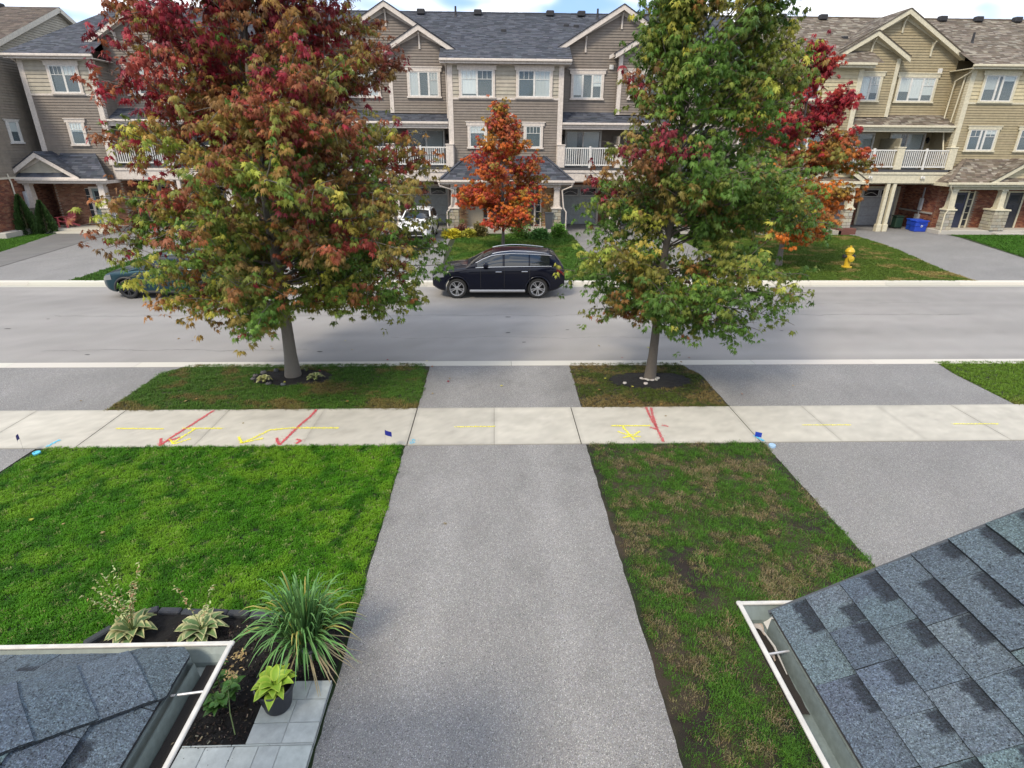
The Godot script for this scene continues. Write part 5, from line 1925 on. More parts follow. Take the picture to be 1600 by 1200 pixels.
		for j in range(6, -1, -1):
			var q := lerpf(L - 0.3, L - 0.02, j / 6.0)
			for i in 3:
				var yy: float = lerpf(smooth(shoulder, q) - 0.15, smooth(shoulder, q) - 0.06, i / 2.0)
				p.append(Vector3(q - ctr, yy, (half.call(q) * 0.99 + 0.006) * sd))
		m.grid(p, 3, 7)
		part(t, "tail_lamp", m, plain(lin(0.12, 0.006, 0.008), 0.15))
	# grille, bumper insert, plate
	m = MB.new()
	var gw: float = half.call(0.0) * 0.72
	var gy: float = smooth(shoulder, 0.0)
	m.box(Vector3(-ctr - 0.015, gy - 0.30, -gw), Vector3(-ctr + 0.02, gy - 0.1, gw), 0.02)
	for k in 5:
		m.box(Vector3(-ctr - 0.022, gy - 0.28 + k * 0.038, -gw + 0.03), Vector3(-ctr - 0.01, gy - 0.27 + k * 0.038, gw - 0.03))
	m.box(Vector3(-ctr - 0.012, sp.sill + 0.2, -gw * 1.15), Vector3(-ctr + 0.02, sp.sill + 0.33, gw * 1.15), 0.02)
	part(t, "grille", m, black)
	m = MB.new()
	m.box(Vector3(-ctr + 0.5, sp.sill - 0.06, -W * 0.8), Vector3(ctr - 0.5, sp.sill + 0.12, W * 0.8))
	part(t, "underbody", m, black)
	return t

func cars() -> void:
	var navy := StandardMaterial3D.new()
	navy.albedo_color = lin(0.0022, 0.003, 0.010).linear_to_srgb()
	navy.roughness = 0.35
	navy.metallic = 0.0
	navy.metallic_specular = 0.2
	navy.clearcoat_enabled = true
	navy.clearcoat = 0.6
	navy.clearcoat_roughness = 0.02
	var teal := navy.duplicate()
	teal.albedo_color = lin(0.012, 0.042, 0.058).linear_to_srgb()
	teal.metallic = 0.3
	var wht := navy.duplicate()
	wht.albedo_color = lin(0.75, 0.75, 0.75).linear_to_srgb()
	wht.metallic = 0.0
	var glass := StandardMaterial3D.new()
	glass.albedo_color = lin(0.012, 0.015, 0.017).linear_to_srgb()
	glass.roughness = 0.02
	glass.metallic_specular = 0.9
	var chrome := plain(lin(0.62, 0.62, 0.63), 0.18, 1.0)
	var silver := plain(lin(0.5, 0.5, 0.51), 0.3, 0.8)
	var black := plain(lin(0.018, 0.018, 0.02), 0.5)
	var suv := {
		length = 4.72, width = 1.9, wheel = 0.365, axles = [0.87, 3.76], sill = 0.27, paint = navy, glass = glass, trim = chrome, rim = silver, handle_mat = chrome, sill_mat = silver, arch = 0.028, arch_mat = navy,
		shoulder = [[0.0, 0.74], [0.06, 0.86], [0.18, 0.945], [0.5, 1.0], [1.3, 1.095], [2.2, 1.11], [3.4, 1.13], [4.2, 1.14], [4.55, 1.1], [4.72, 0.9]],
		roof = [[1.2, 1.08], [1.45, 1.24], [1.8, 1.45], [2.1, 1.57], [2.4, 1.62], [2.8, 1.645], [3.3, 1.635], [3.8, 1.61], [4.2, 1.58], [4.37, 1.51], [4.54, 1.30], [4.68, 1.1]],
		plan = [[0.0, 0.70], [0.08, 0.82], [0.22, 0.90], [0.5, 0.965], [0.9, 0.995], [1.5, 0.985], [2.5, 0.98], [3.4, 0.99], [3.9, 0.995], [4.3, 0.97], [4.6, 0.91], [4.72, 0.84]],
		windows = [[1.6, 2.5], [2.58, 3.42], [3.47, 4.16]], shuts = [1.72, 2.56, 3.46], handles = [2.36, 3.28], rails = true, rail = [2.15, 4.05], screen = [1.36, 2.12], rear = [4.2, 4.6]}
	car("parked_car", "shiny black SUV with silver roof rails parked at the far kerb", Vector3(0.13, ROAD_Y, -20.98), 0.0, suv)
	var blue := suv.duplicate()
	blue.merge({length = 4.5, width = 1.83, wheel = 0.345, axles = [0.92, 3.6], paint = teal, trim = black, rim = black, handle_mat = teal, sill_mat = black, arch = 0.045, arch_mat = black, rails = false, sill = 0.24,
		shoulder = [[0.0, 0.66], [0.06, 0.76], [0.2, 0.86], [0.5, 0.93], [1.2, 1.0], [2.2, 1.04], [3.4, 1.08], [4.1, 1.09], [4.4, 1.02], [4.5, 0.85]],
		roof = [[1.1, 0.99], [1.4, 1.17], [1.75, 1.37], [2.05, 1.5], [2.4, 1.56], [2.9, 1.57], [3.4, 1.53], [3.9, 1.44], [4.15, 1.3], [4.4, 1.04]],
		plan = [[0.0, 0.62], [0.08, 0.78], [0.22, 0.88], [0.5, 0.95], [0.9, 0.995], [1.5, 0.985], [2.5, 0.98], [3.4, 0.99], [3.8, 0.99], [4.1, 0.93], [4.4, 0.84], [4.5, 0.75]],
		windows = [[1.5, 2.42], [2.5, 3.3], [3.36, 3.95]], shuts = [1.6, 2.46, 3.36], handles = [2.25, 3.15], screen = [1.25, 2.05], rear = [4.1, 4.38]}, true)
	car("parked_car", "steel-blue car with black wheels half hidden behind the large red maple", Vector3(-11.55, ROAD_Y, -20.95), 0.0, blue)
	var pale := suv.duplicate()
	pale.merge({paint = wht, trim = black, handle_mat = wht, sill_mat = black, arch_mat = black, arch = 0.04}, true)
	car("parked_car", "white SUV on the drive behind the large red maple, nose to the street", Vector3(-4.35, 0.0, -33.8), PI / 2, pale)

# ---------------------------------------------------------------- the porch roofs beside the window
func gutter_run(m: MB, a: Vector3, b: Vector3, inward: Vector3, mitre_a := false, mitre_b := false) -> void:
	# K-style trough from a to b: sloping front, floor and back; a, b lie on the outer top edge
	var d := (b - a).normalized()
	var prof_pts := [[0.0, 0.0], [0.004, -0.02], [0.026, -0.045], [0.05, -0.075], [0.056, -0.10], [0.118, -0.105], [0.124, 0.005]]
	for i in prof_pts.size() - 1:
		for f in 2:
			var th := 0.0025 if f == 0 else 0.0
			var p: Array = prof_pts[i]
			var q: Array = prof_pts[i + 1]
			var p0: Vector3 = a + inward * (p[0] + th) + Vector3(0, p[1] + th, 0) + d * (p[0] if mitre_a else 0.0)
			var q0: Vector3 = a + inward * (q[0] + th) + Vector3(0, q[1] + th, 0) + d * (q[0] if mitre_a else 0.0)
			var p1: Vector3 = b + inward * (p[0] + th) + Vector3(0, p[1] + th, 0) - d * (p[0] if mitre_b else 0.0)
			var q1: Vector3 = b + inward * (q[0] + th) + Vector3(0, q[1] + th, 0) - d * (q[0] if mitre_b else 0.0)
			if f == 0:
				m.quad(p0, p1, q1, q0)
			else:
				m.quad(p0, q0, q1, p1)

func lip_run(m: MB, a: Vector3, b: Vector3, inward: Vector3) -> void:
	var d := (b - a).normalized()
	var old := m.xf
	m.xf = Transform3D(Basis(inward, Vector3.UP, inward.cross(Vector3.UP)), a)
	var ln := a.distance_to(b)
	var z := m.xf.basis.z.dot(d)
	var lo := 0.0 if z > 0 else -ln
	m.box(Vector3(-0.008, -0.010, lo), Vector3(0.016, 0.005, lo + ln), 0.004)
	m.xf = old

# one asphalt shingle tab in the plane of ud, sd: thickness, ragged butt, its shadow band of darker granules and its blend of tone
func tab(parent: Node, o: Vector3, ud: Vector3, sd: Vector3, u0: float, u1: float, v0: float, v1: float, th: float, pal: Array, m: Material, clip = null, band_share := 0.55) -> void:
	var nn := ud.cross(sd).normalized()
	var mb := MB.new()
	var base: Color = jit(pal[rng.randi() % pal.size()], 0.10)
	var base2 := base.lerp(pal[rng.randi() % pal.size()], 0.5)
	var nu := maxi(4, int((u1 - u0) / 0.012))
	var nv := 15
	var p := PackedVector3Array()
	var cc := PackedColorArray()
	var bu0 := u0 + (u1 - u0) * (0.0 if rng.randf() < 0.8 else 1.0 - band_share)
	var bu1 := bu0 + (u1 - u0) * band_share
	var bv := 0.62 + rng.randf_range(-0.08, 0.06)
	var lift := rng.randf_range(0.0, 0.003)
	for j in nv:
		var k := float(j) / (nv - 1)
		for i in nu:
			var q := float(i) / (nu - 1)
			var u := lerpf(u0, u1, q)
			var v := lerpf(v0, v1, k)
			if j == 0:
				v += 0.002 * fn2.get_noise_2d(u * 60.0, v0 * 40.0)
			if clip != null:
				u = clip.call(u, v)
			p.append(o + ud * u + sd * v + nn * (lerpf(th + lift, 0.002, k) + 0.0015 * fn2.get_noise_2d(u * 14.0, v * 14.0)))
			var c := base.lerp(base2, smoothstep(0.3, 0.7, q + 0.3 * fn.get_noise_2d(u * 9, v * 9)))
			# granules blended darker under the next course
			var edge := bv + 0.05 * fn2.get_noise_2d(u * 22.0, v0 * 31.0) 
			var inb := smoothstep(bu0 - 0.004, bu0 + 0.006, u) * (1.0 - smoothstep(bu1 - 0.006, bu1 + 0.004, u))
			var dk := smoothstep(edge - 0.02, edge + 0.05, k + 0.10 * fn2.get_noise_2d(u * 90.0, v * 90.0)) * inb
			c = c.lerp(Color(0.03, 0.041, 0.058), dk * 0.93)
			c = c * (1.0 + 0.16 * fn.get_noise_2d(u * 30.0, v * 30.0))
			cc.append(c)
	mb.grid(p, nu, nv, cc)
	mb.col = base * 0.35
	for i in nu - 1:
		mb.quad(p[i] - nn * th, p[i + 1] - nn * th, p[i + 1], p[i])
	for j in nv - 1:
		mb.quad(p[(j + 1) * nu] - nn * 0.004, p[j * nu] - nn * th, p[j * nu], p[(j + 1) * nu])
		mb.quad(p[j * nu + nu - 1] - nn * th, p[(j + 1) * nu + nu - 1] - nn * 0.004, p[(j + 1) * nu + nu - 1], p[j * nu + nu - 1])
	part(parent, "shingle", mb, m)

func near_roofs() -> void:
	rng.seed = 515
	var gran := plain(lin(1, 1, 1), 0.95, 0.0, "granule", 0.72, 0.3)
	var alu := plain(lin(0.60, 0.58, 0.54), 0.45, 0.0, "mottle", 1.4)
	var inside := plain(lin(0.21, 0.25, 0.24), 0.4, 0.1, "mottle", 3.0)
	var pal := [lin(0.15, 0.20, 0.24), lin(0.185, 0.235, 0.275), lin(0.12, 0.16, 0.205), lin(0.165, 0.24, 0.26), lin(0.14, 0.18, 0.24)]
	var gy := 2.75
	# ---- right: gable end to the street, eave and gutter along the drive
	var r := thing("porch_roof", "slate-blue shingled gable porch roof in the right corner with white gutter", "porch roof", Vector3(1.32, gy, -2.36), "porch roofs below the window")
	var o := Vector3(0.135, 0.02, 0.095)
	var sl := 0.55
	var sd := Vector3(1, sl, 0).normalized()
	var e := 0.187
	# u runs away from the street, 0 at the rake
	for row in 11:
		var u := 0.0
		var first := true
		while u < 2.5:
			var w := rng.randf_range(0.2, 0.42)
			if first:
				w = [0.46, 0.24, 0.32, 0.38, 0.22, 0.42, 0.28, 0.4, 0.25, 0.33, 0.3][row]
				first = false
			tab(r, o, Vector3(0, 0, 1), sd, u, u + w - 0.003, row * e, (row + 1) * e + 0.012, 0.015 + 0.006 * (rng.randi() % 2), pal, gran, null, rng.randf_range(0.42, 0.62))
			u += w
	var m := MB.new()
	# decking under the shingles, the far slope, rake trim and soffit
	m.col = lin(0.03, 0.03, 0.03)
	var rl := 11 * e
	var pk := o + sd * rl
	m.quad(o + Vector3(0, -0.012, 2.75), pk + Vector3(0, -0.012, 2.75), pk + Vector3(0, -0.012, 0.004), o + Vector3(0, -0.012, 0.004))
	part(r, "decking", m, plain(lin(1, 1, 1), 0.9))
	m = MB.new()
	m.col = pal[0] * 0.9
	var far := Vector3(pk.x + (pk.x - o.x), o.y, 0)
	m.quad(pk, Vector3(far.x, far.y, o.z), Vector3(far.x, far.y, o.z + 2.7), Vector3(pk.x, pk.y, o.z + 2.7))
	part(r, "rear_slope", m, gran, true)
	m = MB.new()
	# metal drip edge along the rake and fascia below
	m.beam(o + Vector3(-0.01, -0.008, -0.008), pk + Vector3(0, -0.008, -0.008), 0.01, 0.02, Vector3.BACK)
	part(r, "drip_edge", m, plain(lin(0.05, 0.055, 0.06), 0.5))
	m = MB.new()
	m.beam(o + Vector3(0.0, -0.12, 0.02), pk + Vector3(0, -0.12, 0.02), 0.03, 0.17, Vector3.BACK)
	m.beam(pk + Vector3(0, -0.12, 0.02), Vector3(far.x, far.y - 0.12, o.z + 0.02), 0.03, 0.17, Vector3.BACK)
	m.prism(PackedVector2Array([Vector2(o.x, o.y - 0.2), Vector2(far.x, o.y - 0.2), Vector2(pk.x, pk.y - 0.1)]), o.z + 0.05, o.z + 0.09)
	part(r, "fascia", m, alu)
	m = MB.new()
	m.box(Vector3(o.x - 0.008, o.y - 0.17, o.z + 0.04), Vector3(o.x + 0.01, o.y - 0.015, o.z + 2.75))
	part(r, "fascia", m, inside)
	m = MB.new()
	gutter_run(m, Vector3(0, 0, 2.8), Vector3(0, 0, 0.0), Vector3(1, 0, 0), false, true)
	gutter_run(m, Vector3(0, 0, 0), Vector3(0.36, 0, 0), Vector3(0, 0, 1), true)
	m.quad(Vector3(0.36, -0.1, 0.11), Vector3(0.36, -0.1, 0.0), Vector3(0.36, 0.0, 0.0), Vector3(0.36, 0.0, 0.11))
	var g := part(r, "gutter", m, inside)
	m = MB.new()
	lip_run(m, Vector3(0, 0, 2.8), Vector3(0, 0, -0.012), Vector3(1, 0, 0))
	lip_run(m, Vector3(-0.012, 0.001, 0), Vector3(0.36, 0.001, 0), Vector3(0, 0, 1))
	m.quad(Vector3(0.05, -0.1, 0.05), Vector3(0.05, -0.1, 2.8), Vector3(-0.004, -0.006, 2.8), Vector3(-0.004, -0.006, 0))
	m.quad(Vector3(0.36, -0.1, 0.05), Vector3(0.05, -0.1, 0.05), Vector3(-0.004, -0.006, -0.004), Vector3(0.36, -0.006, -0.004))
	part(g, "lip", m, alu)
	for z in [0.34, 1.1, 1.9]:
		m = MB.new()
		m.tube(PackedVector3Array([Vector3(0.0, -0.004, z), Vector3(0.13, -0.004, z - 0.02)]), PackedFloat32Array([0.006, 0.006]), 8)
		part(g, "gutter_spike", m, plain(lin(0.55, 0.53, 0.52), 0.4, 0.6))
	# silt, a dead leaf and a stalk lying in the trough
	m = MB.new()
	m.col = lin(0.055, 0.045, 0.038)
	m.grid(gut_silt(Vector3(0.03, -0.092, 0.10), Vector3(0, 0, 0.5), Vector3(0.075, 0, 0)), 12, 4)
	part(g, "silt", m, plain(lin(1, 1, 1), 0.95, 0.0, "soil", 6.0))
	m = MB.new()
	m.col = lin(0.38, 0.36, 0.33)
	m.tube(PackedVector3Array([Vector3(0.075, -0.05, 0.13), Vector3(0.095, -0.055, 0.25), Vector3(0.09, -0.07, 0.4)]), PackedFloat32Array([0.004, 0.008, 0.003]), 5)
	broad(m, Vector3(0.05, -0.05, 0.10), Vector3(0.4, 0.0, 1.0).normalized(), 0.08, 0.022, 0.012, lin(0.34, 0.30, 0.26), lin(0.28, 0.22, 0.17), 0.006)
	broad(m, Vector3(0.06, -0.07, 0.27), Vector3(0.2, 0.0, 1.0).normalized(), 0.05, 0.012, 0.008, lin(0.30, 0.24, 0.2), lin(0.25, 0.2, 0.15), 0.004)
	part(g, "dead_leaf", m, leaf_mat("dry", 0.2))
	m = MB.new()
	m.col = lin(0.3, 0.15, 0.09)
	m.box(Vector3(1.2, -gy, 0.9), Vector3(4.6, -0.17, 2.6))
	part(r, "wall", m, plain(lin(1, 1, 1), 0.9, 0.0, "stone", 1.2))
	# ---- left: hipped corner
	r = thing("porch_roof", "worn slate-blue shingled porch roof hipped at its corner beside the planted bed", "porch roof", Vector3(-1.32, gy, -2.15), "porch roofs below the window")
	o = Vector3(-0.17, 0.02, 0.085)
	sl = 0.5
	var sdr := Vector3(-1, sl, 0).normalized()
	var sdf := Vector3(0, sl, 1).normalized()
	var hr := 1.0 / sqrt(1 + sl * sl)
	for row in 9:
		var u := row * e * hr
		var first := true
		while u < 2.4:
			var w := rng.randf_range(0.2, 0.42)
			tab(r, o, Vector3(0, 0, -1), sdr, -u - w + 0.003, -u + (0.02 if first else 0.0), row * e, (row + 1) * e + 0.012, 0.011 + 0.003 * (rng.randi() % 2), pal, gran, (func(uu, vv): return minf(uu, -vv * hr)) if first else null, rng.randf_range(0.4, 0.6))
			first = false
			u += w
		u = row * e * hr
		first = true
		while u < 2.8:
			var w := rng.randf_range(0.2, 0.42)
			tab(r, o, Vector3(-1, 0, 0), sdf, u - (0.02 if first else 0.0), u + w - 0.003, row * e, (row + 1) * e + 0.012, 0.012, pal, gran, (func(uu, vv): return maxf(uu, vv * hr)) if first else null, 0.4)
			first = false
			u += w
	# hip caps, bent over the hip, lapped from the eave up
	var hd := Vector3(-1, sl, 1).normalized()
	for i in 9:
		cap(r, o + Vector3(0.0, 0.02, 0.0), hd, sdr, i * 0.205, (i + 1) * 0.205 + 0.05, 0.19, pal, gran)
	m = MB.new()
	m.col = lin(0.03, 0.03, 0.03)
	m.quad(o + Vector3(0, -0.012, 2.4), o + Vector3(0, -0.012, 0), o + hd * 2.4 + Vector3(0, -0.012, 0), o + hd * 2.4 + Vector3(0, -0.012, 1.0))
	m.quad(o + Vector3(0, -0.012, 0), o + Vector3(-3.0, -0.012, 0), o + hd * 2.4 + Vector3(-1.0, -0.012, 0), o + hd * 2.4 + Vector3(0, -0.012, 0))
	part(r, "decking", m, plain(lin(1, 1, 1), 0.9))
	m = MB.new()
	m.box(Vector3(o.x - 0.01, o.y - 0.17, o.z), Vector3(o.x + 0.008, o.y - 0.02, o.z + 2.6))
	m.box(Vector3(o.x - 3.0, o.y - 0.17, o.z - 0.008), Vector3(o.x, o.y - 0.02, o.z + 0.01))
	part(r, "fascia", m, inside)
	m = MB.new()
	gutter_run(m, Vector3(0, 0, 0), Vector3(0, 0, 2.6), Vector3(-1, 0, 0), true)
	gutter_run(m, Vector3(-3.2, 0, 0), Vector3(0, 0, 0), Vector3(0, 0, 1), false, true)
	g = part(r, "gutter", m, inside)
	m = MB.new()
	lip_run(m, Vector3(0, 0, -0.012), Vector3(0, 0, 2.6), Vector3(-1, 0, 0))
	lip_run(m, Vector3(-3.2, 0.001, 0), Vector3(0.012, 0.001, 0), Vector3(0, 0, 1))
	m.quad(Vector3(-0.05, -0.1, 2.6), Vector3(-0.05, -0.1, 0.05), Vector3(0.004, -0.006, 0), Vector3(0.004, -0.006, 2.6))
	m.quad(Vector3(-0.05, -0.1, 0.05), Vector3(-3.2, -0.1, 0.05), Vector3(-3.2, -0.006, -0.004), Vector3(0.004, -0.006, -0.004))
	part(g, "lip", m, alu)
	for q in [[Vector3(0, -0.004, 0.27), Vector3(-0.15, -0.004, 0.29)], [Vector3(-0.30, -0.004, 0.0), Vector3(-0.33, -0.004, 0.13)], [Vector3(0, -0.004, 1.0), Vector3(-0.15, -0.004, 1.02)]]:
		m = MB.new()
		m.tube(PackedVector3Array(q), PackedFloat32Array([0.006, 0.006]), 8)
		part(g, "gutter_spike", m, plain(lin(0.55, 0.53, 0.52), 0.4, 0.6))
	m = MB.new()
	m.col = lin(0.05, 0.042, 0.036)
	m.grid(gut_silt(Vector3(-0.03, -0.09, 0.06), Vector3(0, 0, 0.9), Vector3(-0.085, 0, 0)), 12, 4)
	part(g, "silt", m, plain(lin(1, 1, 1), 0.95, 0.0, "soil", 6.0))
	m = MB.new()
	m.col = lin(0.3, 0.28, 0.25)
	for i in 14:
		var q := Vector3(-rng.randf_range(0.04, 0.1), -0.078, rng.randf_range(0.05, 0.9))
		var a := rng.randf() * TAU
		var z := rng.randf_range(0.006, 0.016)
		m.col = jit(lin(0.25, 0.2, 0.15), 0.5)
		m.tri(q, q + Vector3(cos(a), 0.2, sin(a)) * z, q + Vector3(cos(a + 1.6), 0.1, sin(a + 1.6)) * z)
	part(g, "leaf_litter", m, leaf_mat("dry", 0.2), true)
	m = MB.new()
	m.col = lin(0.3, 0.15, 0.09)
	m.box(Vector3(-4.2, -gy, 0.9), Vector3(-1.2, -0.17, 2.4))
	part(r, "wall", m, plain(lin(1, 1, 1), 0.9, 0.0, "stone", 1.2))

func gut_silt(a: Vector3, along: Vector3, across: Vector3) -> PackedVector3Array:
	var p := PackedVector3Array()
	var flip := along.cross(across).y < 0
	for j in 4:
		for i in 12:
			var ii := 11 - i if flip else i
			var u := ii / 11.0
			p.append(a + along * u + across * (j / 3.0) + Vector3(0, 0.012 * fn2.get_noise_2d(u * 6.0, j * 1.7) + 0.006, 0))
	return p

func cap(parent: Node, o: Vector3, hd: Vector3, sdr: Vector3, t0: float, t1: float, half: float, pal: Array, m: Material) -> void:
	# one hip cap: a strip folded over the hip, falling to both sides with the two slopes
	var mb := MB.new()
	var base: Color = jit(pal[rng.randi() % pal.size()], 0.12)
	var nr := Vector3(0, 0, -1)
	var right := hd.cross(Vector3.UP).normalized()
	var drop := 0.354
	var p := PackedVector3Array()
	var cc := PackedColorArray()
	var nu := 25
	var nv := 13
	for j in nv:
		var k := float(j) / (nv - 1)
		var q := o + hd * lerpf(t0, t1, k)
		for i in nu:
			var s := lerpf(-1.0, 1.0, i / float(nu - 1))
			var y := -drop * half * sqrt(s * s + 0.012) * 1.0
			var rag := 0.004 * fn2.get_noise_2d(s * 30.0 + t0 * 50.0, k * 9.0)
			var w := q + right * (half * s + rag)
			if w.x > o.x + 0.025:
				y += (w.x - o.x - 0.025) * 0.5
				w.x = o.x + 0.025
			if w.z < o.z - 0.025:
				y += (o.z - 0.025 - w.z) * 0.5
				w.z = o.z - 0.025
			p.append(w + Vector3(0, y + lerpf(0.016, 0.006, k) + 0.003 * fn2.get_noise_2d(s * 4.0 + t0 * 7.0, k * 3.0), 0))
			cc.append(base * (1.0 + 0.2 * fn.get_noise_2d(s * 5.0 + t0 * 20.0, k * 6.0)))
	# rows run up the hip; columns from left to right seen from the street side
	mb.grid(p, nu, nv, cc)
	mb.col = base * 0.3
	for i in nu - 1:
		mb.quad(p[i] - Vector3(0, 0.014, 0), p[i + 1] - Vector3(0, 0.014, 0), p[i + 1], p[i])
	for j in nv - 1:
		mb.quad(p[(j + 1) * nu] - Vector3(0, 0.014, 0), p[j * nu] - Vector3(0, 0.014, 0), p[j * nu], p[(j + 1) * nu])
		mb.quad(p[j * nu + nu - 1] - Vector3(0, 0.014, 0), p[(j + 1) * nu + nu - 1] - Vector3(0, 0.014, 0), p[(j + 1) * nu + nu - 1], p[j * nu + nu - 1])
	part(parent, "ridge_shingle", mb, m)

# ---------------------------------------------------------------- the planted bed and the paving by the drive
func strap(m: MB, p: PackedVector3Array, w: float, fold: float, cA: Color, cB: Color) -> void:
	# a long leaf along p, widest below its middle, folded along the midrib
	var n := p.size()
	var pts := PackedVector3Array()
	var cc := PackedColorArray()
	for i in n:
		var k := float(i) / (n - 1)
		var d := (p[mini(i + 1, n - 1)] - p[maxi(i - 1, 0)]).normalized()
		var side := d.cross(Vector3.UP)
		side = side.normalized() if side.length() > 0.05 else Vector3.RIGHT
		var up := side.cross(d)
		var ww := w * (0.55 + 0.45 * sin(minf(k * 1.4, 1.0) * PI * 0.5)) * (1.0 - pow(k, 3.0)) + 0.0006
		for s in [-1.0, 0.0, 1.0]:
			pts.append(p[i] + side * ww * s + up * fold * ww * absf(s))
			cc.append(cA.lerp(cB, k))
	m.grid(pts, 3, n, cc)

func broad(m: MB, base: Vector3, dir: Vector3, ln: float, wd: float, arch: float, inner: Color, rim: Color, wave: float) -> void:
	# a hosta leaf: heart-shaped, cupped, its rim paler than its heart
	var nu := 9
	var nv := 9
	var side := dir.cross(Vector3.UP).normalized()
	var p := PackedVector3Array()
	var cc := PackedColorArray()
	for j in nv:
		var k := float(j) / (nv - 1)
		var ctr := base + dir * ln * k + Vector3(0, arch * (sin(k * 2.2) - 1.1 * k * k), 0)
		var ww := wd * sin(pow(clampf(k * 0.97 + 0.03, 0, 1), 0.62) * PI) + 0.002
		for i in nu:
			var s := lerpf(-1.0, 1.0, i / float(nu - 1))
			p.append(ctr + side * ww * s + Vector3(0, wave * sin(k * 9.0 + s * 2.0) * s * s + 0.25 * ww * s * s, 0))
			var e := smoothstep(0.50, 0.72, absf(s) + 0.25 * maxf(k - 0.75, 0.0) * 4.0 + rng.randf_range(-0.05, 0.05))
			cc.append(inner.lerp(rim, e))
	m.grid(p, nu, nv, cc)

func hosta(label: String, at: Vector3, n: int, sz: float, inner: Color, rim: Color, group := "", spikes := 0) -> Node3D:
	var t := thing("hosta", label, "plant", at, group)
	var lm := leaf_mat("hosta", 0.25, 0.45)
	var stems := MB.new()
	stems.col = inner * 1.2
	for i in n:
		var az := i * 2.39996 + rng.randf_range(-0.3, 0.3)
		var f := float(i) / n
		var tilt := lerpf(1.15, 0.25, f) + rng.randf_range(-0.1, 0.1)
		var dir := Vector3(cos(az) * cos(tilt), sin(tilt), sin(az) * cos(tilt))
		var b := dir * sz * 0.6 * lerpf(0.5, 1.0, f) + Vector3(0, 0.03, 0)
		stems.tube(PackedVector3Array([Vector3(0, -0.02, 0), b * 0.6 + Vector3(0, 0.02, 0), b]), PackedFloat32Array([0.006, 0.005, 0.003]) , 5, false)
		var m := MB.new()
		var out := Vector3(cos(az), lerpf(0.5, -0.15, f), sin(az)).normalized()
		broad(m, b, out, sz * rng.randf_range(0.75, 1.1), sz * rng.randf_range(0.26, 0.36), sz * 0.22, jit(inner, 0.15), jit(rim, 0.12), sz * 0.03)
		part(t, "leaf", m, lm)
	part(t, "stems", stems, lm, true)
	for i in spikes:
		# a tall seed stalk with small pale pods and leaves up its length
		var m := MB.new()
		m.col = lin(0.16, 0.19, 0.07)
		var az := rng.randf() * TAU
		var h := rng.randf_range(0.5, 0.95)
		var lean := Vector3(cos(az), 0, sin(az)) * rng.randf_range(0.1, 0.34)
		var p := PackedVector3Array()
		var r := PackedFloat32Array()
		for k in 9:
			p.append(Vector3(0, h * k / 8.0, 0) + lean * pow(k / 8.0, 1.6))
			r.append(lerpf(0.005, 0.002, k / 8.0))
		m.tube(p, r, 5)
		for k in 26:
			var f := rng.randf_range(0.3, 1.0)
			var q := p[int(f * 8)].lerp(p[mini(int(f * 8) + 1, 8)], f * 8 - int(f * 8))
			var a := rng.randf() * TAU
			var d := Vector3(cos(a), rng.randf_range(-0.5, 0.4), sin(a))
			strapc(m, q, d, rng.randf_range(0.022, 0.05), jit(lin(0.34, 0.36, 0.17), 0.4) if rng.randf() < 0.75 else lin(0.32, 0.19, 0.10))
		part(t, "flower_stalk", m, lm)
	return t

func strapc(m: MB, q: Vector3, d: Vector3, ln: float, c: Color) -> void:
	strap(m, PackedVector3Array([q, q + d.normalized() * ln * 0.5 + Vector3(0, ln * 0.1, 0), q + d.normalized() * ln]), ln * 0.2, 0.2, c, c)

func bed_edge(x: float) -> float:
	return -5.08 + 0.10 * smoothstep(-2.6, -1.8, x) + 0.55 * pow(smoothstep(-3.9, -4.6, x), 1.5) + 0.05 * sin(x * 2.0)

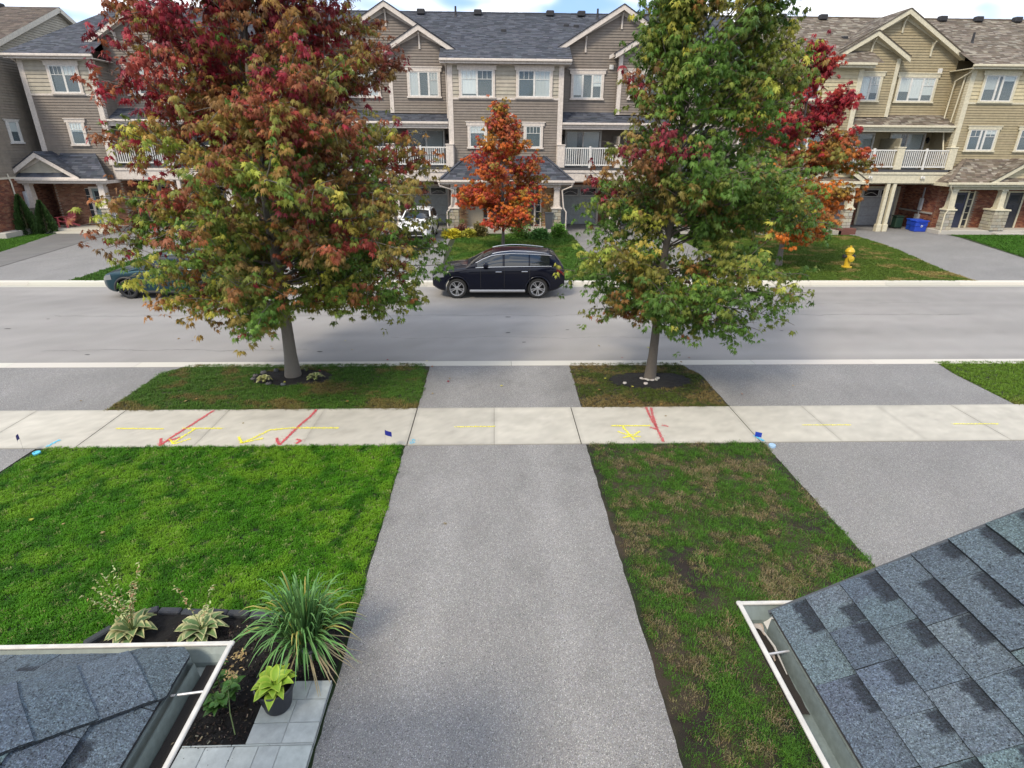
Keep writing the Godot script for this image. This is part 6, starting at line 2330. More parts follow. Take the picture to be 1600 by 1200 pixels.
func garden() -> void:
	rng.seed = 616
	# mulch bed
	var m := MB.new()
	var pts := PackedVector3Array()
	var cc := PackedColorArray()
	var nu := 60
	var nv := 60
	for j in nv:
		for i in nu:
			var x := lerpf(-4.45, -1.66, i / float(nu - 1))
			var z := lerpf(-2.6, -5.3, j / float(nv - 1))
			var edge := bed_edge(x)
			z = maxf(z, edge)
			var h := 0.035 + 0.02 * fn.get_noise_2d(x * 5.0, z * 5.0) + 0.012 * fn2.get_noise_2d(x * 24.0, z * 24.0)
			pts.append(Vector3(x, h, z))
			var k := 0.020 * (1.0 + 0.8 * fn2.get_noise_2d(x * 18.0, z * 18.0))
			cc.append(Color(k * 1.15, k * 0.95, k * 0.9))
	m.grid(pts, nu, nv, cc)
	struct("mulch_bed", m, plain(lin(1, 1, 1), 1.0, 0.0, "soil", 5.0, 2.0), "bed of dark bark mulch between the lawn and the paving")
	# bark chips on it
	var chip := MB.new()
	chip.box(Vector3(-0.5, -0.12, -0.18), Vector3(0.5, 0.12, 0.18))
	var xs: Array[Transform3D] = []
	var cs := PackedColorArray()
	for i in 5200:
		var x := rng.randf_range(-3.6, -1.68)
		var z := rng.randf_range(-4.98, -2.7)
		if x > -2.3 and z > -4.15:
			continue
		var s := rng.randf_range(0.008, 0.032)
		var b := Basis(Vector3.UP, rng.randf() * TAU) * Basis(Vector3.RIGHT, rng.randfn(0, 0.4)) * Basis(Vector3.BACK, rng.randfn(0, 0.3))
		xs.append(Transform3D(b.scaled(Vector3.ONE * s), Vector3(x, 0.045 + rng.randf() * 0.012, z)))
		var c := jit(lin(0.026, 0.021, 0.019), 0.8)
		if rng.randf() < 0.09:
			c = jit(lin(0.17, 0.14, 0.10), 0.6)
		cs.append(c)
	var mc := scatter(self, "mulch_chips", chip.mesh(), leaf_mat("chip", 0.0, 0.9), xs, cs)
	mc.set_meta("label", "loose dark bark chips spread over the planted bed")
	mc.set_meta("category", "mulch")
	# dark cut-stone edging along the lawn side
	var edging := thing("stone_edging", "curved edging of dark cut stones between the lawn and the mulch bed", "edging", Vector3.ZERO)
	var x := -4.5
	while x < -1.95:
		var w := rng.randf_range(0.2, 0.34)
		var zc := bed_edge(x + w / 2) - 0.02
		m = MB.new()
		m.col = jit(lin(0.058, 0.064, 0.078), 0.25)
		m.xf = Transform3D(Basis(Vector3.UP, rng.randf_range(-0.06, 0.06) - atan((bed_edge(x + w) - bed_edge(x)) / w)), Vector3(x + w / 2, 0, zc))
		m.box(Vector3(-w / 2 + 0.006, -0.05, -0.045), Vector3(w / 2 - 0.006, rng.randf_range(0.06, 0.085), 0.045), 0.015)
		part(edging, "stone", m, plain(lin(1, 1, 1), 0.85, 0.0, "stone", 3.0, 0.6))
		x += w
	# paving: large grey slabs, each scored into smaller fields
	var pav := Node3D.new()
	pav.name = "paving"
	add_child(pav)
	pav.set_meta("kind", "structure")
	var pm := plain(lin(1, 1, 1), 0.75, 0.0, "mottle", 1.1)
	var fields := [[-2.36, -2.08, -4.16, -3.93], [-2.08, -1.66, -4.16, -3.93]]
	var z0 := -4.17
	var rows := [0.21, 0.24, 0.2, 0.26, 0.22, 0.24, 0.21, 0.25, 0.2]
	var z := z0
	for i in rows.size():
		var d: float = rows[i]
		var xl := -2.27 if z + d * 0.5 < -3.5 else -3.6
		if z < -3.5 and z + d > -3.5:
			d = -3.5 - z
		var splits: Array[float] = [xl]
		var u := -1.66
		var cut: Array[float] = []
		while u > xl + 0.1:
			cut.append(u)
			u -= rng.randf_range(0.17, 0.34) if i % 2 == 0 else rng.randf_range(0.22, 0.4)
		cut.append(xl)
		for k in cut.size() - 1:
			m = MB.new()
			m.col = jit(lin(0.44, 0.475, 0.46), 0.06)
			m.box(Vector3(cut[k + 1] + 0.003, -0.05, z + 0.003), Vector3(cut[k] - 0.003, 0.062 + rng.randf_range(-0.001, 0.001), z + d - 0.003), 0.004)
			part(pav, "paver", m, pm)
		z += d
	m = MB.new()
	m.col = lin(0.3, 0.32, 0.31)
	m.box(Vector3(-2.25, -0.08, z0 + 0.02), Vector3(-1.67, 0.054, -2.4))
	m.box(Vector3(-3.55, -0.08, -3.48), Vector3(-2.26, 0.054, -2.4))
	part(pav, "paver_bed", m, plain(lin(1, 1, 1), 0.9))
	# big clump of strap leaves by the drive
	var t := thing("daylily_clump", "big fountain-shaped clump of green strap leaves beside the drive", "plant", Vector3(-2.0, 0.04, -4.5))
	var lm := leaf_mat("strap", 0.3, 0.42)
	for i in 300:
		var az := rng.randf() * TAU
		var f := rng.randf()
		var ln := rng.randf_range(0.6, 1.16)
		var out := Vector3(cos(az), 0, sin(az))
		var reach := lerpf(0.10, 0.66, pow(f, 0.9)) * ln
		var b := out * rng.randf_range(0.0, 0.14)
		var p := PackedVector3Array()
		var top := ln * lerpf(0.95, 0.45, f)
		for k in 9:
			var q := k / 8.0
			p.append(b + out * reach * pow(q, 1.35) + Vector3(0, top * sin(q * lerpf(1.6, 2.35, f)) / sin(1.57), 0) + Vector3(0.02 * sin(q * 3.0 + i), 0, 0.02 * cos(q * 2.0 + i)) * q)
		m = MB.new()
		var c := jit(lin(0.075, 0.16, 0.05), 0.3)
		var c2 := c * 1.6
		if rng.randf() < 0.09:
			c = lin(0.22, 0.24, 0.05)
			c2 = lin(0.38, 0.33, 0.10)
		strap(m, p, rng.randf_range(0.008, 0.0145), 0.5, c, c2)
		part(t, "leaf", m, lm)
	m = MB.new()
	for i in 16:
		var az := rng.randf_range(-0.6, 2.2)
		var out := Vector3(cos(az), 0, sin(az))
		var p := PackedVector3Array()
		for k in 6:
			p.append(out * (0.08 + 0.5 * k / 5.0 * rng.randf_range(0.8, 1.1)) + Vector3(0, 0.28 * (1.0 - k / 5.0) + 0.01, 0))
		strap(m, p, 0.008, 0.3, lin(0.30, 0.25, 0.13), lin(0.36, 0.30, 0.18))
	part(t, "dead_leaves", m, leaf_mat("dry", 0.2), true)
	# solar lamp stuck in the clump
	t = thing("garden_light", "small dark round solar light on a stake inside the strap-leaf clump", "garden light", Vector3(-1.88, 0.04, -4.28))
	m = MB.new()
	m.lathe(PackedVector2Array([Vector2(0.0, 0.30), Vector2(0.05, 0.305), Vector2(0.075, 0.325), Vector2(0.075, 0.34), Vector2(0.06, 0.352), Vector2(0.0, 0.355)]), 20)
	part(t, "lamp_head", m, plain(lin(0.02, 0.022, 0.025), 0.3))
	m = MB.new()
	m.tube(PackedVector3Array([Vector3(0, -0.04, 0), Vector3(0, 0.31, 0)]), PackedFloat32Array([0.009, 0.009]), 8)
	part(t, "stake", m, plain(lin(0.35, 0.33, 0.28), 0.4, 0.5))
	# potted lime plant on the paving
	t = thing("plant_pot", "round dark charcoal plastic pot standing on the grey paving", "pot", Vector3(-2.1, 0.062, -3.9))
	m = MB.new()
	m.lathe(PackedVector2Array([Vector2(0.0, 0.0), Vector2(0.115, 0.0), Vector2(0.125, 0.02), Vector2(0.165, 0.24), Vector2(0.178, 0.245), Vector2(0.182, 0.285), Vector2(0.168, 0.288), Vector2(0.162, 0.25), Vector2(0.14, 0.15), Vector2(0.0, 0.14)]), 36)
	part(t, "body", m, plain(lin(0.022, 0.024, 0.032), 0.45))
	m = MB.new()
	m.lathe(PackedVector2Array([Vector2(0.158, 0.225), Vector2(0.1, 0.235), Vector2(0.0, 0.24)]), 24)
	part(t, "potting_soil", m, plain(lin(0.03, 0.024, 0.02), 1.0, 0.0, "soil", 8.0))
	var hp := hosta("lime-green broad-leaved plant growing in the dark pot", Vector3(-2.1, 0.28, -3.9), 20, 0.155, lin(0.20, 0.33, 0.035), lin(0.33, 0.44, 0.06))
	hp.name = "lime_plant"
	# hostas with cream-edged leaves along the stone edging
	hosta("variegated hosta with wide cream-edged leaves, right of its pair at the stone edging", Vector3(-3.25, 0.04, -4.82), 26, 0.20, lin(0.10, 0.16, 0.06), lin(0.38, 0.37, 0.19), "variegated hostas along the stone edging", 3)
	hosta("variegated hosta behind tall seed stalks, just above the left porch gutter", Vector3(-4.0, 0.04, -4.82), 26, 0.20, lin(0.10, 0.16, 0.06), lin(0.37, 0.35, 0.17), "variegated hostas along the stone edging", 9)
	# hydrangea-like shrub in front of the pot
	t = thing("leafy_shrub", "low dark green leafy shrub with browned flower heads in the mulch", "shrub", Vector3(-2.62, 0.04, -3.9))
	m = MB.new()
	m.col = lin(0.16, 0.12, 0.07)
	var sm := leaf_mat("shrub", 0.2, 0.4)
	for i in 9:
		var az := i * 2.4
		var tip := Vector3(cos(az) * 0.16, rng.randf_range(0.2, 0.42), sin(az) * 0.16)
		m.tube(PackedVector3Array([Vector3.ZERO, tip * 0.5 + Vector3(0, 0.04, 0), tip]), PackedFloat32Array([0.006, 0.005, 0.003]), 5)
		for k in 9:
			var mm := MB.new()
			var a := rng.randf() * TAU
			broad(mm, tip * rng.randf_range(0.45, 1.0), Vector3(cos(a), rng.randf_range(-0.3, 0.35), sin(a)).normalized(), rng.randf_range(0.07, 0.12), rng.randf_range(0.025, 0.04), 0.02, jit(lin(0.045, 0.11, 0.025), 0.25), jit(lin(0.06, 0.13, 0.03), 0.2), 0.002)
			part(t, "leaf", mm, sm)
	part(t, "stems", m, sm, true)
	m = MB.new()
	for i in 110:
		var c: Vector3 = [Vector3(0.0, 0.5, -0.16), Vector3(0.14, 0.46, -0.2), Vector3(0.1, 0.36, -0.08)][i % 3]
		var q := c + Vector3(rng.randfn(0, 1), rng.randfn(0, 0.6), rng.randfn(0, 1)) * 0.035
		var a := rng.randf() * TAU
		strapc(m, q, Vector3(cos(a), rng.randf_range(-0.3, 0.5), sin(a)), 0.035, jit(lin(0.30, 0.22, 0.10), 0.4))
	part(t, "dried_flowers", m, leaf_mat("dry", 0.2), true)
	# leaning dry stalk
	m = MB.new()
	m.col = lin(0.12, 0.17, 0.06)
	m.tube(PackedVector3Array([Vector3(-2.4, 0.05, -3.62), Vector3(-2.46, 0.2, -3.72), Vector3(-2.5, 0.4, -3.85)]), PackedFloat32Array([0.006, 0.005, 0.004]), 6)
	solid("plant_stalk", m, plain(lin(1, 1, 1), 0.7), "single bent green stalk rising from the mulch beside the pot", "plant stalk")
	# tree rings in the boulevards
	for c in [[-4.72, -12.4, 0.95, 0.5, "mulch"], [3.6, -12.12, 1.0, 0.5, "bare"]]:
		m = MB.new()
		var p := PackedVector3Array()
		var q := PackedColorArray()
		for j in 14:
			for i in 41:
				var th := -TAU * i / 40.0
				var rr: float = (1.0 + 0.22 * fn.get_noise_2d(cos(th) * 2.0 + c[0], sin(th) * 2.0)) * j / 13.0
				var xx: float = c[0] + cos(th) * rr * c[2]
				var zz: float = c[1] + sin(th) * rr * c[3]
				p.append(Vector3(xx, 0.028 * (1.0 - pow(j / 13.0, 2)) + 0.012 + 0.012 * fn2.get_noise_2d(xx * 14.0, zz * 14.0), zz))
				var k := 0.03 * (1.0 + 0.8 * fn2.get_noise_2d(xx * 9.0, zz * 9.0))
				q.append(Color(k * 1.2, k * 0.95, k * 0.85) if c[4] == "mulch" else Color(k, k * 0.92, k * 0.9))
		m.grid(p, 41, 14, q)
		struct("tree_bed", m, plain(lin(1, 1, 1), 1.0, 0.0, "soil", 4.0, 2.0), "dark mulch ring round the trunk of the large red maple" if c[4] == "mulch" else "bare dark soil round the trunk of the upright green maple")
	hosta("small yellowed hosta on the left edge of the mulch ring under the red maple", Vector3(-5.25, 0.03, -12.1), 16, 0.15, lin(0.24, 0.25, 0.07), lin(0.42, 0.40, 0.20), "hostas under the red maple")
	hosta("small green hosta right of the trunk of the red maple", Vector3(-4.12, 0.03, -12.2), 16, 0.15, lin(0.12, 0.17, 0.05), lin(0.34, 0.34, 0.16), "hostas under the red maple")
	hosta("tiny hosta behind the trunk of the red maple, by the kerb", Vector3(-4.5, 0.03, -12.8), 12, 0.13, lin(0.12, 0.16, 0.05), lin(0.3, 0.3, 0.14), "hostas under the red maple")
	# ring of dark stones and the pale stones at the other trunk
	for i in 9:
		var th := 1.6 + i * 0.42
		m = MB.new()
		m.col = jit(lin(0.12, 0.12, 0.125), 0.3)
		m.xf = Transform3D(Basis(Vector3.UP, rng.randf() * 3.0), Vector3(-4.75 + cos(th) * 0.85, 0.03, -12.4 + sin(th) * 0.42 * 1.1))
		rock(m, rng.randf_range(0.05, 0.09))
		var o := solid("edge_stone", m, plain(lin(1, 1, 1), 0.9, 0.0, "stone", 4.0), "dark edging stone of the red maple's mulch ring, " + ["first", "second", "third", "fourth", "fifth", "sixth", "seventh", "eighth", "ninth"][i] + " counting clockwise from the front", "stone", "stones edging the red maple's ring")
	for i in 16:
		var th := i * 2.4
		var rr := 0.13 + 0.02 * (i % 5)
		m = MB.new()
		m.col = jit(lin(0.62, 0.58, 0.54), 0.15)
		var at := Vector3(3.6 + cos(th) * rr, 0.04, -12.2 + absf(sin(th)) * rr)
		if i == 15:
			at = Vector3(3.42, 0.035, -11.85)
		elif i == 14:
			at = Vector3(2.95, 0.03, -11.9)
		m.xf = Transform3D(Basis(Vector3.UP, rng.randf() * 3.0), at)
		rock(m, rng.randf_range(0.028, 0.05) * (1.4 if i == 15 else 1.0))
		var lab := "pale round stone piled against the foot of the green maple's trunk"
		if i == 15:
			lab = "largest pale stone, alone on the bare soil in front of the green maple"
		elif i == 14:
			lab = "lone pale pebble at the left edge of the green maple's soil ring"
		solid("white_stone", m, plain(lin(1, 1, 1), 0.85, 0.0, "stone", 5.0), lab, "stone", "pale stones under the green maple")

func rock(m: MB, r: float) -> void:
	var p := PackedVector3Array()
	var nu := 9
	var nv := 6
	var sd := rng.randf() * 50.0
	var sq := rng.randf_range(0.5, 0.75)
	for j in nv:
		var la := lerpf(PI / 2, -PI / 2, j / float(nv - 1))
		for i in nu:
			var lo := -TAU * (i % (nu - 1)) / float(nu - 1)
			var d := Vector3(cos(la) * cos(lo), sin(la), cos(la) * sin(lo))
			var k := 1.0 + 0.28 * fn.get_noise_3d(d.x * 1.2 + sd, d.y * 1.2, d.z * 1.2)
			p.append(Vector3(d.x, d.y * sq, d.z * 0.85) * r * k)
	# rows downwards, columns turning so that the outside faces out
	m.grid(p, nu, nv)

# ---------------------------------------------------------------- small things
var paint_n := 0

func spray(called: String, label: String, lines: Array, col: Color, width: float, group := "", soft := 0.5) -> void:
	# sprayed marking: ragged-edged strips of paint a few millimetres above the slab
	var t := MB.new()
	for l in lines:
		var pts: Array = l
		var n := 0
		var sm := PackedVector2Array()
		for i in pts.size() - 1:
			var a := Vector2(pts[i][0], pts[i][1])
			var b := Vector2(pts[i + 1][0], pts[i + 1][1])
			var k := maxi(2, int(a.distance_to(b) / 0.02))
			for j in k:
				sm.append(a.lerp(b, j / float(k)))
		sm.append(Vector2(pts[pts.size() - 1][0], pts[pts.size() - 1][1]))
		for i in sm.size() - 1:
			var d := (sm[mini(i + 1, sm.size() - 1)] - sm[maxi(i - 1, 0)]).normalized()
			var d2 := (sm[mini(i + 2, sm.size() - 1)] - sm[i]).normalized()
			var s := Vector2(-d.y, d.x)
			var s2 := Vector2(-d2.y, d2.x)
			var w := func(q: Vector2, k: float) -> float: return width * (0.9 + 0.4 * fn2.get_noise_2d(q.x * 14.0 + k, q.y * 14.0))
			var y := 0.0245
			var a: Vector2 = sm[i] + s * w.call(sm[i], 0.0)
			var b: Vector2 = sm[i] - s * w.call(sm[i], 9.0)
			var c: Vector2 = sm[i + 1] - s2 * w.call(sm[i + 1], 9.0)
			var e: Vector2 = sm[i + 1] + s2 * w.call(sm[i + 1], 0.0)
			t.col = col
			t.quad(Vector3(a.x, y, a.y), Vector3(b.x, y, b.y), Vector3(c.x, y, c.y), Vector3(e.x, y, e.y))
			# overspray
			for k in 3:
				var q := sm[i] + Vector2(rng.randfn(0, 1), rng.randfn(0, 1)) * width * 1.1
				var z := rng.randf_range(0.003, 0.008)
				t.quad(Vector3(q.x - z, y + 0.001, q.y + z), Vector3(q.x + z, y + 0.001, q.y + z), Vector3(q.x + z, y + 0.001, q.y - z), Vector3(q.x - z, y + 0.001, q.y - z))
	var key := "spray%f" % soft
	if not mats.has(key):
		var m := StandardMaterial3D.new()
		m.vertex_color_use_as_albedo = true
		m.roughness = 0.9
		m.transparency = BaseMaterial3D.TRANSPARENCY_ALPHA
		var f := FastNoiseLite.new()
		f.seed = 3
		f.frequency = 0.06
		f.fractal_octaves = 4
		var im := Image.create(256, 256, false, Image.FORMAT_RGBA8)
		for y in 256:
			for x in 256:
				var a := clampf(soft + 1.3 * f.get_noise_2d(x, y), 0.0, 1.0)
				im.set_pixel(x, y, Color(1, 1, 1, a))
		m.albedo_texture = ImageTexture.create_from_image(im)
		m.uv1_triplanar = true
		m.uv1_world_triplanar = true
		m.uv1_scale = Vector3.ONE * 1.7
		mats[key] = m
	solid(called, t, mats[key], label, "paint mark", group)

func flag(label: String, at: Vector3, h: float, col: Color, yaw: float, lean: Vector3) -> void:
	var t := thing("marker_flag", label, "marker flag", at, "utility marker flags")
	var m := MB.new()
	var top := Vector3(0, h, 0) + lean
	m.tube(PackedVector3Array([Vector3(0, -0.03, 0), top * 0.5 + Vector3(0.004, 0, 0), top]), PackedFloat32Array([0.0016, 0.0016, 0.0016]), 5)
	part(t, "wire", m, plain(lin(0.3, 0.3, 0.3), 0.4, 0.8))
	m = MB.new()
	var d := Vector3(cos(yaw), 0, sin(yaw))
	var p := PackedVector3Array()
	for j in 5:
		for i in 6:
			var u := i / 5.0
			p.append(top + Vector3(0, -0.095 * (1.0 - j / 4.0), 0) + d * 0.125 * u + Vector3(-d.z, 0, d.x) * 0.014 * sin(u * 4.0) + Vector3(0, -0.03 * u * u, 0))
	m.grid(p, 6, 5)
	var o := part(t, "flag", m, plain(col, 0.5))

func bin(label: String, at: Vector3, col: Color, r: float, h: float) -> void:
	var t := thing("recycling_bin", label, "bin", at, "")
	var m := MB.new()
	m.box(Vector3(-r * 0.9, 0, -r * 0.62), Vector3(r * 0.9, h * 0.5, r * 0.62), 0.04)
	m.box(Vector3(-r * 0.96, h * 0.42, -r * 0.68), Vector3(r * 0.96, h * 0.9, r * 0.68), 0.05)
	part(t, "body", m, plain(col, 0.45))
	m = MB.new()
	m.box(Vector3(-r * 1.05, h * 0.88, -r * 0.76), Vector3(r * 1.05, h * 0.97, r * 0.76), 0.02)
	part(t, "rim", m, plain(col * 1.3, 0.4))
	m = MB.new()
	m.box(Vector3(-r * 0.5, h * 0.7, r * 0.68), Vector3(r * 0.5, h * 0.78, r * 0.74), 0.015)
	part(t, "handle", m, plain(col * 0.6, 0.5))
	m = MB.new()
	m.col = lin(0.7, 0.72, 0.75)
	# white recycling arrows moulded on the front
	for k in 3:
		var a := TAU * k / 3.0 + PI / 2
		var b := a + TAU / 3.0
		var p := Vector3(cos(a) * 0.09, h * 0.5 + sin(a) * 0.09, r * 0.70)
		var q := Vector3(cos(b) * 0.09, h * 0.5 + sin(b) * 0.09, r * 0.70)
		m.beam(p.lerp(q, 0.15), p.lerp(q, 0.7), 0.03, 0.012, Vector3.BACK)
	part(t, "recycling_mark", m, plain(lin(1, 1, 1), 0.5))

func small_things() -> void:
	rng.seed = 818
	# survey paint on the pavement
	var red := lin(0.55, 0.07, 0.09)
	var yel := lin(0.86, 0.80, 0.05)
	var cyan := lin(0.10, 0.50, 0.72)
	spray("paint_mark", "red spray line with arrow barbs across the slab left of the lawn's middle", [[[-5.72, -10.6], [-5.86, -9.95], [-5.98, -9.45], [-6.02, -9.13]], [[-6.15, -9.42], [-6.02, -9.16]], [[-5.83, -9.45], [-6.0, -9.3]]], red, 0.027, "red survey lines", 0.8)
	spray("paint_mark", "red spray line bending near the tall tree's lawn, second from the left", [[[-3.66, -10.62], [-3.68, -10.35], [-3.78, -9.9], [-3.9, -9.13]], [[-4.04, -9.4], [-3.92, -9.16]], [[-3.66, -9.35], [-3.56, -9.28], [-3.62, -9.18]]], red, 0.028, "red survey lines", 0.8)
	spray("paint_mark", "straight red spray line in front of the upright green maple", [[[3.12, -10.62], [3.1, -10.2], [3.1, -9.6], [3.08, -9.13]], [[3.22, -10.6], [3.16, -10.2], [3.1, -9.7]], [[2.98, -9.72], [3.1, -9.62]], [[3.24, -9.8], [3.34, -9.74]]], red, 0.028, "red survey lines", 0.6)
	spray("paint_mark", "long thin yellow line and arrow beside the leftmost red line", [[[-7.2, -9.83], [-6.3, -9.80]], [[-5.96, -9.82], [-5.2, -9.80]], [[-5.7, -9.8], [-5.78, -9.5], [-5.85, -9.2]], [[-5.98, -9.38], [-5.8, -9.2], [-5.6, -9.4]]], yel, 0.017, "yellow survey marks", 0.8)
	spray("paint_mark", "yellow curved arrow and line left of the bent red line", [[[-4.62, -9.2], [-4.45, -9.42], [-4.28, -9.72], [-3.9, -9.8], [-3.0, -9.78]], [[-4.75, -9.45], [-4.6, -9.22], [-4.28, -9.4]]], yel, 0.020, "yellow survey marks", 0.8)
	spray("paint_mark", "single yellow dash on the slabs in front of the drive", [[[-0.78, -9.79], [0.0, -9.8]]], yel, 0.013, "yellow survey marks", 0.75)
	spray("paint_mark", "yellow down-pointing arrow with a crossline beside the straight red line", [[[2.25, -9.79], [3.0, -9.78]], [[2.45, -9.79], [2.5, -9.5], [2.56, -9.2]], [[2.32, -9.55], [2.46, -9.42], [2.62, -9.42], [2.74, -9.56]], [[2.36, -9.3], [2.5, -9.36], [2.7, -9.34]]], yel, 0.018, "yellow survey marks", 0.8)
	spray("paint_mark", "thin yellow dash on the slabs in front of the wide right drive", [[[6.0, -9.76], [6.95, -9.75]]], yel, 0.011, "yellow survey marks", 0.75)
	spray("paint_mark", "thin yellow dash at the right edge of the pavement", [[[9.0, -9.76], [9.9, -9.75]]], yel, 0.011, "yellow survey marks", 0.75)
	spray("paint_mark", "pale blue spray smudge at the open joint by the drive", [[[-1.54, -9.13], [-1.5, -9.3]]], cyan, 0.05, "blue survey marks", 0.3)
	spray("paint_mark", "cyan paint streak across the joint under the right blue flag", [[[4.86, -9.34], [4.95, -9.13]]], cyan, 0.035, "blue survey marks", 0.75)
	spray("paint_mark", "pale cyan streak on the pavement near the far left lawn corner", [[[-7.95, -9.4], [-8.0, -9.13]]], cyan, 0.03, "blue survey marks", 0.65)
	# water valve covers in the grass corners
	for c in [[Vector3(-8.0, 0.02, -8.9), "round bright cyan valve cover at the left lawn's far corner"], [Vector3(5.02, 0.02, -8.95), "small pale blue painted valve cover at the corner of the right drive"]]:
		var m := MB.new()
		m.lathe(PackedVector2Array([Vector2(0.062, -0.04), Vector2(0.062, 0.02), Vector2(0.057, 0.028), Vector2(0.044, 0.028), Vector2(0.041, 0.022), Vector2(0.0, 0.022)]), 24, c[0])
		solid("valve_cover", m, plain(cyan if c[0].x < 0 else lin(0.3, 0.45, 0.62), 0.6), c[1], "valve cover", "water valve covers")
	flag("dark blue marker flag at the lawn edge just left of the drive", Vector3(-1.98, 0.0, -8.98), 0.38, lin(0.02, 0.025, 0.24), 0.35, Vector3(0.02, 0, -0.02))
	flag("dark blue marker flag seen almost edge-on at the far left", Vector3(-8.3, 0.0, -9.0), 0.36, lin(0.02, 0.02, 0.2), 1.25, Vector3(0.02, 0, 0.01))
	flag("bright blue marker flag at the patchy lawn's far right corner", Vector3(4.72, 0.0, -8.98), 0.3, lin(0.015, 0.05, 0.42), 0.1, Vector3(-0.04, 0, 0.0))
	# hydrant
	var t := thing("fire_hydrant", "yellow fire hydrant on the lawn across the street", "hydrant", Vector3(15.75, 0.0, -25.1))
	var hy := plain(lin(0.72, 0.48, 0.03), 0.45, 0.0, "mottle", 2.0)
	var m := MB.new()
	m.lathe(PackedVector2Array([Vector2(0.0, -0.1), Vector2(0.19, -0.1), Vector2(0.19, 0.05), Vector2(0.13, 0.06), Vector2(0.125, 0.62), Vector2(0.16, 0.64), Vector2(0.16, 0.69), Vector2(0.14, 0.7)]), 20)
	part(t, "barrel", m, hy)
	m = MB.new()
	m.lathe(PackedVector2Array([Vector2(0.14, 0.7), Vector2(0.2, 0.72), Vector2(0.2, 0.76), Vector2(0.165, 0.83), Vector2(0.1, 0.9), Vector2(0.045, 0.92), Vector2(0.045, 0.99), Vector2(0.0, 0.99)]), 20)
	part(t, "bonnet", m, hy)
	for a in [0.0, PI]:
		m = MB.new()
		m.lathe(PackedVector2Array([Vector2(0.07, 0.1), Vector2(0.07, 0.2), Vector2(0.09, 0.205), Vector2(0.09, 0.25), Vector2(0.03, 0.26), Vector2(0.0, 0.29)]), 14, Vector3(0, 0.52, 0), Basis(Vector3.BACK, -PI / 2 + a))
		part(t, "hose_nozzle", m, plain(lin(0.03, 0.03, 0.03), 0.5))
	m = MB.new()
	m.lathe(PackedVector2Array([Vector2(0.1, 0.1), Vector2(0.1, 0.19), Vector2(0.125, 0.195), Vector2(0.125, 0.25), Vector2(0.0, 0.27)]), 16, Vector3(0, 0.45, 0), Basis(Vector3.RIGHT, PI / 2))
	part(t, "pumper_nozzle", m, hy)
	m = MB.new()
	m.lathe(PackedVector2Array([Vector2(0.19, 0.05), Vector2(0.22, 0.05), Vector2(0.22, 0.09), Vector2(0.14, 0.1)]), 20)
	part(t, "flange", m, hy)
	# bins
	bin("bright blue recycling bin nearest the drive, beside the brick wall", Vector3(27.25, 0.0, -36.9), lin(0.012, 0.05, 0.40), 0.42, 0.72)
	bin("second blue recycling bin, half behind the nearest one", Vector3(27.45, 0.0, -37.65), lin(0.015, 0.06, 0.36), 0.38, 0.72)
	t = thing("garbage_bin", "dark green wheeled bin beside the blue bins", "bin", Vector3(26.75, 0.0, -38.3))
	m = MB.new()
	m.box(Vector3(-0.25, 0.06, -0.25), Vector3(0.25, 0.75, 0.25), 0.05)
	part(t, "body", m, plain(lin(0.012, 0.035, 0.02), 0.5))
	m = MB.new()
	m.box(Vector3(-0.29, 0.75, -0.29), Vector3(0.29, 0.84, 0.29), 0.04)
	part(t, "lid", m, plain(lin(0.012, 0.03, 0.02), 0.5))
	for s in [-1.0, 1.0]:
		m = MB.new()
		m.lathe(PackedVector2Array([Vector2(0.0, -0.03), Vector2(0.09, -0.03), Vector2(0.09, 0.03), Vector2(0.0, 0.03)]), 14, Vector3(s * 0.22, 0.09, -0.27), Basis(Vector3.BACK, PI / 2))
		part(t, "wheel", m, plain(lin(0.02, 0.02, 0.02), 0.7))
	# red slatted garden chair on the left porch
	t = thing("garden_chair", "red slat-backed garden chair on the far left porch", "chair", Vector3(-25.75, 0.24, -36.15))
	t.rotation.y = -0.35
	var rc := plain(lin(0.50, 0.10, 0.11), 0.6)
	for i in 6:
		m = MB.new()
		var x := lerpf(-0.27, 0.27, i / 5.0)
		m.xf = Transform3D(Basis(Vector3.RIGHT, -0.38), Vector3(0, 0.3, -0.22))
		m.box(Vector3(x - 0.047, 0.0, -0.012), Vector3(x + 0.047, 0.72 - 0.9 * x * x, 0.012), 0.006)
		part(t, "back_slat", m, rc)
	for i in 5:
		m = MB.new()
		m.xf = Transform3D(Basis(Vector3.RIGHT, 0.2), Vector3(0, 0.33, -0.2 + i * 0.11))
		m.box(Vector3(-0.29, -0.012, -0.048), Vector3(0.29, 0.012, 0.048), 0.006)
		part(t, "seat_slat", m, rc)
	for s in [-1.0, 1.0]:
		m = MB.new()
		m.box(Vector3(s * 0.38 - 0.07, 0.55, -0.35), Vector3(s * 0.38 + 0.07, 0.58, 0.4), 0.01)
		part(t, "armrest", m, rc)
		m = MB.new()
		m.box(Vector3(s * 0.34 - 0.03, 0.0, 0.25), Vector3(s * 0.34 + 0.03, 0.55, 0.34))
		part(t, "leg", m, rc)
		m = MB.new()
		m.beam(Vector3(s * 0.31, 0.4, 0.3), Vector3(s * 0.31, 0.03, -0.5), 0.03, 0.1)
		part(t, "leg", m, rc)
	# white wicker chair beyond it
	t = thing("garden_chair", "white garden chair at the right end of the far left porch, behind leaves", "chair", Vector3(-22.75, 0.24, -35.6))
	var wc := white()
	m = MB.new()
	m.box(Vector3(-0.27, 0.4, -0.25), Vector3(0.27, 0.44, 0.25), 0.015)
	part(t, "seat", m, wc)
	for i in 5:
		m = MB.new()
		m.box(Vector3(-0.25 + i * 0.11, 0.44, -0.27), Vector3(-0.19 + i * 0.11, 0.95, -0.24), 0.008)
		part(t, "back_slat", m, wc)
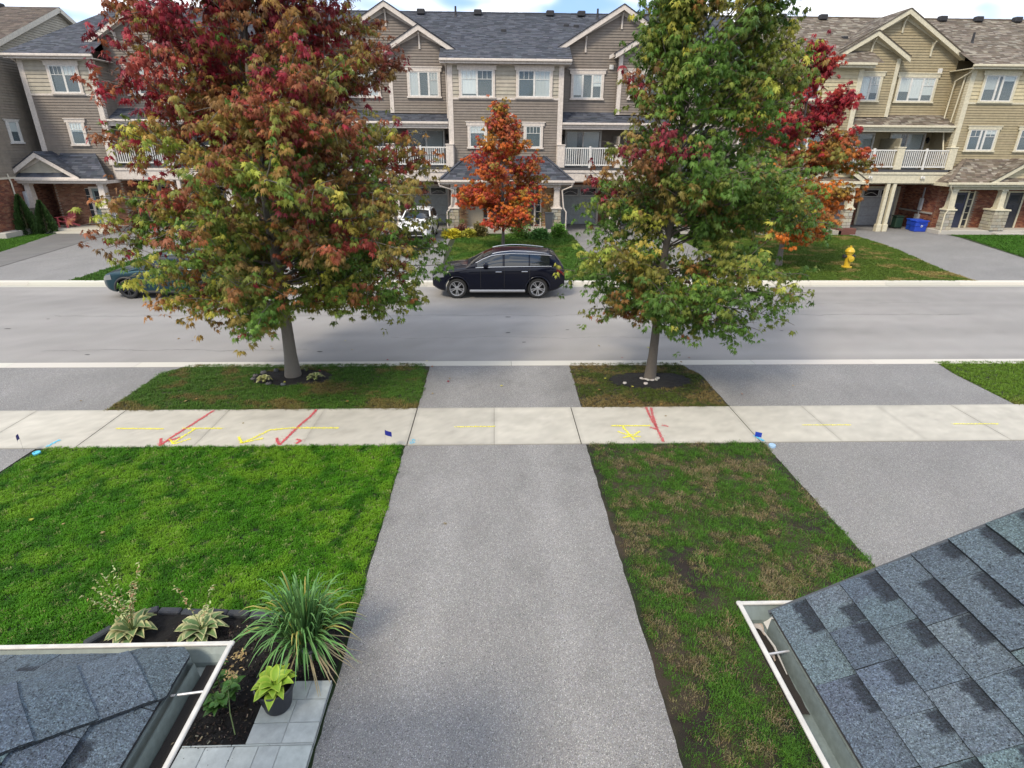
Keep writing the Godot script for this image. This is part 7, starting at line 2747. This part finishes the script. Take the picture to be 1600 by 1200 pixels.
	for sx in [-0.24, 0.24]:
		for sz in [-0.22, 0.22]:
			m = MB.new()
			m.box(Vector3(sx - 0.025, 0.0, sz - 0.025), Vector3(sx + 0.025, 0.42, sz + 0.025))
			part(t, "leg", m, wc)
	# planter with yellow flowers
	t = thing("planter", "tall grey square planter with bright yellow flowers by the porch pillar", "planter", Vector3(3.3, 0.236, -35.82))
	m = MB.new()
	m.quad(Vector3(-0.17, 0, 0.17), Vector3(0.17, 0, 0.17), Vector3(0.24, 0.95, 0.24), Vector3(-0.24, 0.95, 0.24))
	m.quad(Vector3(0.17, 0, 0.17), Vector3(0.17, 0, -0.17), Vector3(0.24, 0.95, -0.24), Vector3(0.24, 0.95, 0.24))
	m.quad(Vector3(0.17, 0, -0.17), Vector3(-0.17, 0, -0.17), Vector3(-0.24, 0.95, -0.24), Vector3(0.24, 0.95, -0.24))
	m.quad(Vector3(-0.17, 0, -0.17), Vector3(-0.17, 0, 0.17), Vector3(-0.24, 0.95, 0.24), Vector3(-0.24, 0.95, -0.24))
	m.box(Vector3(-0.27, 0.93, -0.27), Vector3(0.27, 1.0, 0.27), 0.015)
	part(t, "pot", m, plain(lin(0.07, 0.075, 0.085), 0.6))
	m = MB.new()
	for i in 46:
		var q := Vector3(rng.randfn(0, 0.13), 1.02 + absf(rng.randfn(0, 0.13)), rng.randfn(0, 0.13))
		var a := rng.randf() * TAU
		strapc(m, q, Vector3(cos(a), rng.randf_range(-0.1, 0.9), sin(a)), 0.09, jit(lin(0.78, 0.62, 0.02), 0.2) if rng.randf() < 0.6 and i > 60 else jit(lin(0.10, 0.15, 0.04), 0.3))
	part(t, "flowers", m, leaf_mat("petal", 0.3), true)
	m = MB.new()
	for i in 130:
		var a := rng.randf_range(0, TAU)
		var q := Vector3(-0.25 + rng.randfn(0, 0.2), rng.randf_range(1.2, 1.95), rng.randfn(0, 0.15))
		strapc(m, q, Vector3(cos(a), rng.randf_range(-0.7, 0.4), sin(a)), 0.14, jit(lin(0.14, 0.11, 0.04), 0.4))
	for i in 9:
		m.col = lin(0.12, 0.09, 0.05)
		m.tube(PackedVector3Array([Vector3(0, 1.0, 0), Vector3(-0.12 + rng.randfn(0, 0.06), 1.4, 0), Vector3(-0.25 + rng.randfn(0, 0.18), rng.randf_range(1.6, 1.95), rng.randfn(0, 0.1))]), PackedFloat32Array([0.012, 0.009, 0.005]), 5)
	part(t, "dry_grass", m, leaf_mat("dry", 0.2), true)
	# shrubs and flowers at the foot of the middle porch and beside the right-hand one
	var sh := [
		[Vector3(-0.9 + 0.0, 0, -34.4), 0.55, 0.75, lin(0.16, 0.14, 0.05), "low brownish perennial left of the orange maple"],
		[Vector3(-2.0, 0, -34.7), 0.6, 0.55, lin(0.16, 0.07, 0.05), "rounded rust-red mum at the left porch pillar"],
		[Vector3(-2.5, 0, -33.9), 0.65, 0.42, lin(0.52, 0.46, 0.04), "yellow-leaved low shrub at the left corner of the middle lawn"],
		[Vector3(-1.5, 0, -34.0), 0.5, 0.4, lin(0.34, 0.33, 0.05), "pale yellow-green perennial beside the rust-red mum"],
		[Vector3(2.3 - 0.9, 0, -33.9), 0.85, 0.95, lin(0.11, 0.21, 0.035), "rounded green shrub left of its neighbours by the porch"],
		[Vector3(2.55, 0, -33.3), 0.75, 0.6, lin(0.075, 0.18, 0.04), "low dark green shrub between two taller shrubs by the porch"],
		[Vector3(3.75, 0, -34.2), 0.55, 0.8, lin(0.10, 0.22, 0.03), "upright green shrub in front of the grey planter"],
		[Vector3(18.8, 0, -33.6), 0.95, 0.9, lin(0.07, 0.16, 0.03), "bushy green shrub beside the right porch pillar across the street"],
		[Vector3(16.9, 0, -32.6), 0.7, 0.6, lin(0.09, 0.18, 0.035), "low green shrub on the hydrant's lawn, left of the porch pillar"]]
	for s in sh:
		t = thing("garden_shrub", s[4], "shrub", s[0], "shrubs by the porches across the street")
		var xs: Array[Transform3D] = []
		var cs := PackedColorArray()
		for i in 1500:
			var a := rng.randf() * TAU
			var v := rng.randf()
			var ph := acos(lerpf(-0.2, 1.0, v))
			var d := Vector3(sin(ph) * cos(a), cos(ph), sin(ph) * sin(a))
			var k := pow(rng.randf(), 0.4) * (0.85 + 0.35 * fn2.get_noise_3d(d.x * 2 + s[0].x, d.y * 2, d.z * 2))
			var q := Vector3(d.x * s[1] * k, maxf(0.03, d.y * s[2] * k + 0.08), d.z * s[1] * k)
			var tip := (d + Vector3(rng.randfn(0, 1), rng.randfn(0, 1) + 0.3, rng.randfn(0, 1)) * 0.5).normalized()
			var x := tip.cross(Vector3(0.1, 1, 0.2)).normalized()
			var z := rng.randf_range(0.08, 0.15)
			xs.append(Transform3D(Basis(x * z, tip * z, x.cross(tip) * z), q))
			cs.append(jit(s[3], 0.35))
		scatter(t, "foliage", leaf_mesh(1.0, [[0.0, 0.0], [0.28, 0.3], [0.25, 0.65], [0.0, 1.0], [-0.25, 0.65], [-0.28, 0.3], [0.0, 0.0]], 0.25), leaf_mat("shrubleaf", 0.3), xs, cs)
		m = MB.new()
		m.col = lin(0.1, 0.08, 0.05)
		for i in 6:
			var a := i * 1.05
			m.tube(PackedVector3Array([Vector3(0, -0.02, 0), Vector3(cos(a) * s[1] * 0.5, s[2] * 0.7, sin(a) * s[1] * 0.5)]), PackedFloat32Array([0.015, 0.005]), 4)
		part(t, "stems", m, plain(lin(1, 1, 1), 0.9), true)

# ---------------------------------------------------------------- lawns
func tuft(n: int, h: float, w: float, spread: float, sd: int) -> ArrayMesh:
	var r := RandomNumberGenerator.new()
	r.seed = sd
	var m := MB.new()
	for i in n:
		var a := r.randf() * TAU
		var b := Vector3(r.randfn(0, 1), 0, r.randfn(0, 1)) * spread * 0.6
		var out := Vector3(cos(a), 0, sin(a))
		var hh := h * r.randf_range(0.6, 1.15)
		var lean := r.randf_range(0.15, 0.9) * hh
		var s := Vector3(-out.z, 0, out.x) * w * r.randf_range(0.7, 1.2)
		var k := r.randf_range(0.75, 1.25)
		m.col = Color(k, k, k)
		var q := b + out * lean * 0.35 + Vector3(0, hh * 0.6, 0)
		var t := b + out * lean + Vector3(0, hh * (0.95 - 0.35 * lean / hh), 0)
		m.quad(b - s, b + s, q + s * 0.8, q - s * 0.8)
		m.tri(q - s * 0.8, q + s * 0.8, t)
	return m.mesh()

func lawn(called: String, label: String, x0: float, x1: float, z0: float, z1: float, dens: float, blade: float, width: float, spread: float, inside , colf , keep ) -> void:
	var area := (x1 - x0) * (z1 - z0)
	var n := int(area * dens)
	var xs: Array[Transform3D] = []
	var cs := PackedColorArray()
	for i in n:
		var x := rng.randf_range(x0, x1)
		var z := rng.randf_range(z0, z1)
		if not inside.call(x, z):
			continue
		var k: float = keep.call(x, z)
		if rng.randf() > k:
			continue
		var s := rng.randf_range(0.65, 1.3) * lerpf(0.7, 1.0, clampf(k, 0, 1)) * (1.0 + 0.35 * fn2.get_noise_2d(x * 2.2, z * 2.2))
		var b := Basis(Vector3.UP, rng.randf() * TAU) * Basis(Vector3.RIGHT, rng.randfn(0, 0.12))
		xs.append(Transform3D(b.scaled(Vector3(s, s * rng.randf_range(0.8, 1.2), s)), Vector3(x, -0.008, z)))
		cs.append(colf.call(x, z))
	var o := scatter(self, called, tuft(9, blade, width, spread, int(x0 * 10) + 77), leaf_mat("grass", 0.35, 0.6), xs, cs)
	o.set_meta("label", label)
	o.set_meta("category", "grass")

func lawns() -> void:
	rng.seed = 919
	var lush := func(x: float, z: float) -> Color:
		var p := fn.get_noise_2d(x * 0.5, z * 0.5)
		var q := fn2.get_noise_2d(x * 1.7 + 5, z * 1.7)
		var c := lin(0.066, 0.215, 0.008).lerp(lin(0.14, 0.30, 0.015), smoothstep(-0.2, 0.45, p + 0.6 * q))
		c = c.lerp(lin(0.035, 0.135, 0.005), smoothstep(0.05, 0.5, -q))
		if rng.randf() < 0.045:
			c = lin(0.26, 0.30, 0.10)
		return jit(c, 0.25)
	var patchy := func(x: float, z: float) -> Color:
		var p := fn.get_noise_2d(x * 1.1 + 20, z * 1.1)
		var q := fn2.get_noise_2d(x * 3.4 + 50, z * 3.4)
		var c := lin(0.085, 0.12, 0.026)
		var k := p + 0.5 * q
		if k > -0.08 + rng.randfn(0, 0.16):
			c = lin(0.07, 0.175, 0.02)
		elif k < -0.2 + rng.randfn(0, 0.2):
			c = lin(0.27, 0.215, 0.12) if rng.randf() < 0.6 else lin(0.13, 0.14, 0.05)
		elif rng.randf() < 0.26:
			c = lin(0.24, 0.22, 0.10)
		return jit(c * 0.86, 0.4)
	var always := func(_x, _z): return 1.0
	var in_bed := func(x: float, z: float) -> bool: return x > -4.5 and z > bed_edge(x) - 0.07
	# soil sheets under each lawn, brown where the turf is thin
	var m := MB.new()
	sheet(m, -8.16, -1.62, -9.06, -2.5, -0.002, 0.1, func(x, z): return lin(0.028, 0.06, 0.010) * (1.0 + 0.4 * fn.get_noise_2d(x, z)))
	struct("lawn_soil", m, plain(lin(1, 1, 1), 1.0, 0.0, "soil", 4.0))
	m = MB.new()
	sheet(m, 1.62, 4.95, -9.06, 0.5, -0.002, 0.07, func(x, z):
		var k := fn.get_noise_2d(x * 0.9 + 20, z * 0.9) + 0.5 * fn2.get_noise_2d(x * 2.6 + 50, z * 2.6)
		var d := fn2.get_noise_2d(x * 0.8 + 80, z * 0.8)
		var c := lin(0.13, 0.095, 0.06).lerp(lin(0.05, 0.065, 0.02), smoothstep(-0.2, 0.2, k))
		return c.lerp(lin(0.06, 0.042, 0.032), smoothstep(0.18, 0.5, d + 0.3 * fn.get_noise_2d(x * 5, z * 5))), null, null, func(x, z): return 0.012 * fn.get_noise_2d(x * 4.0, z * 4.0))
	struct("lawn_soil", m, plain(lin(1, 1, 1), 1.0, 0.0, "soil", 3.0, 1.5))
	m = MB.new()
	sheet(m, -7.95, -1.6, -13.36, -10.66, -0.002, 0.1, func(x, z): return lin(0.075, 0.07, 0.03) * (1.0 + 0.4 * fn.get_noise_2d(x, z)))
	sheet(m, 1.75, 5.0, -13.36, -10.66, -0.002, 0.1, func(x, z): return lin(0.085, 0.07, 0.035) * (1.0 + 0.4 * fn.get_noise_2d(x, z)))
	sheet(m, 11.0, 17.0, -13.36, -10.66, -0.002, 0.2, func(x, z): return lin(0.06, 0.08, 0.02))
	struct("lawn_soil", m, plain(lin(1, 1, 1), 1.0, 0.0, "soil", 4.0))
	lawn("grass", "lush deep green mown grass left of the drive", -8.2, -1.6, -9.12, -3.0, 1500.0, 0.052, 0.0034, 0.030, func(x, z): return (not in_bed.call(x, z)) and x < -1.64 + 0.05 * fn.get_noise_2d(z * 1.3, 1.0) * 1.5 and x > -8.12 + 0.4 * smoothstep(-8.5, -9.1, z) * 0.3, lush, always)
	lawn("grass", "patchy worn grass with brown soil right of the drive", 1.6, 5.0, -9.12, -1.0, 1300.0, 0.05, 0.0034, 0.032, func(x, z): return x > 1.70 + 0.07 * fn.get_noise_2d(z * 1.3, 7.0) and x < 4.93, patchy, func(x, z):
		var k := fn.get_noise_2d(x * 0.9 + 20, z * 0.9) + 0.5 * fn2.get_noise_2d(x * 2.6 + 50, z * 2.6)
		var d := fn2.get_noise_2d(x * 0.8 + 80, z * 0.8)
		return clampf(0.85 + k * 0.6 - smoothstep(0.25, 0.55, d) * 0.4 - 0.5 * exp(-(x - 1.68) * 8.0), 0.10, 1.0))
	lawn("grass", "dry mown grass round the large red maple", -8.0, -1.55, -13.24, -10.62, 950.0, 0.05, 0.0045, 0.034, func(x, z):
		var e := Vector2((x + 4.72) / 0.95, (z + 12.4) / 0.5).length()
		return e > 0.95 + 0.15 * fn2.get_noise_2d(x * 4, z * 4) and x < -1.63 - 0.12 * smoothstep(-12.3, -13.3, z) and x > -7.9 + 0.5 * smoothstep(-12.6, -13.3, z), func(x, z):
		var p := fn.get_noise_2d(x * 0.7, z * 1.1) - smoothstep(-11.3, -10.7, z) * 0.22
		var c := lin(0.07, 0.15, 0.02).lerp(lin(0.17, 0.14, 0.045), smoothstep(-0.08, -0.42, p + rng.randfn(0, 0.1)))
		return jit(c, 0.28), func(x, z): return 0.9)
	lawn("grass", "thin olive-brown grass round the upright green maple", 1.7, 5.1, -13.24, -10.62, 950.0, 0.045, 0.0045, 0.034, func(x, z):
		var e := Vector2((x - 3.6) / 1.0, (z + 12.12) / 0.5).length()
		return e > 0.95 + 0.2 * fn2.get_noise_2d(x * 4, z * 4) and x > 1.82 + 0.05 * fn.get_noise_2d(z * 3, 1.0) and x < 4.88 - 0.3 * smoothstep(-12.4, -13.2, z), func(x, z):
		var p := fn.get_noise_2d(x * 0.9 + 3, z * 1.1) - smoothstep(-11.4, -10.7, z) * 0.3
		var c := lin(0.075, 0.105, 0.02).lerp(lin(0.19, 0.145, 0.055), smoothstep(0.1, -0.3, p + rng.randfn(0, 0.12)))
		return jit(c, 0.28), func(x, z): return 0.85)
	lawn("grass", "bright green grass corner at the right edge beyond the wide drive", 11.0, 16.5, -13.24, -10.62, 700.0, 0.05, 0.0045, 0.034, func(x, z): return x > 11.08 + 0.1 * smoothstep(-12.4, -13.1, z), func(x, z): return jit(lin(0.11, 0.20, 0.02).lerp(lin(0.2, 0.2, 0.05), smoothstep(-11.2, -10.7, z) * rng.randf()), 0.25), always)
	lawn("grass", "green grass across the street behind the dark SUV", -2.2, 4.9, -34.9, -22.35, 330.0, 0.075, 0.009, 0.06, func(x, z): return x > -2.15 - 0.06 * (-22.4 - z) and x < 4.6, func(x, z): return jit(lin(0.06, 0.14, 0.018).lerp(lin(0.12, 0.17, 0.03), smoothstep(-0.2, 0.4, fn.get_noise_2d(x * 0.5, z * 0.5))), 0.3), always)
	lawn("grass", "yellowing grass round the fire hydrant across the street", 10.7, 22.4, -34.9, -22.35, 330.0, 0.07, 0.009, 0.06, func(x, z):
		var r := lerpf(19.6, 22.2, smoothstep(-22.4, -33.0, z) * 0.6 + 0.4 * (-22.4 - z) / 18.0)
		return x < r, func(x, z):
		var p := fn.get_noise_2d(x * 0.4 + 7, z * 0.5) + 0.4 * fn2.get_noise_2d(x * 1.1, z * 1.4)
		var c := lin(0.09, 0.15, 0.02).lerp(lin(0.26, 0.21, 0.07), smoothstep(0.15, 0.5, p + 0.45 * smoothstep(16.0, 20.0, x) * smoothstep(-30.0, -23.0, z)))
		return jit(c, 0.25), always)
	lawn("grass", "deep green grass at the far right beyond the tan row's drive", 24.5, 36.0, -35.2, -22.35, 260.0, 0.075, 0.009, 0.06, func(x, z): return x > lerpf(24.7, 28.3, clampf((-22.4 - z) / 11.6, 0, 1)), func(x, z): return jit(lin(0.055, 0.15, 0.015), 0.3), always)
	lawn("grass", "deep green grass at the far left in front of the red brick wall", -34.0, -21.0, -35.2, -22.35, 260.0, 0.075, 0.009, 0.06, func(x, z): return x < lerpf(-22.4, -25.8, clampf((-22.4 - z) / 12.6, 0, 1)), func(x, z): return jit(lin(0.07, 0.17, 0.018), 0.3), always)
	lawn("grass", "strip of green grass between two drives behind the red maple", -16.6, -9.4, -34.9, -22.35, 200.0, 0.075, 0.009, 0.06, func(x, z): return true, func(x, z): return jit(lin(0.06, 0.14, 0.018), 0.3), always)

func fallen_leaves() -> void:
	rng.seed = 1021
	var xs: Array[Transform3D] = []
	var cs := PackedColorArray()
	for i in 46:
		var q := Vector3(-4.72, 0, -12.45) if i < 26 else Vector3(3.6, 0, -12.2)
		q += Vector3(rng.randfn(0, 2.3), 0, rng.randfn(0, 1.3))
		if i % 7 == 0:
			q = Vector3(rng.randf_range(-9, 9), 0, rng.randf_range(-15.5, -13.6))
		if i % 11 == 0:
			q = Vector3(rng.randf_range(-7.5, 4.5), 0, rng.randf_range(-9.0, -6.0))
		q.y = 0.05
		if q.z < -13.5:
			q.y = ROAD_Y + 0.02
		elif q.z > -10.66 and q.z < -9.1 or absf(q.x) < 1.6:
			q.y = 0.03
		var z := rng.randf_range(0.05, 0.085)
		xs.append(Transform3D((Basis(Vector3.UP, rng.randf() * TAU) * Basis(Vector3.RIGHT, -PI / 2 + rng.randfn(0, 0.25))).scaled(Vector3.ONE * z), q))
		cs.append(jit(pick([[1.0, RUST], [0.6, LIME], [0.6, CRIMSON], [1.0, BRONZE], [0.6, Color(0.3, 0.22, 0.1)]]), 0.25))
	var o := scatter(self, "fallen_leaves", maple_leaf(1.0), leaf_mat("leaf", 0.75, 0.42), xs, cs)
	o.set_meta("label", "scattered small fallen maple leaves on the boulevards, pavement and road edge")
	o.set_meta("category", "leaves")
